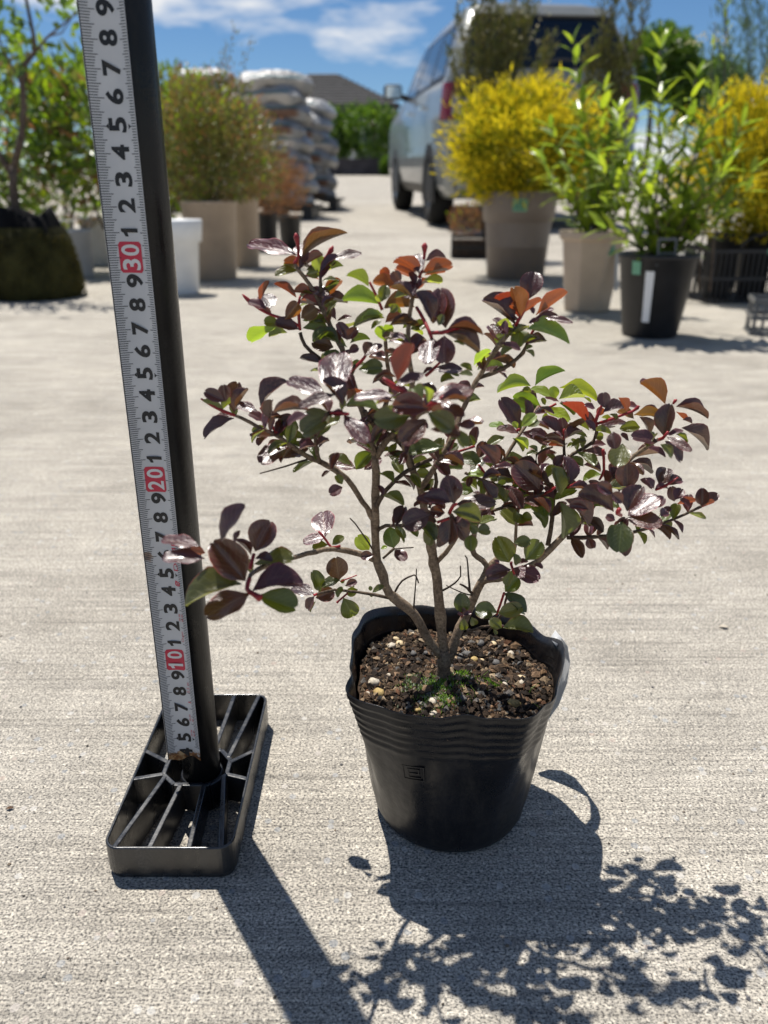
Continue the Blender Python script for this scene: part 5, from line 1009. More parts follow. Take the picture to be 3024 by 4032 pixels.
    for cm in range(4, 61):
        s_ = cm/100.0
        if cm % 10 == 0:
            # red block with rounded corners, white figures
            b = MB(); pts = []
            for (qx, qy, a0) in ((0.23, 0.0052, 0), (-0.19, 0.0052, 90), (-0.19, -0.0052, 180), (0.23, -0.0052, 270)):
                for k in range(5):
                    a = R(a0+22.5*k)
                    pts.append((qx + 0.055*math.cos(a), s_ + 0.0002 + qy + 0.0011*math.sin(a)))
            # strip fill so that the block follows the curve of the tape
            us = sorted(set(round(q[0], 5) for q in pts)); vs = []; fs = []
            ring = []
            for u in [ -0.245 + 0.53*i/12 for i in range(13)]:
                e = 0.0
                if u < -0.19: e = 0.0011*(1-math.sqrt(max(0, 1-((-0.19-u)/0.055)**2)))
                if u > 0.23: e = 0.0011*(1-math.sqrt(max(0, 1-((u-0.23)/0.055)**2)))
                vs += [tape_pt(u, s_-0.0061+e, 0.00012), tape_pt(u, s_+0.0065-e, 0.00012)]
            fs = [(2*i, 2*i+2, 2*i+3, 2*i+1) for i in range(12)]
            b.add(vs, fs); rb = b.build('red_number_block', M['print_red'], tp)
            b = MB(); [(print_one(b, 0.02, s_-0.0030, 0.0074, 0.0050, 0.0002) if c_ == '1' else print_text(b, c_, 0.02, s_+(-0.0027 if q_ == 0 else 0.0031), 0.0074, 0.0045, 0.02, 0.0002)) for q_, c_ in enumerate(str(cm))]; b.build('numeral', M['print_white'], tp)
        else:
            dg = str(cm % 10)
            b = MB(); print_one(b, 0.045, s_+0.0006, 0.0068, 0.0050) if dg == '1' else print_text(b, dg, 0.045, s_+0.0006, 0.0069, 0.0056, 0.036); b.build('numeral', M['print_black'], tp)
        if cm % 10 == 5:
            for (ua, ub) in ((-0.155, -0.215), (0.285, 0.345)):
                b = MB(); b.add([tape_pt(ua, s_-0.0011, 0.00012), tape_pt(ua, s_+0.0011, 0.00012), tape_pt(ub, s_, 0.00012)], [(0, 1, 2)])
                b.build('pointer', M['print_black'], tp)
    # small red maker's print along the right margin
    for txt, s_, hu, wd, key in (('DEMPE', 0.1622, 0.0022, 0.0195, 'print_red'), ('Oupo', 0.1146, 0.0018, 0.0062, 'print_pink'), ('5.5 m', 0.0835, 0.0016, 0.0065, 'print_pink'), ('1', 0.0742, 0.0017, 0.0007, 'print_pink')):
        b = MB(); print_text(b, txt, 0.315, s_, hu, wd, 0.0, 0.00014); b.build('red_print', M[key], tp)
    # tiny characters too worn to read: small strokes, two or three signs in a row
    for s_, n_ in ((0.1258, 4), (0.0640, 3), (0.0540, 4)):
        b = MB()
        for q in range(n_):
            uc = 0.275 + 0.085*(q % 2); sc = s_ + (q//2-0.5)*0.0024
            for k in range(3): quad(b, uc-0.032, uc+0.03, sc-0.0008+0.0007*k, sc-0.00062+0.0007*k, 0.00014, 1)
            quad(b, uc-0.006, uc+0.006, sc-0.0008, sc+0.0009, 0.00016, 1)
        b.build('red_print', M['print_pink'], tp)
    # drop-shaped emblem
    b = MB(); cs = 0.1452; ro, ri = 0.00135, 0.0008
    vs = []; 
    for k in range(24):
        a = 2*math.pi*k/24
        tipx = 0.0011 if 1 <= k <= 5 else 0
        rr = ro + (0.0008 if k == 8 else 0.0003 if k in (7, 9) else 0)
        vs += [tape_pt(0.325 + rr*math.cos(a)/TCH, cs + rr*math.sin(a), 0.00014), tape_pt(0.325 + ri*math.cos(a)/TCH, cs + ri*math.sin(a), 0.00014)]
    b.add(vs, [(2*k, 2*((k+1) % 24), 2*((k+1) % 24)+1, 2*k+1) for k in range(24)])
    vs = [tape_pt(0.325 + 0.00045*math.cos(2*math.pi*k/12)/TCH, cs + 0.00045*math.sin(2*math.pi*k/12), 0.00014) for k in range(12)]
    b.add(vs, [tuple(range(12))])
    b.build('emblem', M['print_red'], tp)
measuring_stand()

# ------------------------------------------------------------------ the soft black pot
CX, CY = 0.0375, 0.3530
PPROF = [(0.0, 0.0385), (0.002, 0.0412), (0.006, 0.0428), (0.03, 0.0462), (0.06, 0.0503), (0.072, 0.0520), (0.1, 0.0565)]
def pot_r(z):
    for (za, ra), (zb, rb) in zip(PPROF, PPROF[1:]):
        if z <= zb: return ra + (rb-ra)*(z-za)/(zb-za)
    return PPROF[-1][1]
RIM = [(-145, .0675), (-125, .0635), (-104, .0570), (-90, .0550), (-78, .0590), (-62, .0662), (-48, .0618), (-25, .0562), (5, .0590), (20, .0545), (41, .0555), (65, .0525), (92, .0525), (110, .0570), (125, .0625), (140, .0620), (157, .0580), (180, .0550), (200, .0580), (215, .0675)]
def rim_r(a):
    a = (math.degrees(a) + 145) % 360 - 145
    for (a0, r0), (a1, r1) in zip(RIM, RIM[1:]):
        if a <= a1:
            t = (a-a0)/(a1-a0); t = t*t*(3-2*t)
            return r0 + (r1-r0)*t
    return RIM[-1][1]
def pot_pt(th, z, off=0.0, ruffle=True):
    sq = min(1.0, max(0.0, (z-0.012)/0.085))**1.2            # round foot, misshapen squarish mouth
    r0 = pot_r(z)
    r = r0*(1-sq) + sq*rim_r(th)*r0/0.0565
    if ruffle:
        if 0.071 < z < 0.0985: r += 0.00036*math.sin((z-0.071)/0.0275*2*math.pi*6)
        if 0.008 < z < 0.071:
            env = min(1, (z-0.008)/0.01, (0.071-z)/0.004)
            r += env*(0.0007*(abs(math.sin(th*7+0.7))-0.6) + 0.0011*noise.noise(Vector((th*2.6, z*14, 2.0))))
        r += 0.0007*sq*noise.noise(Vector((math.cos(th)*2.4, math.sin(th)*2.4, z*22)))
    r += off
    return Vector((CX + r*math.cos(th), CY + r*math.sin(th), z))
def rim_z(th):
    d = math.degrees(th) % 360
    return 0.1005 + 0.0012*math.sin(5*th+1.0) + 0.0007*math.sin(11*th) - 0.0035*math.exp(-((d-85)/28)**2) + 0.0025*math.exp(-((d-300)/14)**2)*0 - 0.002*math.exp(-((d-20)/10)**2)
def make_pot():
    n = 200; b = MB(); vs = []
    zs = [0.0, 0.001, 0.002, 0.004, 0.006, 0.009] + [0.012+0.004*k for k in range(15)] + [0.071 + 0.0011*k for k in range(26)]
    rows = []
    for z in zs: rows.append([pot_pt(2*math.pi*k/n, z*1.0) if z < 0.07 else None for k in range(n)])
    for j, z in enumerate(zs):
        if z >= 0.07:
            for k in range(n):
                th = 2*math.pi*k/n
                f_ = (z-0.071)/(zs[-1]-0.071)
                zz = 0.071 + f_*(rim_z(th)-0.071)
                q = pot_pt(th, z); q.z = zz
                rows[j][k] = q
    inner = []
    for f_ in (1.0, 0.75, 0.5, 0.25, 0.0):
        row = []
        for k in range(n):
            th = 2*math.pi*k/n
            z = 0.074 + f_*(zs[-1]-0.074)
            q = pot_pt(th, z, -0.0004); q.z = 0.074 + f_*(rim_z(th)-0.074) + (0.0001 if f_ == 1 else 0)
            row.append(q)
        inner.append(row)
    rows += inner
    for row in rows: vs += row
    m = len(rows)
    fs = [(j*n+k, j*n+(k+1) % n, (j+1)*n+(k+1) % n, (j+1)*n+k) for j in range(m-1) for k in range(n)]
    fs.append(tuple(range(n-1, -1, -1)))
    b.add(vs, fs)
    t = tag(empty('nursery_pot', (CX, CY, 0)), 'soft black film nursery pot with ringed wavy rim, holding the small purple shrub', 'pot')
    o = b.build('pot_wall', M['pot_film'], t, smooth=True)
    o.location = (-CX, -CY, 0)
    # moulded square emblem on the front
    def strip(bb, x0, x1, z0, z1):
        th0 = R(-116)
        vs = []
        for q in range(5):
            x = x0 + (x1-x0)*q/4
            th = th0 + x/0.0495
            for z in (z0, z1):
                vs.append(pot_pt(th, z, 0.0007))
        base = [pot_pt(th0 + (x0+(x1-x0)*q/4)/0.0495, z, 0.0) for q in range(5) for z in (z0, z1)]
        fs = [(2*q, 2*q+2, 2*q+3, 2*q+1) for q in range(4)]
        fs += [(10+2*q, 10+2*q+2, 2*q+2, 2*q) for q in range(4)] + [(2*q+1, 2*q+3, 10+2*q+3, 10+2*q+1) for q in range(4)]
        fs += [(0, 1, 11, 10), (8, 18, 19, 9)]
        bb.add(vs + base, fs)
    bb = MB(); x0, x1, z0, z1, w_ = -0.0052, 0.0052, 0.0545, 0.0645, 0.0007
    for q in ((x0, x1, z0, z0+w_), (x0, x1, z1-w_, z1), (x0, x0+w_, z0+w_, z1-w_), (x1-w_, x1, z0+w_, z1-w_),
              (x0+0.0025, x1-0.0022, 0.0621, 0.0627), (x0+0.0025, x1-0.0022, 0.0592, 0.0598), (x0+0.0025, x1-0.0018, 0.0563, 0.0569), (x0+0.0025, x0+0.0031, 0.0569, 0.0621), (x1-0.0030, x1-0.0024, 0.0598, 0.0621)):
        strip(bb, *q)
    eo = bb.build('moulded_emblem', M['pot_film'], t); eo.location = (-CX, -CY, 0)
    return t
make_pot()

# white plant label hooked over the rear right of the rim
def pot_label():
    path = [(0.0925, 0.3640, 0.0985), (0.0960, 0.3690, 0.1005), (0.1000, 0.3745, 0.093), (0.1030, 0.3800, 0.080), (0.1032, 0.3840, 0.064), (0.1000, 0.3850, 0.048), (0.0945, 0.3840, 0.034), (0.0885, 0.3820, 0.024)]
    wid = [0.004, 0.0045, 0.006, 0.008, 0.009, 0.009, 0.006, 0.0015]
    side = Vector((-0.25, 0.95, 0.0)).normalized()
    b = MB(); vs = []
    for p_, w_ in zip(path, wid):
        p_ = Vector(p_)
        vs += [p_ - side*w_*0.9, p_ + side*w_]
    b.add(vs, [(2*i, 2*i+1, 2*i+3, 2*i+2) for i in range(len(path)-1)])
    o = b.build('plant_label', leafmat('label_film', [(0.75, 0.76, 0.77), (0.75, 0.76, 0.77)], (1.0, 1.0, 1.0), 0.4, 0.45), smooth=True)
    so = o.modifiers.new('solid', 'SOLIDIFY'); so.thickness = 0.0005
    tag(o, 'white plastic plant label bent over the right side of the black pot', 'label')
pot_label()

# ------------------------------------------------------------------ potting soil with stones and moss
def soil_z(x, y):
    return 0.0835 + 0.0035*noise.noise(Vector((x*40, y*40, 1.0))) + 0.0016*noise.noise(Vector((x*130, y*130, 5.0))) + 0.0025*math.exp(-((x-0.036)**2+(y-0.352)**2)/0.0004)
def make_soil():
    b = MB(); vs = []; n = 72; rings = 16
    for j in range(rings+1):
        for k in range(n):
            th = 2*math.pi*k/n
            e = pot_pt(th, 0.083, -0.0012, True)
            f_ = j/rings
            x = CX + (e.x-CX)*f_; y = CY + (e.y-CY)*f_
            vs.append((x, y, soil_z(x, y) - (0.001 if j == rings else 0)))
    b.add(vs, [(j*n+k, j*n+(k+1) % n, (j+1)*n+(k+1) % n, (j+1)*n+k) for j in range(rings) for k in range(n)])
    t = tag(empty('potting_soil', (CX, CY, 0.08)), 'dark brown gritty potting soil with pale stones and moss in the black pot', 'soil')
    def place(o): o.location = (-CX, -CY, -0.08); return o
    place(b.build('soil_surface', M['soil'], t, smooth=True))
    octa = [Vector(p) for p in ((1,0,0),(-1,0,0),(0,1,0),(0,-1,0),(0,0,1),(0,0,-1))]
    of = [(0,2,4),(2,1,4),(1,3,4),(3,0,4),(2,0,5),(1,2,5),(3,1,5),(0,3,5)]
    def inside(margin=0.003):
        while True:
            th = random.uniform(0, 2*math.pi); f_ = math.sqrt(random.random())
            e = pot_pt(th, 0.083, -margin, True)
            return CX + (e.x-CX)*f_, CY + (e.y-CY)*f_
    b = MB()
    pal = [(0.022,0.015,0.011)]*8 + [(0.045,0.03,0.02)]*6 + [(0.10,0.065,0.04)]*3 + [(0.16,0.10,0.055), (0.13,0.12,0.11), (0.08,0.08,0.08), (0.26,0.19,0.12), (0.34,0.26,0.17), (0.20,0.13,0.08), (0.14,0.07,0.04)]
    for _ in range(4200):
        x, y = inside()
        r = random.choice((0.0005, 0.0007, 0.0009, 0.0012, 0.0016, 0.0021))*random.uniform(0.8, 1.3)
        sc = Vector((random.uniform(.6,1.5), random.uniform(.6,1.2), random.uniform(.5,1.0)))*r
        q = Matrix.Rotation(random.uniform(0,6.3), 3, 'Z') @ Matrix.Rotation(random.uniform(-.6,.6), 3, 'X')
        c = Vector((x, y, soil_z(x, y) + r*random.uniform(-.1, .7)))
        col = random.choice(pal); k = random.uniform(.7, 1.3)
        b.add([c + q @ Vector((v.x*sc.x*random.uniform(.8,1.2), v.y*sc.y*random.uniform(.8,1.2), v.z*sc.z)) for v in octa], of, tuple(a*k for a in col))
    g = place(b.build('soil_grains', vcolmat('soil_grain', 0.9), t)); tag(g, kind='stuff')
    # fibres and bark shreds
    b = MB()
    for _ in range(170):
        x, y = inside(0.004); a = random.uniform(0, 6.3); l = random.uniform(0.002, 0.006)
        z = soil_z(x, y) + 0.0006
        p1 = Vector((x, y, z)); p2 = p1 + Vector((math.cos(a)*l/2, math.sin(a)*l/2, random.uniform(0, .0018))); p3 = p1 + Vector((math.cos(a+.4)*l, math.sin(a+.4)*l, random.uniform(-.0003, .001)))
        nv = len(b.v); b.tube([p1, p2, p3], random.uniform(0.00012, 0.0004), 4)
        col = random.choice(((0.12,0.08,0.05), (0.2,0.14,0.09), (0.28,0.2,0.14), (0.07,0.045,0.03)))
        b.c.extend([col]*(len(b.v)-nv))
    tag(place(b.build('root_fibres', vcolmat('fibre', 0.85), t)), kind='stuff')
    # stones that can be told apart: position (m) and size (mm) and tint
    stones = STONES
    for i, (x, y, sx_, tint) in enumerate(stones):
        bm = bmesh.new(); bmesh.ops.create_icosphere(bm, subdivisions=2, radius=1.0)
        sd = Vector((i*3.1, i*1.7, 0))
        for v in bm.verts: v.co *= 1 + 0.42*noise.noise(v.co*1.3 + sd) + 0.16*noise.noise(v.co*3.4 + sd)
        me = bpy.data.meshes.new('pebble'); bm.to_mesh(me); bm.free()
        me.polygons.foreach_set('use_smooth', [True]*len(me.polygons))
        me.materials.append(STONEM[tint])
        o = link('pebble', me, t)
        r = sx_*0.00046
        o.scale = (r*random.uniform(1.0,1.35), r*random.uniform(.8,1.05), r*random.uniform(.65,.85))
        o.rotation_euler = (random.uniform(-.3,.3), random.uniform(-.3,.3), random.uniform(0,6.3))
        o.location = (x-CX, y-CY, soil_z(x, y) + r*0.4 - 0.08)
    # moss cushion round the stem
    b = MB()
    for _ in range(2600):
        cxm, cym, sg = random.choice(((0.0235, 0.3400, 0.006), (0.0235, 0.3400, 0.006), (0.0300, 0.3440, 0.004), (0.031, 0.349, 0.004), (0.030, 0.3330, 0.005), (0.0410, 0.3500, 0.004), (0.0585, 0.3485, 0.003), (0.018, 0.3460, 0.004), (0.027, 0.331, 0.009)))
        x = random.gauss(cxm, sg); y = random.gauss(cym, sg*0.8)
        z = soil_z(x, y)
        h = random.uniform(0.0007, 0.0017); a = random.uniform(0, 6.3); w_ = h*0.34
        top = Vector((x + random.uniform(-.4,.4)*h, y + random.uniform(-.4,.4)*h, z + h + 0.0006))
        col = random.choice(((0.14,0.24,0.04), (0.09,0.17,0.03), (0.22,0.30,0.08), (0.40,0.46,0.30), (0.55,0.58,0.46)))
        if cxm > 0.029 and random.random() < .7: col = (0.18, 0.32, 0.03)
        vs = [Vector((x + w_*math.cos(a+k*2.1), y + w_*math.sin(a+k*2.1), z + 0.0003 + h*0.4)) for k in range(3)]
        b.add(vs + [top, Vector((x, y, z))], [(0,1,3),(1,2,3),(2,0,3),(1,0,4),(2,1,4),(0,2,4)], col)
    tag(place(b.build('moss', vcolmat('moss', 0.6, 0.0001), t)), kind='stuff')
    # a few grass seedlings
    for (x, y, h, lean) in ((0.0500, 0.3440, 0.012, 0.4), (0.0472, 0.3325, 0.010, -0.3), (0.0748, 0.3370, 0.009, 0.6), (0.0830, 0.3210, 0.011, 0.1), (0.0790, 0.3200, 0.009, -0.6), (0.0445, 0.3260, 0.009, -0.2)):
        z = soil_z(x, y); bb = MB()
        bb.tube([(x, y, z), (x+lean*h*.3, y, z+h*.55), (x+lean*h, y+0.001, z+h*.8)], [0.00035, 0.0003, 0.0001], 4)
        place(bb.build('seedling', LEAFM_FAR['grass'], t))
STONEM = {
    'cream': plain('cream_pebble', (0.58, 0.45, 0.27), 0.6, 0.4, 0.25, 2.2),
    'pale': plain('pale_pebble', (0.50, 0.44, 0.35), 0.7, 0.35, 0.3, 2.5),
    'yellow': plain('yellow_stone', (0.40, 0.29, 0.12), 0.75, 0.3, 0.4, 2.5),
    'brown': plain('brown_stone', (0.22, 0.13, 0.07), 0.7, 0.35, 0.4, 2.5),
    'grey': plain('grey_stone', (0.12, 0.115, 0.11), 0.7, 0.35, 0.35, 2.5)}
LEAFM_FAR = {'grass': leafmat('grass_blade', [(0.12, 0.2, 0.04), (0.2, 0.26, 0.07)], (1.6, 1.6, 0.8))}
make_soil()

# ------------------------------------------------------------------ the shrub
def shrub_leaf_mesh(name, mat, fold, curl, notch, twist, ob):
    rows = [0.0, 0.05, 0.12, 0.22, 0.36, 0.50, 0.64, 0.77, 0.88, 0.95, 0.985, 1.0]
    us = [-1, -0.66, -0.33, 0, 0.33, 0.66, 1]
    def hw(t):
        return 0.5*max(0.0, math.sin(math.pi*0.982*t**(1.0+ob)))**0.52 * min(1.0, 0.35+2.6*t) + 0.008
    vs = []; uvs = []
    for t in rows:
        for u in us:
            h = hw(t)
            x = u*h
            y = t
            if t > 0.8: y = t - notch*(1-abs(u))**2*((t-0.8)/0.2)**2 - 0.03*abs(u)**3*((t-0.8)/0.2)**2
            z = fold*abs(x)*(1-0.3*abs(u)) - curl*(t**2) + twist*u*t*0.3 + 0.022*math.sin(u*4+t*9)*abs(u) + 0.014*math.sin(t*15+u)*abs(u)
            vs.append((x, y, z)); uvs.append((u, t))
    n = len(us)
    fs = [(j*n+i, j*n+i+1, (j+1)*n+i+1, (j+1)*n+i) for j in range(len(rows)-1) for i in range(n-1)]
    me = bpy.data.meshes.new(name)
    me.from_pydata(vs, [], fs)
    uvl = me.uv_layers.new(name='UVMap')
    for p in me.polygons:
        p.use_smooth = True
        for li in p.loop_indices: uvl.data[li].uv = uvs[me.loops[li].vertex_index]
    me.materials.append(mat)
    return me

def make_shrub():
    root = tag(empty('purple_leaved_shrub', (0.036, 0.352, 0.083)), 'small shrub with glossy dark purple and green notched leaves growing in the black pot', 'shrub')
    inv = Vector((-0.036, -0.352, -0.083))
    mats = {'branch': M['bark'], 'twig': M['twig'], 'shoot': M['shoot']}
    for kind, pts in BRANCHES:
        P = [Vector(p[:3])/1000 for p in pts]; rr = [p[3]/1000 for p in pts]
        # smooth the joints with a few points in between
        Q = []; RR = []
        for i in range(len(P)-1):
            p0 = P[max(0, i-1)]; p1 = P[i]; p2 = P[i+1]; p3 = P[min(len(P)-1, i+2)]
            m_ = max(2, int((p2-p1).length/0.006))
            for k in range(m_):
                t = k/m_
                q = 0.5*((2*p1) + (p2-p0)*t + (2*p0-5*p1+4*p2-p3)*t*t + (3*p1-p0-3*p2+p3)*t**3)
                if kind != 'shoot': q = q + Vector((random.uniform(-1,1), random.uniform(-1,1), random.uniform(-1,1)))*0.00025
                Q.append(q); RR.append((rr[i] + (rr[i+1]-rr[i])*t)*(random.choice((1, 1, 1, 1.18)) if kind == 'branch' else 1))
        Q.append(P[-1]); RR.append(rr[-1])
        b = MB(); b.tube(Q, RR, 9 if kind == 'branch' else 6, wob=0.06 if kind == 'branch' else 0.0)
        if kind == 'branch':
            # leaf scars and stubs
            for i in range(2, len(Q)-1):
                if random.random() < 0.3 and RR[i] < 0.0022:
                    d = Vector((random.uniform(-1,1), random.uniform(-1,1), random.uniform(-.3,1))).normalized()
                    b.tube([Q[i] + d*RR[i]*0.6, Q[i] + d*(RR[i]+random.uniform(.0004,.0012))], [0.0004, 0.00022], 5)
        o = b.build({'branch': 'branch', 'twig': 'dead_twig', 'shoot': 'red_shoot'}[kind], M['young_bark'] if kind == 'branch' and max(rr) < 0.00125 else mats[kind], root, smooth=True)
        o.location = inv
    # four leaf shapes in four colourings, shared by all leaves
    shapes = [(0.50, 0.12, 0.08, 0.08, 0.15), (0.80, 0.24, 0.05, -0.12, 0.25), (0.42, 0.04, 0.10, 0.0, 0.10), (0.95, 0.30, 0.0, 0.15, 0.05), (0.62, -0.10, 0.09, -0.10, 0.30), (1.05, 0.10, 0.06, 0.1, 0.12), (0.16, 0.06, 0.06, 0.03, 0.14)]
    meshes = [[shrub_leaf_mesh('shrub_leaf', m_, *s_) for s_ in shapes] for m_ in LEAFM]
    order = sorted(range(len(LEAVES)), key=lambda i: -(LEAVES[i][9]*(Vector(LEAVES[i][3:6])-Vector(LEAVES[i][:3])).length))
    big = set(order[:300]); rest = MBU()
    for i, L in enumerate(LEAVES):
        B = Vector(L[:3])/1000; E = Vector(L[3:6])/1000
        a = E-B; ln = a.length*1.06; a.normalize()
        nz = Vector(L[6:9]).normalized(); nz = (nz - a*nz.dot(a)).normalized()
        wx = a.cross(nz)
        wd = min(L[9]/1000*1.08, ln*0.80)
        mt = Matrix((( wx.x*wd, a.x*ln, nz.x*ln, B.x), (wx.y*wd, a.y*ln, nz.y*ln, B.y), (wx.z*wd, a.z*ln, nz.z*ln, B.z), (0, 0, 0, 1)))
        slim = (L[9]/1000)/ln < 0.33
        me = meshes[L[10] % 4][6 if L[10] == 4 else 3 if slim else random.choice((0, 1, 2, 4, 5))]   # 4: purple leaf held flat to the sun
        if i in big:
            o = link('leaf', me, root)
            o.matrix_parent_inverse = Matrix.Identity(4)
            o.matrix_basis = Matrix.Translation(inv) @ mt
        else:
            rest.add(me, Matrix.Translation(inv) @ mt, L[10] % 4)
    rest.build('small_leaves', root)

class MBU:
    """joins copies of leaf meshes, keeping their UVs and materials"""
    def __init__(s): s.v = []; s.f = []; s.u = []; s.m = []
    def add(s, me, mt, k):
        n = len(s.v)
        s.v += [tuple(mt @ v.co) for v in me.vertices]
        for p in me.polygons:
            s.f.append(tuple(q+n for q in p.vertices)); s.m.append(k)
            s.u += [tuple(me.uv_layers[0].data[li].uv) for li in p.loop_indices]
    def build(s, name, parent):
        me = bpy.data.meshes.new(name); me.from_pydata(s.v, [], s.f)
        for m_ in LEAFM: me.materials.append(m_)
        ul = me.uv_layers.new(name='UVMap')
        for i, q in enumerate(s.u): ul.data[i].uv = q
        for p, k in zip(me.polygons, s.m): p.material_index = k; p.use_smooth = True
        return tag(link(name, me, parent), kind='stuff')
make_shrub()

# ------------------------------------------------------------------ loose grit and leaf bits on the concrete
def grit():
    b = MB()
    octa = [Vector(p) for p in ((1,0,0),(-1,0,0),(0,1,0),(0,-1,0),(0,0,1),(0,0,-.6))]
    of = [(0,2,4),(2,1,4),(1,3,4),(3,0,4),(2,0,5),(1,2,5),(3,1,5),(0,3,5)]
    for _ in range(2600):
        y = 0.12 + 2.2*random.random()**2.2; x = random.uniform(-.75, .75)*(y+0.15)
        r = random.choice((0.0003, 0.0004, 0.0006, 0.0009))*random.uniform(.8, 1.3)
        q = Matrix.Rotation(random.uniform(0, 6.3), 3, 'Z')
        col = random.choice(((0.25,0.24,0.22), (0.12,0.12,0.13), (0.5,0.48,0.44), (0.32,0.3,0.27), (0.2,0.16,0.12), (0.07,0.06,0.05)))
        b.add([Vector((x, y, r*0.4)) + q @ Vector((v.x*r*random.uniform(.7,1.4), v.y*r, v.z*r*0.7)) for v in octa], of, col)
    tag(b.build('loose_grit', vcolmat('grit', 0.85)), 'loose grit and sand grains lying on the concrete', 'grit', kind='stuff')
grit()
LIT = plain('dry_leaf_bit', (0.10, 0.055, 0.03), 0.8, 0.3, 0.4, 200)
LIT2 = plain('fallen_petal', (0.55, 0.25, 0.22), 0.7, 0.3, 0.2, 200)
for nm, lb, x, y, l, a, m_ in (('leaf_fragment', 'tiny dark leaf fragment on the concrete left of the ribbed foot', -0.2135, 0.345, 0.004, 0.2, LIT), ('leaf_fragment', 'thin straw-coloured leaf fragment on the concrete right of the shrub', 0.275, 0.545, 0.007, -0.3, STONEM['pale']),
                               ('petal', 'small pinkish petal on the concrete right of the upper shrub', 0.205, 1.02, 0.010, 0.7, LIT2), ('petal', 'pinkish petal in front of the round black pot', 0.50, 1.42, 0.016, 0.2, LIT2)):
    b = MB(); c, s_ = math.cos(a), math.sin(a); vs = []
    for j in range(5):
        t_ = j/4; w_ = 0.3*l*math.sin(math.pi*(0.08+0.86*t_))
        for u in (-1, 0, 1): vs.append((x + c*(t_-.5)*l - s_*u*w_, y + s_*(t_-.5)*l + c*u*w_, 0.0006 + 0.12*l*abs(u) + 0.1*l*math.sin(t_*3)))
    b.add(vs, [(j*3+i, j*3+i+1, (j+1)*3+i+1, (j+1)*3+i) for j in range(4) for i in range(2)])
    tag(b.build(nm, m_, smooth=True), lb, nm.replace('_', ' '))

# ------------------------------------------------------------------ background: helpers for plants and pots
LF = LEAFM_FAR
LF['gold'] = leafmat('golden_foliage', [(0.52, 0.41, 0.025), (0.68, 0.54, 0.03), (0.78, 0.64, 0.04), (0.48, 0.43, 0.035)], (1.1, 1.1, 0.5), 0.6, 0.5, 0.2)
LF['goldgreen'] = leafmat('green_gold_foliage', [(0.12, 0.17, 0.015), (0.26, 0.28, 0.02), (0.42, 0.39, 0.02)], (1.1, 1.1, 0.4), 0.6, 0.4, 0.2)
LF['lance'] = leafmat('lance_leaf', [(0.12, 0.19, 0.03), (0.20, 0.28, 0.04), (0.32, 0.39, 0.05), (0.15, 0.22, 0.04)], (1.7, 1.7, 0.6), 0.28, 0.48, 0.6)
LF['broad'] = leafmat('broad_leaf', [(0.05, 0.09, 0.03), (0.09, 0.15, 0.035), (0.16, 0.24, 0.03), (0.08, 0.11, 0.045)], (2.2, 2.3, 0.6), 0.3, 0.4, 0.6)
LF['lime'] = leafmat('lime_leaf', [(0.16, 0.26, 0.015), (0.30, 0.38, 0.02), (0.12, 0.2, 0.02)], (1.5, 1.5, 0.5), 0.35, 0.45, 0.5)
LF['fine'] = leafmat('fine_leaf', [(0.11, 0.14, 0.04), (0.17, 0.19, 0.06), (0.20, 0.15, 0.06), (0.13, 0.17, 0.05), (0.24, 0.13, 0.06)], (1.5, 1.5, 0.8), 0.35, 0.38, 0.5)
LF['rust'] = leafmat('rusty_leaf', [(0.26, 0.12, 0.05), (0.34, 0.17, 0.08), (0.2, 0.1, 0.05), (0.3, 0.2, 0.1)], (1.3, 1.2, 0.9), 0.6, 0.35, 0.3)
LF['olive'] = leafmat('olive_needles', [(0.09, 0.10, 0.03), (0.13, 0.14, 0.04), (0.17, 0.14, 0.06), (0.09, 0.11, 0.03)], (1.3, 1.3, 0.7), 0.6, 0.3, 0.3)
LF['bluegreen'] = leafmat('bluegreen_needles', [(0.07, 0.12, 0.07), (0.11, 0.16, 0.09), (0.09, 0.13, 0.06)], (1.4, 1.5, 1.1), 0.6, 0.3, 0.3)
LF['hedge'] = leafmat('garden_tree_leaf', [(0.03, 0.065, 0.015), (0.06, 0.12, 0.02), (0.10, 0.17, 0.025), (0.13, 0.20, 0.03)], (1.8, 1.9, 0.6), 0.35, 0.35, 0.5)
LF['cream'] = leafmat('cream_flower', [(0.6, 0.55, 0.36), (0.7, 0.64, 0.42)], (0.9, 0.9, 0.8), 0.7, 0.3, 0.2)

def rdir():
    while True:
        v = Vector((random.uniform(-1,1), random.uniform(-1,1), random.uniform(-1,1)))
        if 0.05 < v.length < 1: return v.normalized()

def spray(b, p, d, ln, wd):
    """one small folded leaf of four triangles from p along d"""
    d = d.normalized(); s_ = d.cross(rdir()).normalized(); n_ = s_.cross(d)
    m_ = p + d*ln*0.5
    b.add([p, m_ + s_*wd + n_*wd*0.35, p + d*ln, m_ - s_*wd + n_*wd*0.35, m_], [(0, 4, 1), (1, 4, 2), (0, 3, 4), (4, 3, 2)])

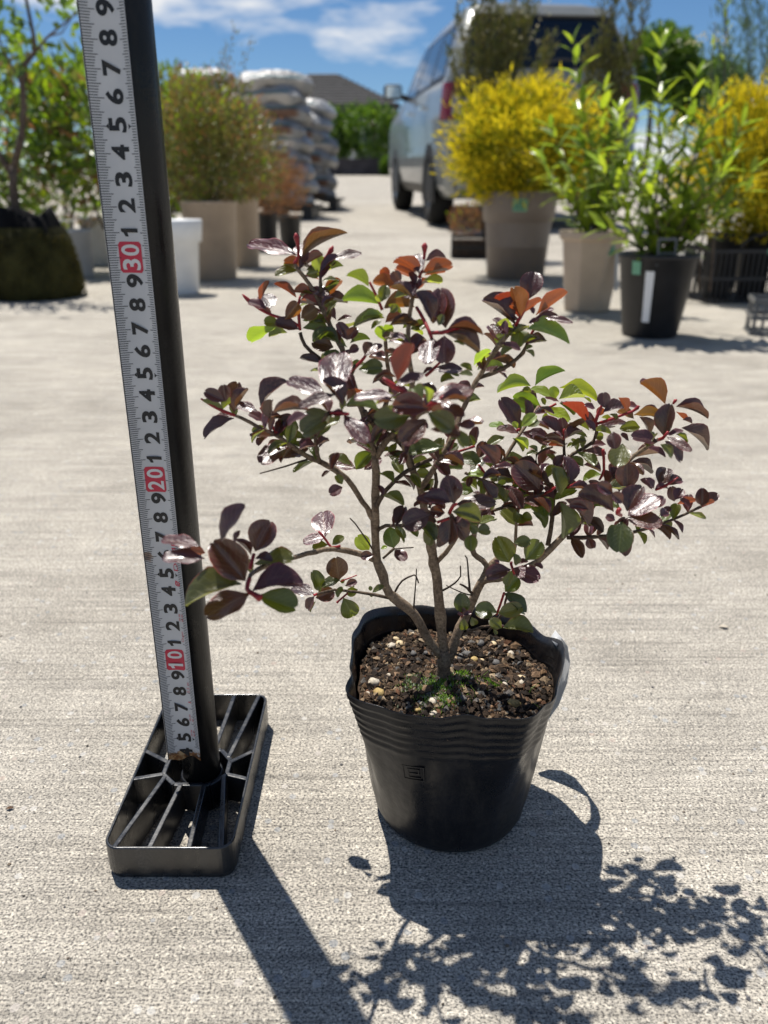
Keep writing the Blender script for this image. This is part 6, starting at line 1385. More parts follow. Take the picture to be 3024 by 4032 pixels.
def pot_round(name, label, loc, h, rt, rb, mat, rimh=0.0, rimw=0.0, sides=48, group=None, soil=True, cat='pot'):
    t = tag(empty(name, loc), label, cat, group)
    wl = 0.006
    if rimh:
        k = (h-rimh)/h; rm = rb + (rt-rimw-rb)*k
        prof = [(0, 0), (rb*0.94, 0), (rb, 0.006), (rm, h-rimh), (rm+rimw*0.9, h-rimh+0.004), (rt, h-0.004), (rt-0.002, h), (rt-wl, h), (rt-wl-rimw, h-rimh), (rb, 0.03)]
    else:
        prof = [(0, 0), (rb*0.94, 0), (rb, 0.006), (rt-0.002, h-0.012), (rt+0.003, h-0.010), (rt+0.003, h), (rt-wl, h), (rb, 0.03)]
    b = MB().lathe(prof, sides)
    b.build('pot_body', mat, t, smooth=sides > 12)
    if soil:
        zs = h*0.9; rr = rb + (rt-rb)*0.88 - wl
        s_ = MB(); n = 24; vs = [(0, 0, zs+0.01)]
        for q in (0.5, 1.0):
            for k in range(n): vs.append((rr*q*math.cos(2*math.pi*k/n), rr*q*math.sin(2*math.pi*k/n), zs + random.uniform(-.006, .006)))
        fs = [(0, 1+k, 1+(k+1) % n) for k in range(n)] + [(1+k, 1+n+k, 1+n+(k+1) % n, 1+(k+1) % n) for k in range(n)]
        s_.add(vs, fs); s_.build('soil', M['far_soil'], t)
    return t

def sticker(parent, th, z, r, w_, h_, mat, name='sticker', marks=True, tilt=0.0):
    """curved label on a round pot, with lines of print"""
    def patch(th0, z0, ww, hh, off, m_, nm):
        b = MB(); vs = []
        for i in range(5):
            a = th0 + (i/4-0.5)*ww/r
            for q in (-0.5, 0.5): vs.append(((r+off+tilt*(z0+q*hh-z))*math.cos(a), (r+off+tilt*(z0+q*hh-z))*math.sin(a), z0 + q*hh))
        b.add(vs, [(2*i, 2*i+2, 2*i+3, 2*i+1) for i in range(4)])
        return b.build(nm, m_, parent, smooth=True)
    o = patch(th, z, w_, h_, 0.0015, mat, name)
    if marks:
        for k in range(3): patch(th + random.uniform(-.1,.1)*w_/r, z + (k-1)*h_*0.27, w_*random.uniform(.45,.7), h_*0.09, 0.0028, M['label_dark'], 'print_line')
    return o

def stems(t, tops, base, r0, mat, name='stem', bend=0.05):
    ps = []
    for tp in tops:
        a = Vector(base) + Vector((random.uniform(-.02,.02), random.uniform(-.02,.02), 0)); e = Vector(tp)
        pts = []
        for k in range(7):
            f_ = k/6
            q = a.lerp(e, f_); q += Vector((math.sin(f_*5+tp[0]*9), math.cos(f_*4+tp[1]*7), 0))*bend*f_*(1-f_)
            pts.append(q)
        MB().tube(pts, [r0*(1-0.8*k/6) for k in range(7)], 6).build(name, mat, t, smooth=True)
        ps.append(pts)
    return ps

def bushy(name, label, loc, n, radii, cz, mats, ln, wd, up=0.4, stemtops=(), group=None, cat='shrub', shell=0.45, stem_r=0.006, lump=0.25, stemmat='far_bark', clumps=0, cs=0.06):
    """dense shrub: stems plus foliage spread through an uneven crown; mats = [(material key, share, outer only)]"""
    t = tag(empty(name, loc), label, cat, group)
    if stemtops: stems(t, stemtops, (0, 0, 0), stem_r, M[stemmat])
    sd = Vector((loc[0]*5, loc[1]*3, 0))
    cl = []
    for _ in range(clumps):
        d = rdir(); f_ = random.uniform(0.55, 1.0)
        k = 1 + lump*noise.noise(d*2.2+sd)
        cl.append((Vector((d.x*radii[0], d.y*radii[1], d.z*radii[2]))*f_*k + Vector((0, 0, cz)), (d + Vector((0, 0, up))).normalized()))
    for key, share, outer in mats:
        b = MB()
        for _ in range(int(n*share)):
            if cl:
                c_, d = random.choice(cl); g_ = Vector((random.gauss(0, .6), random.gauss(0, .6), random.gauss(0, .5)))*cs
                # new growth sits at the outer end of each clump, older greener growth inside
                p = c_ + g_ + d*cs*(random.uniform(0.1, 1.3) if outer else random.uniform(-1.2, 0.3))
                if p.z < 0.0: continue
                spray(b, p, d + rdir()*0.75, ln*random.uniform(.6, 1.3), wd*random.uniform(.7, 1.2)); continue
            d = rdir(); f_ = random.uniform(shell, 1.0)**0.6
            if outer: f_ = random.uniform(0.8, 1.05)
            k = 1 + lump*noise.noise(d*2.2+sd) + lump*0.6*noise.noise(d*5+sd)
            p = Vector((d.x*radii[0], d.y*radii[1], d.z*radii[2]))*f_*k + Vector((0, 0, cz))
            if p.z < 0.02: continue
            dd = (d + Vector((0, 0, up)) + rdir()*0.7)
            spray(b, p, dd, ln*random.uniform(.6, 1.3), wd*random.uniform(.7, 1.2))
        tag(b.build('foliage', LF[key], t), kind='stuff')
    return t

def tips(t, tops, base, nper, ln, wd, key, r0=0.003, spread=0.03, side=0.35):
    """wispy plant: thin stems set with short leaves"""
    ps = stems(t, tops, base, r0, M['far_bark'], bend=0.06)
    b = MB()
    for pts in ps:
        for _ in range(nper):
            f_ = random.uniform(0.25, 1.0); k = min(5, int(f_*6)); q = pts[k].lerp(pts[k+1], f_*6-k)
            ax = (pts[k+1]-pts[k]).normalized()
            o_ = rdir()*spread*random.random()
            spray(b, q + o_, ax + rdir()*side*2, ln*random.uniform(.6,1.3), wd)
    tag(b.build('foliage', LF[key], t), kind='stuff')

# ------------------------------------------------------------------ right side: potted plants
pot_round('taupe_pot', 'large dark taupe planter with deep rim holding the golden conifer in front of the car', (0.550, 3.385, 0), 0.335, 0.152, 0.118, M['taupe'], 0.115, 0.012, cat='planter')
pt = bpy.data.objects['taupe_pot']
sticker(pt, R(-98), 0.285, 0.152, 0.055, 0.045, M['label_green'])
bushy('golden_conifer', 'rounded golden yellow thread conifer in the large taupe planter', (0.55, 3.385, 0.30), 17000, (0.285, 0.26, 0.21), 0.20, [('goldgreen', 0.55, False), ('gold', 0.42, True)], 0.036, 0.0042, 0.6,
      [(-.2, 0, .3), (.1, .1, .35), (.2, -.1, .25), (0, -.1, .38), (-.1, .05, .3)], lump=0.32, clumps=260, cs=0.040)

bt = tag(empty('beige_pot', (0.612, 2.405, 0)), 'tall beige eight-sided planter between the taupe planter and the black pot', 'planter')
def octopot():
    b = MB(); prof = [(0.0, 0.0), (0.068, 0.0), (0.070, 0.004), (0.092, 0.200), (0.103, 0.205), (0.105, 0.226), (0.098, 0.226), (0.088, 0.19), (0.08, 0.15)]
    b.lathe(prof, 8, Matrix.Rotation(R(12), 4, 'Z'))
    b.build('pot_body', M['beige'], bt, bevel=0.004)
    s_ = MB(); s_.add([(0.088*math.cos(R(12+45*k)), 0.088*math.sin(R(12+45*k)), 0.205+random.uniform(-.004,.004)) for k in range(8)], [tuple(range(8))]); s_.build('soil', M['far_soil'], bt)
octopot()
sticker(bt, R(-70), 0.178, 0.083, 0.040, 0.030, M['label_green'])
b = MB().box((-0.006, -0.001, 0.0), (0.006, 0.001, 0.115)); o = b.build('label_strip', M['pale_grey'], bt); o.location = (0.062, -0.078, 0.065); o.rotation_euler = (R(-6), 0, R(40))

kt = pot_round('black_pot', 'glossy round black pot with a white stick label, standing nearest on the right', (0.660, 1.955, 0), 0.195, 0.092, 0.066, M['matt_black'])
b = MB()
for q in ((-0.022, -0.018), (0.018, 0.022)): b.box((q[0], -0.001, 0), (q[1], 0.001, 0.055))
b.box((-0.022, -0.001, 0.055), (0.022, 0.001, 0.061)); b.box((-0.018, -0.0008, 0.026), (0.018, 0.0008, 0.029))
o = b.build('clip_frame', M['grey_plastic'], kt); o.location = (-0.010, -0.083, 0.172); o.rotation_euler = (R(-8), 0, 0)
sticker(kt, R(-140), 0.165, 0.0885, 0.022, 0.030, M['label_green'], marks=False, tilt=0.13)
sticker(kt, R(-118), 0.100, 0.0800, 0.018, 0.118, M['white_plastic'], 'stick_label', False, tilt=0.135)

def lance_leaf_mesh(mat, droop, wd):
    b = MB(); rows = 7; vs = []
    for j in range(rows+1):
        t_ = j/rows
        h = wd*math.sin(math.pi*min(1, t_*0.93+0.05))**0.85
        for u in (-1, 0, 1): vs.append((u*h, t_, 0.35*abs(u)*h - droop*t_*t_))
    fs = [(j*3+i, j*3+i+1, (j+1)*3+i+1, (j+1)*3+i) for j in range(rows) for i in range(2)]
    b.add(vs, fs)
    return b.mesh('lance_leaf', mat, True)
LANCE = [lance_leaf_mesh(LF['lance'], dr, wd) for dr, wd in ((0.05, 0.12), (0.18, 0.13), (0.3, 0.11), (0.1, 0.15))]
def lance_plant(name, label, loc, tops, ln, step, cat='shrub'):
    t = tag(empty(name, loc), label, cat)
    ps = stems(t, tops, (0, 0, 0), 0.0035, M['far_bark'], bend=0.04)
    for pts in ps:
        tot = sum((pts[k+1]-pts[k]).length for k in range(6)); n = max(4, int(tot/step))
        for k in range(n):
            f_ = 0.12 + 0.88*k/(n-1) if n > 1 else 1
            q = min(5, int(f_*6*0.9999)); p = pts[q].lerp(pts[q+1], min(1, f_*6-q)); ax = (pts[q+1]-pts[q]).normalized()
            for sgn in ((0, math.pi) if k < n-1 else (0, 2.1, 4.2)):
                a = k*1.6 + sgn + random.uniform(-.4, .4)
                s_ = ax.cross(Vector((1, 0.2, 0))).normalized(); c_ = s_.cross(ax)
                lift = random.uniform(0.5, 1.0) if k < n-2 else random.uniform(1.0, 1.9)
                d = (s_*math.cos(a) + c_*math.sin(a) + ax*lift).normalized()
                L = ln*random.uniform(.6, 1.15)*(1 if k < n-2 else 0.85)
                nz = (Vector((0, 0, 1)) + ax*0.5 + rdir()*0.25); nz = (nz - d*nz.dot(d)).normalized(); wx = d.cross(nz)
                o = link('leaf', random.choice(LANCE), t)
                o.matrix_basis = Matrix(((wx.x*L, d.x*L, nz.x*L, p.x), (wx.y*L, d.y*L, nz.y*L, p.y), (wx.z*L, d.z*L, nz.z*L, p.z), (0, 0, 0, 1)))
    return t
lance_plant('lance_leaved_shrub', 'upright green shrub with narrow pointed leaves in the beige planter', (0.612, 2.405, 0.20), [(-.105, .0, .50), (.00, .03, .39), (-.15, -.03, .29), (.09, .02, .33), (.13, 0, .22), (-.06, .05, .34), (-.13, .02, .16), (.05, -.06, .2), (-.04, -.07, .24), (.08, .06, .27), (-.17, .0, .22), (.16, -.03, .28), (.02, -.05, .33)], 0.078, 0.026)
lance_plant('glossy_leaved_shrub', 'bright green glossy shrub with loose shoots in the round black pot', (0.660, 1.955, 0.17), [(-.055, 0, .45), (.06, .0, .27), (-.10, .02, .24), (-.01, -.02, .29), (.11, .02, .17), (-.14, -.02, .13), (.02, .05, .2), (.05, -.05, .13), (-.05, -.05, .15), (.10, .05, .36), (-.09, .05, .19), (.13, -.03, .10), (.0, -.07, .12), (.15, .03, .24), (-.16, .02, .22), (.16, -.05, .16), (.08, -.03, .32), (-.03, .04, .35), (-.15, -.06, .08), (.17, .05, .30), (-.06, -.08, .2), (.09, -.08, .2), (.18, -.02, .2), (-.12, .03, .3), (.04, .02, .4)], 0.066, 0.026)

# black trays at the right with more golden conifers
def plant_tray(name, label, loc, rz, w_, d_, h_, mat, n, cat='tray', group=None, handle=False, slots=2):
    t = tag(empty(name, loc, rz), label, cat, group)
    b = MB(); tk = 0.004
    for z in (0.0, h_*0.42, h_-0.012):
        hh = 0.012 if z else 0.006
        b.box((-w_/2, -d_/2, z), (w_/2, -d_/2+tk, z+hh)); b.box((-w_/2, d_/2-tk, z), (w_/2, d_/2, z+hh))
        b.box((-w_/2, -d_/2+tk, z), (-w_/2+tk, d_/2-tk, z+hh)); b.box((w_/2-tk, -d_/2+tk, z), (w_/2, d_/2-tk, z+hh))
    b.build('rim', mat, t, bevel=0.001)
    b = MB()
    for i in range(n):
        x = -w_/2 + 0.004 + (w_-0.012)*i/(n-1)
        b.box((x, -d_/2+0.0005, 0.006), (x+0.005, -d_/2+tk-0.0006, h_-0.012)); b.box((x, d_/2-tk+0.0006, 0.006), (x+0.005, d_/2-0.0005, h_-0.012))
    m_ = max(3, int(n*d_/w_))
    for i in range(1, m_-1):
        y = -d_/2 + d_*i/(m_-1)
        b.box((-w_/2+0.0005, y, 0.006), (-w_/2+tk-0.0006, y+0.005, h_-0.012)); b.box((w_/2-tk+0.0006, y, 0.006), (w_/2-0.0005, y+0.005, h_-0.012))
    b.build('bars', mat, t)
    b = MB()
    for i in range(5): b.box((-w_/2+tk, -d_/2+tk+(d_-2*tk)*i/5, 0.001), (w_/2-tk, -d_/2+tk+(d_-2*tk)*(i+.6)/5, 0.004))
    b.build('tray_floor', mat, t)
    if handle:
        pts = [Vector((0.0 + w_*0.30*math.cos(a), -d_/2+0.01, h_ - 0.002 + 0.045*math.sin(a)*1.2)) for a in [math.pi*k/10 for k in range(11)]]
        MB().tube(pts, 0.0045, 8).build('handle', mat, t, smooth=True)
    return t
plant_tray('black_tray', 'slatted black plant tray behind the round black pot at the right edge', (1.235, 2.70, 0), R(4), 0.42, 0.27, 0.165, M['matt_black'], 24, handle=True)
sticker(bpy.data.objects['black_tray'], R(-100), 0.158, 0.14, 0.03, 0.016, M['label_green'], marks=False)
plant_tray('grey_tray', 'small grey slatted tray lying at the right edge of the yard', (0.985, 1.985, 0), R(-16), 0.13, 0.11, 0.088, M['grey_plastic'], 7)
plant_tray('low_black_tray', 'low black tray with dry reddish plants beside the car wheel', (0.470, 4.50, 0), R(-3), 0.20, 0.16, 0.12, M['matt_black'], 12)
for i, (x, y) in enumerate(((1.12, 2.70), (1.24, 2.72), (1.36, 2.69))):
    pot_round('tray_pot', ('round black pot at the left end of the slatted black tray', 'round black pot in the middle of the slatted black tray', 'round black pot at the right end of the slatted black tray')[i], (x, y, 0.005), 0.205, 0.056, 0.045, M['matt_black'], group='black pots in the tray')
    bushy('golden_shrub', ('golden shrub in the slatted tray, nearest the round black pot', 'tall golden shrub in the middle of the slatted tray', 'golden shrub at the right edge of the picture')[i], (x, y+0.02, 0.19), 9000, (0.165, 0.16, 0.21 + 0.02*i), 0.20, [('goldgreen', 0.45, False), ('gold', 0.5, True)], 0.028, 0.003, 0.7,
          [(-.05, 0, .25), (.04, .03, .3), (0, -.04, .22)], 'golden shrubs in the tray', lump=0.5, clumps=70, cs=0.04)
bushy('dry_sprigs', 'dry reddish sprigs in the low black tray beside the car wheel', (0.45, 4.49, 0.10), 900, (0.10, 0.07, 0.09), 0.09, [('rust', 0.8, False), ('lime', 0.06, False)], 0.02, 0.003, 0.8, [(-.05, 0, .12), (.04, 0, .14)], stem_r=0.002)
b = MB().box((-0.092, -0.072, 0), (0.092, 0.072, 0.085)); o = b.build('soil_block', M['far_soil'], bpy.data.objects['low_black_tray']); o.location = (0, 0, 0.008)

# feathery tall plants in front of the car window
t = tag(empty('feathery_shrub', (0.56, 4.45, 0.1)), 'tall feathery olive shrub standing before the left half of the car window', 'shrub')
tips(t, [(-.24+.03*k+random.uniform(-.03,.03), random.uniform(-.08,.08), random.uniform(.75, 1.3)) for k in range(18)], (0, 0, 0), 420, 0.042, 0.0042, 'olive', 0.004, 0.055)
bb = MB()
for _ in range(60): spray(bb, Vector((random.uniform(-.2,.25), random.uniform(-.08,.08), random.uniform(.92, 1.12))), rdir(), 0.02, 0.006)
tag(bb.build('blossom', LF['cream'], t), kind='stuff')
t = tag(empty('brown_stemmed_shrub', (1.12, 4.45, 0.0)), 'brown stemmed feathery shrub before the right side of the car window', 'shrub')
tips(t, [(-.12+.022*k, random.uniform(-.05,.05), random.uniform(.9, 1.4)) for k in range(14)], (0.05, 0, 0), 360, 0.042, 0.004, 'olive', 0.005, 0.045)
t = tag(empty('wispy_shrub', (1.92, 4.3, 0.0)), 'wispy blue-green shrub with thin arching branches at the top right', 'shrub')
tips(t, [(-.38, 0, 1.30), (-.30, .1, 1.05), (-.28, -.1, 1.25), (-.22, 0, .9), (-.15, .1, 1.35), (-.12, -.1, 1.1), (-.05, 0, 1.2), (-.33, .05, .78), (.0, .1, 1.0), (-.25, .1, 1.4), (-.36, .03, .95)], (0.05, 0, 0.1), 320, 0.045, 0.0036, 'bluegreen', 0.005, 0.06)
t = tag(empty('thin_flowering_stem', (0.80, 2.02, 0.0)), 'thin tall stem with cream flower heads rising behind the glossy shrub', 'plant')
tips(t, [(-.06, .0, .68), (-.03, .02, .74)], (0, 0, 0.1), 26, 0.03, 0.004, 'lance', 0.003, 0.01)
bb = MB()
for (fx, fz) in ((-.10, .64), (-.07, .655), (-.04, .645)):
    for _ in range(26): spray(bb, Vector((fx + random.gauss(0, .012), random.gauss(0, .01), fz + random.gauss(0, .004))), rdir()+Vector((0,0,1)), 0.006, 0.0018)
tag(bb.build('flower_head', LF['cream'], t), kind='stuff')

# ------------------------------------------------------------------ left side
st = tag(empty('wrapped_root_ball', (-1.195, 2.745, 0)), 'large mossy root ball wrapped in black sheeting at the left edge', 'root ball')
b = MB(); vs = []; n = 48
prof = [(0.145, 0.0), (0.156, 0.02), (0.158, 0.07), (0.150, 0.13), (0.135, 0.19), (0.118, 0.225)]
for r_, z in prof:
    for k in range(n):
        a = 2*math.pi*k/n; q = 1 + 0.05*noise.noise(Vector((math.cos(a)*2, math.sin(a)*2, z*12)))
        vs.append((r_*q*math.cos(a), r_*q*math.sin(a), z))
b.add(vs, [(j*n+k, j*n+(k+1) % n, (j+1)*n+(k+1) % n, (j+1)*n+k) for j in range(len(prof)-1) for k in range(n)])
M['mossy'] = plain('mossy_sacking', (0.038, 0.036, 0.012), 0.95, 0.15, 0.7, 14, 0.01, 60)
b.build('sacking', M['mossy'], st, smooth=True)
b = MB(); vs = []; prof = [(0.121, 0.205), (0.108, 0.24), (0.095, 0.262), (0.088, 0.272), (0.080, 0.262), (0.07, 0.24), (0.0, 0.238)]
for r_, z in prof:
    for k in range(n):
        a = 2*math.pi*k/n; q = 1 + 0.08*noise.noise(Vector((math.cos(a)*3, math.sin(a)*3, z*8+4)))
        vs.append((r_*q*math.cos(a), r_*q*math.sin(a), z + (0.016*math.sin(3*a+1) if r_ < 0.1 else 0)))
b.add(vs, [(j*n+k, j*n+(k+1) % n, (j+1)*n+(k+1) % n, (j+1)*n+k) for j in range(len(prof)-1) for k in range(n)])
b.build('black_sheeting', plain('black_sheeting', (0.006, 0.006, 0.007), 0.85, 0.1, 0.3, 20, 0.002, 40), st, smooth=True)
bb = MB()
for _ in range(2600):
    a = random.uniform(0, 6.3); z = random.uniform(0.0, 0.2); rr_ = 0.158 - 0.03*(z/0.2)**2
    spray(bb, Vector((rr_*math.cos(a), rr_*math.sin(a), z)), Vector((math.cos(a), math.sin(a), 0.3)) + rdir()*0.6, 0.012, 0.0016)
tag(bb.build('moss_fuzz', leafmat('moss_fuzz', [(0.05, 0.05, 0.012), (0.09, 0.08, 0.02), (0.13, 0.10, 0.03)], (1, 1, .5), 0.9, 0.3, 0.1), st), kind='stuff')

tr = tag(empty('young_tree', (-1.215, 2.755, 0.24)), 'slender forked young tree growing from the wrapped root ball', 'tree')
def limb(t, pts, r0, r1, nm='branch'):
    P_ = [Vector(p) for p in pts]; n = len(P_)
    MB().tube(P_, [r0+(r1-r0)*k/(n-1) for k in range(n)], 8, wob=0.05).build(nm, M['far_bark'], t, smooth=True)
limb(tr, [(.005, 0, -.02), (-.005, 0, .04), (.0, 0, .11), (.012, 0, .17)], 0.017, 0.013, 'trunk')
limb(tr, [(.005, 0, .15), (.055, 0, .26), (.075, 0, .34), (.085, 0, .42), (.10, 0, .46), (.135, 0, .49)], 0.012, 0.007)
limb(tr, [(.003, 0, .14), (-.03, .01, .20), (-.08, .02, .30), (-.12, .02, .45), (-.14, .03, .7)], 0.011, 0.005)
limb(tr, [(.135, 0, .49), (.14, 0, .53), (.135, 0, .60), (.13, 0, .70)], 0.007, 0.004)
limb(tr, [(.13, 0, .485), (.18, 0, .53), (.235, 0, .565), (.29, 0, .60)], 0.0045, 0.002)
limb(tr, [(.19, 0, .535), (.22, 0.02, .545), (.27, .02, .60)], 0.003, 0.0015)
limb(tr, [(.08, 0, .40), (.03, .02, .50), (.0, .03, .62), (-.02, .03, .72)], 0.004, 0.002)
bb = MB(); 
for _ in range(330):
    q = random.choice([(-.12, .45, .08), (-.02, .66, .07), (-.10, .62, .09), (.03, .52, .05), (.27, .59, .05), (.13, .66, .05), (-.06, .36, .08)])
    spray(bb, Vector((random.gauss(q[0], q[2]), random.gauss(.02, .06), random.gauss(q[1], q[2]))), rdir()+Vector((0,0,.2)), random.uniform(.03,.055), 0.010)
tag(bb.build('crown', LF['broad'], tr), kind='stuff')

for i, (nm, lb, x, y, s_, tops) in enumerate((
    ('broadleaf_shrub', 'dense green broadleaf shrub behind the young tree at the left edge', -1.62, 3.55, 0.36, 0),
    ('broadleaf_shrub', 'green broadleaf shrub with lime tips just left of the measuring tape', -1.22, 3.65, 0.30, 1),
    ('broadleaf_shrub', 'dark broadleaf shrub farther back between tape and root ball', -1.75, 4.6, 0.45, 2))):
    bushy(nm, lb, (x, y, 0.18), 1350, (s_, s_*0.8, s_*1.0), 0.40, [('broad', 0.6, False), ('lime', 0.14, True), ('fine', 0.2, False), ('rust', 0.08, False)], 0.060, 0.014, 0.3,
          [(-.1, 0, .5), (.1, .05, .55), (0, -.05, .45), (.15, 0, .4), (-.15, .05, .4)], 'broadleaf shrubs on the left', shell=0.15)
bushy('twiggy_undergrowth', 'low twiggy undergrowth with dry leaves in the small grey pots', (-1.36, 3.75, 0.18), 900, (0.30, 0.18, 0.13), 0.10, [('fine', 0.5, False), ('lime', 0.2, False), ('rust', 0.25, False)], 0.03, 0.004, 0.3, [(-.2, 0, .2), (.2, 0, .22), (0, 0, .25), (.1, .05, .2)], stem_r=0.003)
pot_round('grey_pot', 'small pale grey pot next to the wrapped root ball', (-1.275, 3.40, 0), 0.19, 0.062, 0.052, M['pale_grey'], group='small grey pots on the left')
pot_round('grey_pot', 'pale grey pot farther back, nearest the measuring tape', (-1.385, 3.99, 0), 0.225, 0.085, 0.07, M['pale_grey'], group='small grey pots on the left')
pot_round('grey_pot', 'grey pot half hidden behind the wrapped root ball', (-1.56, 3.92, 0), 0.21, 0.085, 0.07, M['pale_grey'], group='small grey pots on the left')

pot_round('white_pot', 'white plastic pot with a wide stepped rim right of the black tube', (-0.712, 2.83, 0), 0.245, 0.088, 0.058, M['white_plastic'], 0.075, 0.012)
b = MB().box((-0.016, -0.001, 0.0), (0.016, 0.001, 0.10)); o = b.build('leaning_tag', M['white_plastic']); o.location = (-0.745, 2.86, 0.21); o.rotation_euler = (0, R(-22), R(10))
tag(o, 'white plastic tag leaning out of the white pot', 'tag')
pot_round('taupe_tub', 'wide pale taupe tub holding the fine-leaved bush', (-0.705, 3.35, 0), 0.30, 0.112, 0.092, M['beige'], group='taupe tubs on the left')
pot_round('taupe_tub', 'narrower taupe tub just behind the wide one', (-0.665, 3.93, 0), 0.31, 0.075, 0.062, M['beige'], group='taupe tubs on the left')
pot_round('small_black_pot', 'small black pot with rusty grass at the end of the left row', (-0.715, 5.00, 0), 0.22, 0.075, 0.06, M['matt_black'])
pot_round('small_black_pot', 'square-set black pot beside the pot with rusty grass', (-0.60, 5.25, 0), 0.20, 0.075, 0.06, M['matt_black'])
fb = bushy('fine_leaved_bush', 'airy fine-leaved bush with reddish tips in the wide taupe tub', (-0.70, 3.36, 0.28), 9500, (0.225, 0.2, 0.26), 0.22, [('fine', 0.8, False), ('rust', 0.12, True), ('lime', 0.08, True)], 0.021, 0.0046, 0.5,
      [(-.1, 0, .35), (.05, .05, .4), (.1, -.05, .3), (0, 0, .42), (.14, 0, .62), (.10, 0, .56), (.2, 0, .58), (-.05, .03, .5)], stem_r=0.0025, shell=0.05, lump=0.3)
bb = MB()
for (tx_, tz) in ((.14, .62), (.10, .56), (.2, .58), (-.05, .5)):
    for _ in range(45): 
        f_ = random.uniform(.55, 1.02); spray(bb, Vector((tx_*f_ + random.gauss(0, .010), random.gauss(0, .01), tz*f_)), Vector((0,0,1))+rdir(), 0.016, 0.003)
tag(bb.build('tall_sprigs', LF['fine'], fb), kind='stuff')
bushy('fine_leaved_bush', 'smaller fine-leaved bush in the narrower taupe tub behind', (-0.64, 3.94, 0.28), 4200, (0.19, 0.16, 0.24), 0.2, [('fine', 0.9, False), ('rust', 0.12, True)], 0.02, 0.0042, 0.5, [(-.1, 0, .3), (.05, .05, .35), (.1, -.05, .28)], stem_r=0.0025, shell=0.05)
bushy('rusty_grass', 'rusty orange grass tuft in the small black pot by the bags', (-0.66, 5.0, 0.18), 2600, (0.21, 0.15, 0.2), 0.17, [('rust', 0.9, False)], 0.05, 0.0025, 1.0, stem_r=0.002, shell=0.1)
bushy('limegreen_shrub', 'lime green shrub behind the measuring tube on the left', (-1.18, 4.6, 0.2), 3000, (0.30, 0.2, 0.36), 0.38, [('lime', 0.6, False), ('fine', 0.5, False)], 0.045, 0.010, 0.4, [(-.1, 0, .4), (.1, 0, .45)], shell=0.1)

# ------------------------------------------------------------------ stacked sacks
def sack_mat(name, face, edge):
    m, nt_, p = mat_new(name)
    tcd = nd(nt_, 'TexCoord'); sp = nd(nt_, 'SeparateXYZ'); nt_.links.new(tcd.outputs['Object'], sp.inputs[0])
    n = tex(nt_, 'Noise', 9.0, 4.0)
    ad = nd(nt_, 'Math', operation='MULTIPLY_ADD'); ad.inputs[1].default_value = 0.03; nt_.links.new(n.outputs['Fac'], ad.inputs[0]); nt_.links.new(sp.outputs[2], ad.inputs[2])
    c = ramp(nt_, ad.outputs[0], [(0.0, (0.5, 0.48, 0.46)), (0.02, face), (0.075, face), (0.10, edge), (0.125, (0.33, 0.325, 0.32))])
    ax_ = nd(nt_, 'Math', operation='ABSOLUTE'); nt_.links.new(sp.outputs[0], ax_.inputs[0])
    c = mixc(nt_, ramp(nt_, ax_.outputs[0], [(0.24, (0, 0, 0)), (0.30, (1, 1, 1))]), c, (0.31, 0.315, 0.32))
    nt_.links.new(c, p.inputs['Base Color']); p.inputs['Roughness'].default_value = 0.38
    w_ = tex(nt_, 'Noise', 14.0, 3.0, (1, 3, 3)); nt_.links.new(bump(nt_, w_.outputs['Fac'], 0.02), p.inputs['Normal'])
    return m
SM = [sack_mat('printed_sack_brown', (0.17, 0.09, 0.06), (0.05, 0.14, 0.16)), sack_mat('printed_sack_white', (0.5, 0.47, 0.44), (0.06, 0.16, 0.18)), sack_mat('printed_sack_tan', (0.26, 0.17, 0.11), (0.35, 0.35, 0.38))]
def sack_mesh(i):
    b = MB(); vs = []; nx, ny = 26, 16
    def top(u, v): return (max(0, 1-abs(u)**9)*max(0, 1-abs(v)**7))**0.42
    for sgn in (1, -1):
        for j in range(ny+1):
            for k in range(nx+1):
                u = -1+2*k/nx; v = -1+2*j/ny
                x = u*0.40*(1-0.05*v*v); y = v*0.27*(1-0.06*u*u)
                z = 0.075 + sgn*0.082*top(u, v) - 0.055*abs(u)**2.2 + 0.045*noise.noise(Vector((u*2.5+i*7, v*2.5, sgn)))*top(u, v)
                vs.append((x, y, z))
    N = (nx+1)*(ny+1); fs = []
    for j in range(ny):
        for k in range(nx):
            a = j*(nx+1)+k
            fs.append((a, a+1, a+nx+2, a+nx+1)); fs.append((N+a, N+a+nx+1, N+a+nx+2, N+a+1))
    b.add(vs, fs)
    return [b.mesh('sack', m_, True) for m_ in SM]
SACKS = [sack_mesh(i) for i in range(3)]
ORD = ('bottom', 'second', 'third', 'fourth', 'fifth', 'sixth', 'seventh', 'eighth', 'ninth', 'tenth', 'eleventh', 'twelfth', 'thirteenth')
SEQ = [2, 0, 0, 0, 1, 0, 0, 1, 1, 1]
def sack_stack(x, y, n, z0, word):
    z = z0
    for i in range(n):
        sq = SEQ[i % 10]
        me = SACKS[i % 3][sq]
        o = link('sack', me)
        o.location = (x + random.uniform(-.07, .07), y + random.uniform(-.06, .06), z)
        o.rotation_euler = (random.uniform(-.05,.05), random.uniform(-.08,.08), random.uniform(-.25,.25))
        nm = 'topmost' if i == n-1 else ORD[i]
        tag(o, '%s %s sack from the ground in the %s stack' % (nm, ('brown printed', 'white plastic', 'tan printed')[sq], word) if i < n-1 else 'topmost %s sack on the %s stack' % (('brown printed', 'white plastic', 'tan printed')[sq], word), 'sack', 'sacks in the %s stack' % word)
        z += 0.137 if i < n-2 else 0.142
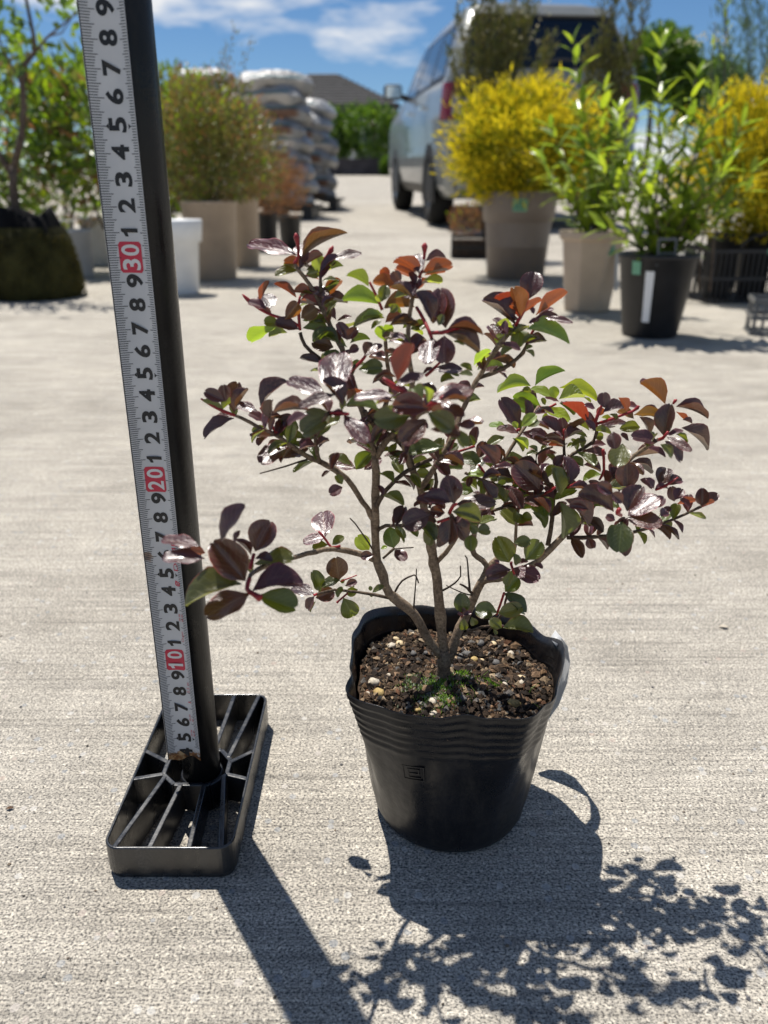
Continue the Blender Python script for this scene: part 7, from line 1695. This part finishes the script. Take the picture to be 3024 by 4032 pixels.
def pallet(x, y, word):
    z = yard_z(y)
    t = tag(empty('pallet', (x, y, z)), 'dark pallet under the %s stack of sacks' % word, 'pallet')
    for k in range(5): MB().box((-.5, -.5+.21*k, .10), (.5, -.36+.21*k, .125)).build('plank', M['matt_black'], t)
    for q in (-.45, 0, .35): MB().box((q, -.49, -.03), (q+.1, .5, .098)).build('bearer', M['matt_black'], t)
    return z + 0.125
z = pallet(-1.20, 9.15, 'nearer'); sack_stack(-1.18, 9.1, 9, z, 'nearer')
z = pallet(-1.02, 10.6, 'middle'); sack_stack(-1.02, 10.6, 8, z, 'middle')
z = pallet(-2.15, 10.3, 'farther'); sack_stack(-2.15, 10.3, 10, z, 'farther')

# ------------------------------------------------------------------ the car
def car():
    yaw = R(6.0)
    ax = Vector((0.50, 7.10, 0.0)); 
    cz = yard_z(7.7) - 0.01
    t = tag(empty('parked_car', (ax.x + 0.84*math.cos(yaw), ax.y + 0.84*math.sin(yaw), cz)), 'silver-grey van-like car seen from behind, parked beyond the potted plants', 'car')
    t.rotation_euler = (R(1.9), 0, yaw); t.scale = (1.0, 1.0, 1.035)
    W = 0.845
    # level: z, rear y, front y, half width, corner radius
    lv = [(0.24, 0.12, 4.05, W-0.08, 0.14), (0.32, 0.0, 4.22, W-0.02, 0.16), (0.45, -0.03, 4.28, W, 0.17), (0.60, -0.03, 4.30, W+0.005, 0.17), (0.64, 0.01, 4.29, W, 0.16), (0.85, 0.03, 4.25, W, 0.16), (0.96, 0.05, 4.1, W-0.01, 0.16),
          (1.06, 0.06, 3.35, W-0.02, 0.15), (1.14, 0.07, 3.05, W-0.035, 0.14), (1.19, 0.085, 2.95, W-0.05, 0.13), (1.35, 0.18, 2.62, W-0.10, 0.12), (1.50, 0.28, 2.33, W-0.155, 0.12), (1.60, 0.36, 2.16, W-0.20, 0.13), (1.665, 0.42, 2.02, W-0.25, 0.16), (1.70, 0.52, 1.85, W-0.34, 0.18), (1.715, 0.7, 1.6, W-0.5, 0.15)]
    def at(z):
        for a, c in zip(lv, lv[1:]):
            if z <= c[0]:
                f_ = (z-a[0])/(c[0]-a[0]); return tuple(a[k]+(c[k]-a[k])*f_ for k in range(1, 5))
        return lv[-1][1:]
    def ring(z, off=0.0, m_=8):
        yr, yf, hw, rc = at(z); pts = []
        yr -= off; yf += off; hw += off
        for (qx, qy, a0) in ((hw-rc, yf-rc, 0), (-hw+rc, yf-rc, 90), (-hw+rc, yr+rc, 180), (hw-rc, yr+rc, 270)):
            for k in range(m_+1):
                a = R(a0+90*k/m_); pts.append(Vector((qx+rc*math.cos(a), qy+rc*math.sin(a), z)))
        return pts
    zs = []
    for a, c in zip(lv, lv[1:]):
        n = max(1, int((c[0]-a[0])/0.03)); zs += [a[0]+(c[0]-a[0])*k/n for k in range(n)]
    zs.append(lv[-1][0])
    b = MB(); n = 36; vs = []
    for z in zs: vs += ring(z)
    fs = [(j*n+k, j*n+(k+1) % n, (j+1)*n+(k+1) % n, (j+1)*n+k) for j in range(len(zs)-1) for k in range(n)]
    fs.append(tuple((len(zs)-1)*n+k for k in range(n))); fs.append(tuple(range(n-1, -1, -1)))
    b.add(vs, fs)
    paint, ntp, pp = mat_new('silver_green_paint')
    fl = tex(ntp, 'Noise', 3.0, 4.0)
    ntp.links.new(ramp(ntp, fl.outputs['Fac'], [(0.3, (0.20, 0.212, 0.205)), (0.7, (0.24, 0.252, 0.245))]), pp.inputs['Base Color'])
    pp.inputs['Metallic'].default_value = 0.2; pp.inputs['Roughness'].default_value = 0.33; pp.inputs['Coat Weight'].default_value = 0.6; pp.inputs['Coat Roughness'].default_value = 0.06
    glass = plain('tinted_glass', (0.006, 0.008, 0.011), 0.05, 0.6, 0.1, 3)
    sideg = plain('side_glass', (0.02, 0.025, 0.03), 0.03, 0.8, 0.1, 3)
    red = plain('red_lens', (0.18, 0.010, 0.014), 0.12, 0.6, 0.15, 30); clear = plain('clear_lens', (0.32, 0.31, 0.33), 0.12, 0.6, 0.15, 30)
    dark = plain('dark_trim', (0.012, 0.012, 0.013), 0.5, 0.4, 0.2, 20); chrome = plain('chrome', (0.7, 0.7, 0.7), 0.1, 0.5, 0.03, 20, metal=1.0)
    rubber = plain('tyre_rubber', (0.014, 0.014, 0.014), 0.85, 0.2, 0.3, 60); alloy = plain('alloy', (0.4, 0.4, 0.41), 0.3, 0.5, 0.06, 20, metal=0.9)
    b.build('body', paint, t, smooth=True)
    def patch(nm, mat, z0, z1, x0, x1, off=0.006, rows=8, cols=10, shrink=0.0, parent=None):
        """panel on the tail that follows the body; x0,x1 as shares of the half width"""
        b = MB(); vs = []
        for j in range(rows+1):
            z = z0+(z1-z0)*j/rows; yr, yf, hw, rc = at(z)
            for i in range(cols+1):
                x = (x0+(x1-x0)*i/cols)*hw
                dx = max(0, abs(x)-(hw-rc)); y = yr + rc - math.sqrt(max(0, rc*rc-dx*dx))
                vs.append((x, y-off, z))
        b.add(vs, [(j*(cols+1)+i, j*(cols+1)+i+1, (j+1)*(cols+1)+i+1, (j+1)*(cols+1)+i) for j in range(rows) for i in range(cols)])
        o = b.build(nm, mat, parent or t, smooth=True); return o
    rw = patch('rear_window', glass, 1.215, 1.585, -0.88, 0.88, 0.007)
    patch('window_trim', dark, 1.200, 1.600, -0.905, 0.905, 0.004)
    patch('roof_spoiler', paint, 1.605, 1.662, -0.93, 0.93, 0.05, 4)
    patch('number_plate', plain('number_plate', (0.7, 0.7, 0.68), 0.4, 0.5, 0.03, 10), 0.70, 0.86, -0.2, 0.2, 0.014)
    patch('tailgate_handle', chrome, 0.90, 0.925, -0.35, 0.35, 0.018, 2)
    patch('lower_trim', dark, 0.30, 0.37, -0.9, 0.9, 0.006, 3)
    patch('tailgate_gap', dark, 0.632, 0.644, -0.88, 0.88, 0.003, 2)
    MB().tube([(-0.05, 0.055, 1.235), (0.12, 0.07, 1.26), (0.36, 0.06, 1.245)], [0.012, 0.009, 0.006], 6).build('rear_wiper', dark, t)
    for s_ in (-1, 1):
        def lens(nm, mat, z0, z1, a0, a1, off):
            b = MB(); vs = []; rows, cols = 8, 10
            for j in range(rows+1):
                z = z0+(z1-z0)*j/rows; yr, yf, hw, rc = at(z)
                for i in range(cols+1):
                    q = a0+(a1-a0)*i/cols          # metres along the tail from the corner centre line, then round the corner
                    if q < 0: x, y = hw-rc+q, yr-off
                    else:
                        a = min(q/rc, math.pi/2); x = hw-rc+(rc+off)*math.sin(a); y = yr+rc-(rc+off)*math.cos(a); y += max(0, q-rc*math.pi/2)
                    vs.append((s_*x, y, z))
            fs = [(j*(cols+1)+i, j*(cols+1)+i+1, (j+1)*(cols+1)+i+1, (j+1)*(cols+1)+i) for j in range(rows) for i in range(cols)]
            if s_ < 0: fs = [f_[::-1] for f_ in fs]
            b.add(vs, fs); return b.build(nm, mat, t, smooth=True)
        lens('tail_light', red, 0.83, 1.10, -0.05, 0.26, 0.012); lens('reversing_lens', clear, 0.86, 1.0, -0.045, 0.10, 0.016)
        # side windows, door gaps, arches, mirror, handles
        def side(nm, mat, z0, z1, y0a, y1a, y0b, y1b, off=0.006, rows=6):
            b = MB(); vs = []
            for j in range(rows+1):
                f_ = j/rows; z = z0+(z1-z0)*f_; hw = at(z)[2]+off
                for q in (y0a+(y0b-y0a)*f_, y1a+(y1b-y1a)*f_): vs.append((s_*hw, q, z))
            fs = [(2*j, 2*j+1, 2*j+3, 2*j+2) for j in range(rows)]
            if s_ > 0: fs = [f_[::-1] for f_ in fs]
            b.add(vs, fs); return b.build(nm, mat, t, smooth=True)
        side('side_window', sideg, 1.17, 1.52, 0.36, 0.95, 0.52, 0.98); side('side_window', sideg, 1.15, 1.54, 1.03, 1.86, 1.05, 1.78); side('side_window', sideg, 1.13, 1.54, 1.94, 2.72, 1.86, 2.20)
        side('window_trim', dark, 1.125, 1.56, 0.30, 2.86, 0.50, 2.26, 0.003)
        side('door_gap', dark, 0.38, 1.12, 0.985, 0.997, 0.985, 0.997, 0.003); side('door_gap', dark, 0.38, 1.12, 1.895, 1.907, 1.895, 1.907, 0.003); side('door_gap', dark, 0.38, 1.06, 2.93, 2.942, 2.93, 2.942, 0.003)
        side('sill_trim', dark, 0.25, 0.33, 1.1, 3.0, 1.1, 3.0, 0.006)
        for hy in (1.15, 2.08): MB().box((s_*(W+0.004) if s_ > 0 else s_*(W+0.03), hy, 0.965), (s_*(W+0.03) if s_ > 0 else s_*(W+0.004), hy+0.2, 0.995)).build('door_handle', chrome, t, bevel=0.006)
        mb = MB(); mb.box((-0.10, -0.07, -0.075), (0.10, 0.07, 0.075)); mo = mb.build('wing_mirror', dark, t, bevel=0.035); mo.location = (s_*(W+0.13), 2.62, 1.20)
        MB().box((-0.08, -0.004, -0.055), (0.08, 0.004, 0.055)).build('mirror_glass', chrome, mo).location = (0, -0.073, 0)
        MB().tube([(s_*(W-0.03), 2.62, 1.14), (s_*(W+0.06), 2.62, 1.17)], 0.03, 8).build('mirror_arm', dark, t)
        for wy in (0.78, 3.40):
            b = MB(); nn = 20
            vs = [(s_*(W+0.004), wy, 0.31)] + [(s_*(W+0.007), wy+0.365*math.cos(math.pi*k/nn), 0.31+0.365*math.sin(math.pi*k/nn)) for k in range(nn+1)] + [(s_*(W+0.004), wy-0.365, 0.2), (s_*(W+0.004), wy+0.365, 0.2)]
            fs = [(0, k+1, k+2) for k in range(nn)] + [(0, nn+1, nn+2), (0, nn+3, 1), (0, nn+2, nn+3)]
            b.add(vs, fs); b.build('wheel_arch', dark, t)
            wh = empty('wheel', (s_*(W-0.10), wy, 0.315)); wh.parent = t
            rot = Matrix.Rotation(R(90)*s_, 4, 'Y')
            MB().lathe([(0.19, -0.10), (0.27, -0.10), (0.308, -0.08), (0.315, 0), (0.308, 0.09), (0.27, 0.112), (0.20, 0.105), (0.19, 0.06)], 40, rot).build('tyre', rubber, wh, smooth=True)
            rb_ = MB().lathe([(0.0, 0.085), (0.05, 0.09), (0.06, 0.07), (0.17, 0.085), (0.195, 0.10), (0.195, -0.02)], 40, rot).build('rim', alloy, wh, smooth=True)
    return t
car()

# ------------------------------------------------------------------ far end: garden wall, trees, house
def far_tree(name, label, loc, n, radii, cz, ln, key='hedge', trunk_h=1.5, group='garden trees behind the wall'):
    t = tag(empty(name, loc), label, 'tree', group)
    MB().tube([(0, 0, -.2), (0.05, 0, trunk_h*.5), (0, .05, trunk_h), (0.1, 0, cz)], [0.12, 0.09, 0.07, 0.03], 8).build('trunk', M['far_bark'], t, smooth=True)
    sd = Vector((loc[0], loc[1], 3)); b = MB()
    for _ in range(n):
        d = rdir(); k = 1 + 0.35*noise.noise(d*1.8+sd) + 0.25*noise.noise(d*4+sd)
        p = Vector((d.x*radii[0], d.y*radii[1], d.z*radii[2]))*random.uniform(.35, 1)**0.5*k + Vector((0, 0, cz))
        spray(b, p, d + rdir() + Vector((0, 0, .2)), ln*random.uniform(.7, 1.3), ln*0.32)
    tag(b.build('crown', LF[key], t), kind='stuff')
zw = yard_z(25.5)
gw = tag(empty('garden_wall', (-4.0, 25.5, zw)), 'low dark brown garden wall at the far end of the yard', 'wall')
M['dark_wall'] = plain('dark_block_wall', (0.055, 0.05, 0.055), 0.85, 0.3, 0.25, 4, 0.01, 20)
for k in range(18):
    for j in range(2):
        MB().box((-5.4+0.9*k + 0.45*(j % 2), 0, 0.205*j), (-4.51+0.9*k + 0.45*(j % 2), 0.18, 0.20+0.205*j)).build('block', M['dark_wall'], gw, bevel=0.012)
MB().box((-5.5, -0.03, 0.41), (11.3, 0.21, 0.46)).build('coping', M['dark_wall'], gw, bevel=0.01)
MB().box((-5.5, 0.03, -0.3), (11.3, 0.15, 0.41)).build('core', M['dark_wall'], gw)
far_tree('garden_tree', 'dark dense garden tree just right of the sacks', (-1.75, 27.0, zw), 2300, (0.85, 0.9, 0.8), 1.15, 0.15)
far_tree('garden_tree', 'lighter leafy garden tree in front of the dark house', (-0.35, 26.6, zw), 2000, (0.95, 0.9, 0.75), 1.25, 0.15)
far_tree('garden_tree', 'garden tree partly hidden by the car mirror', (0.75, 27.2, zw), 2000, (0.8, 0.9, 0.8), 1.15, 0.15)
far_tree('garden_tree', 'small tree between the sacks and the dark house', (-3.2, 27.5, zw), 2000, (0.9, 0.9, 0.85), 1.15, 0.15)
far_tree('roadside_tree', 'large rounded tree beyond the car on the right', (9.2, 30.0, yard_z(30)), 9000, (1.35, 1.3, 1.15), 3.4, 0.17, trunk_h=2.4)
far_tree('roadside_tree', 'lower dark tree beside the large rounded tree on the right', (10.9, 29.5, yard_z(30)), 7000, (1.2, 1.2, 1.0), 2.6, 0.16, trunk_h=1.8)
bushy('clipped_shrub', 'small clipped green shrub at the foot of the garden wall', (0.15, 25.2, yard_z(25.2)), 1600, (0.28, 0.25, 0.28), 0.25, [('hedge', 0.9, False)], 0.08, 0.025, 0.2, shell=0.3)

hs_ = tag(empty('dark_house', (-1.7, 40.0, yard_z(40) + 0.55)), 'dark grey house with a hipped tiled roof beyond the garden trees', 'house')
M['house_wall'] = plain('house_wall', (0.085, 0.08, 0.085), 0.8, 0.3, 0.15, 2, 0.01, 20)
M['roof_tile'] = plain('roof_tile', (0.062, 0.06, 0.062), 0.75, 0.35, 0.2, 3, 0.02, 12)
MB().box((-3.4, 0, -1), (2.3, 7, 2.6)).build('wall', M['house_wall'], hs_)
# hipped roof: gable end to the left, long slope down to the right
rf = MB(); e = 2.55
rf.add([(-3.9, -.5, e), (2.4, -.5, e-.0), (2.4, 7.5, e), (-3.9, 7.5, e), (-2.0, 3.4, 4.25), (-0.6, 3.4, 4.25)], [(0, 1, 5, 4), (1, 2, 5), (2, 3, 4, 5), (3, 0, 4), (3, 2, 1, 0)])
ro = rf.build('roof', M['roof_tile'], hs_)
for k in range(11):
    f_ = k/11
    MB().box((-3.9+1.9*f_, -.53+3.9*f_, e+1.7*f_), (2.4-3.0*f_, -.36+3.9*f_, e+0.05+1.7*f_)).build('tile_course', M['roof_tile'], ro)
MB().box((-3.95, -.56, e-.16), (2.45, -.50, e-.01)).build('gutter', M['house_wall'], hs_)
wg = plain('window_glass', (0.05, 0.055, 0.06), 0.08, 0.6, 0.1, 3)
fr = plain('white_frame', (0.7, 0.7, 0.7), 0.5, 0.4, 0.03, 10)
for (x0, x1, z0, z1) in ((-2.4, -1.3, 0.7, 1.75), (0.2, 1.1, 0.7, 1.75)):
    wo = MB().box((x0, -.03, z0), (x1, .01, z1)).build('window', wg, hs_)
    for q in ((x0-.06, x0, z0-.06, z1+.06), (x1, x1+.06, z0-.06, z1+.06), (x0, x1, z0-.06, z0), (x0, x1, z1, z1+.06), ((x0+x1)/2-.03, (x0+x1)/2+.03, z0, z1)):
        MB().box((q[0], -.055, q[2]), (q[1], -.031, q[3])).build('window_frame', fr, wo)
wh_ = tag(empty('white_outbuilding', (-1.9, 33.0, yard_z(33))), 'small white outbuilding glimpsed below the garden trees', 'shed')
MB().box((-1.0, 0, -.5), (0.9, 1.6, 1.0)).build('wall', plain('white_render', (0.6, 0.61, 0.62), 0.8, 0.3, 0.06, 3), wh_)
MB().box((-1.1, -.12, 1.0), (1.0, 1.7, 1.08)).build('roof', M['roof_tile'], wh_)
wo = MB().box((-0.3, -.02, .35), (0.3, .0, .85)).build('window', wg, wh_)
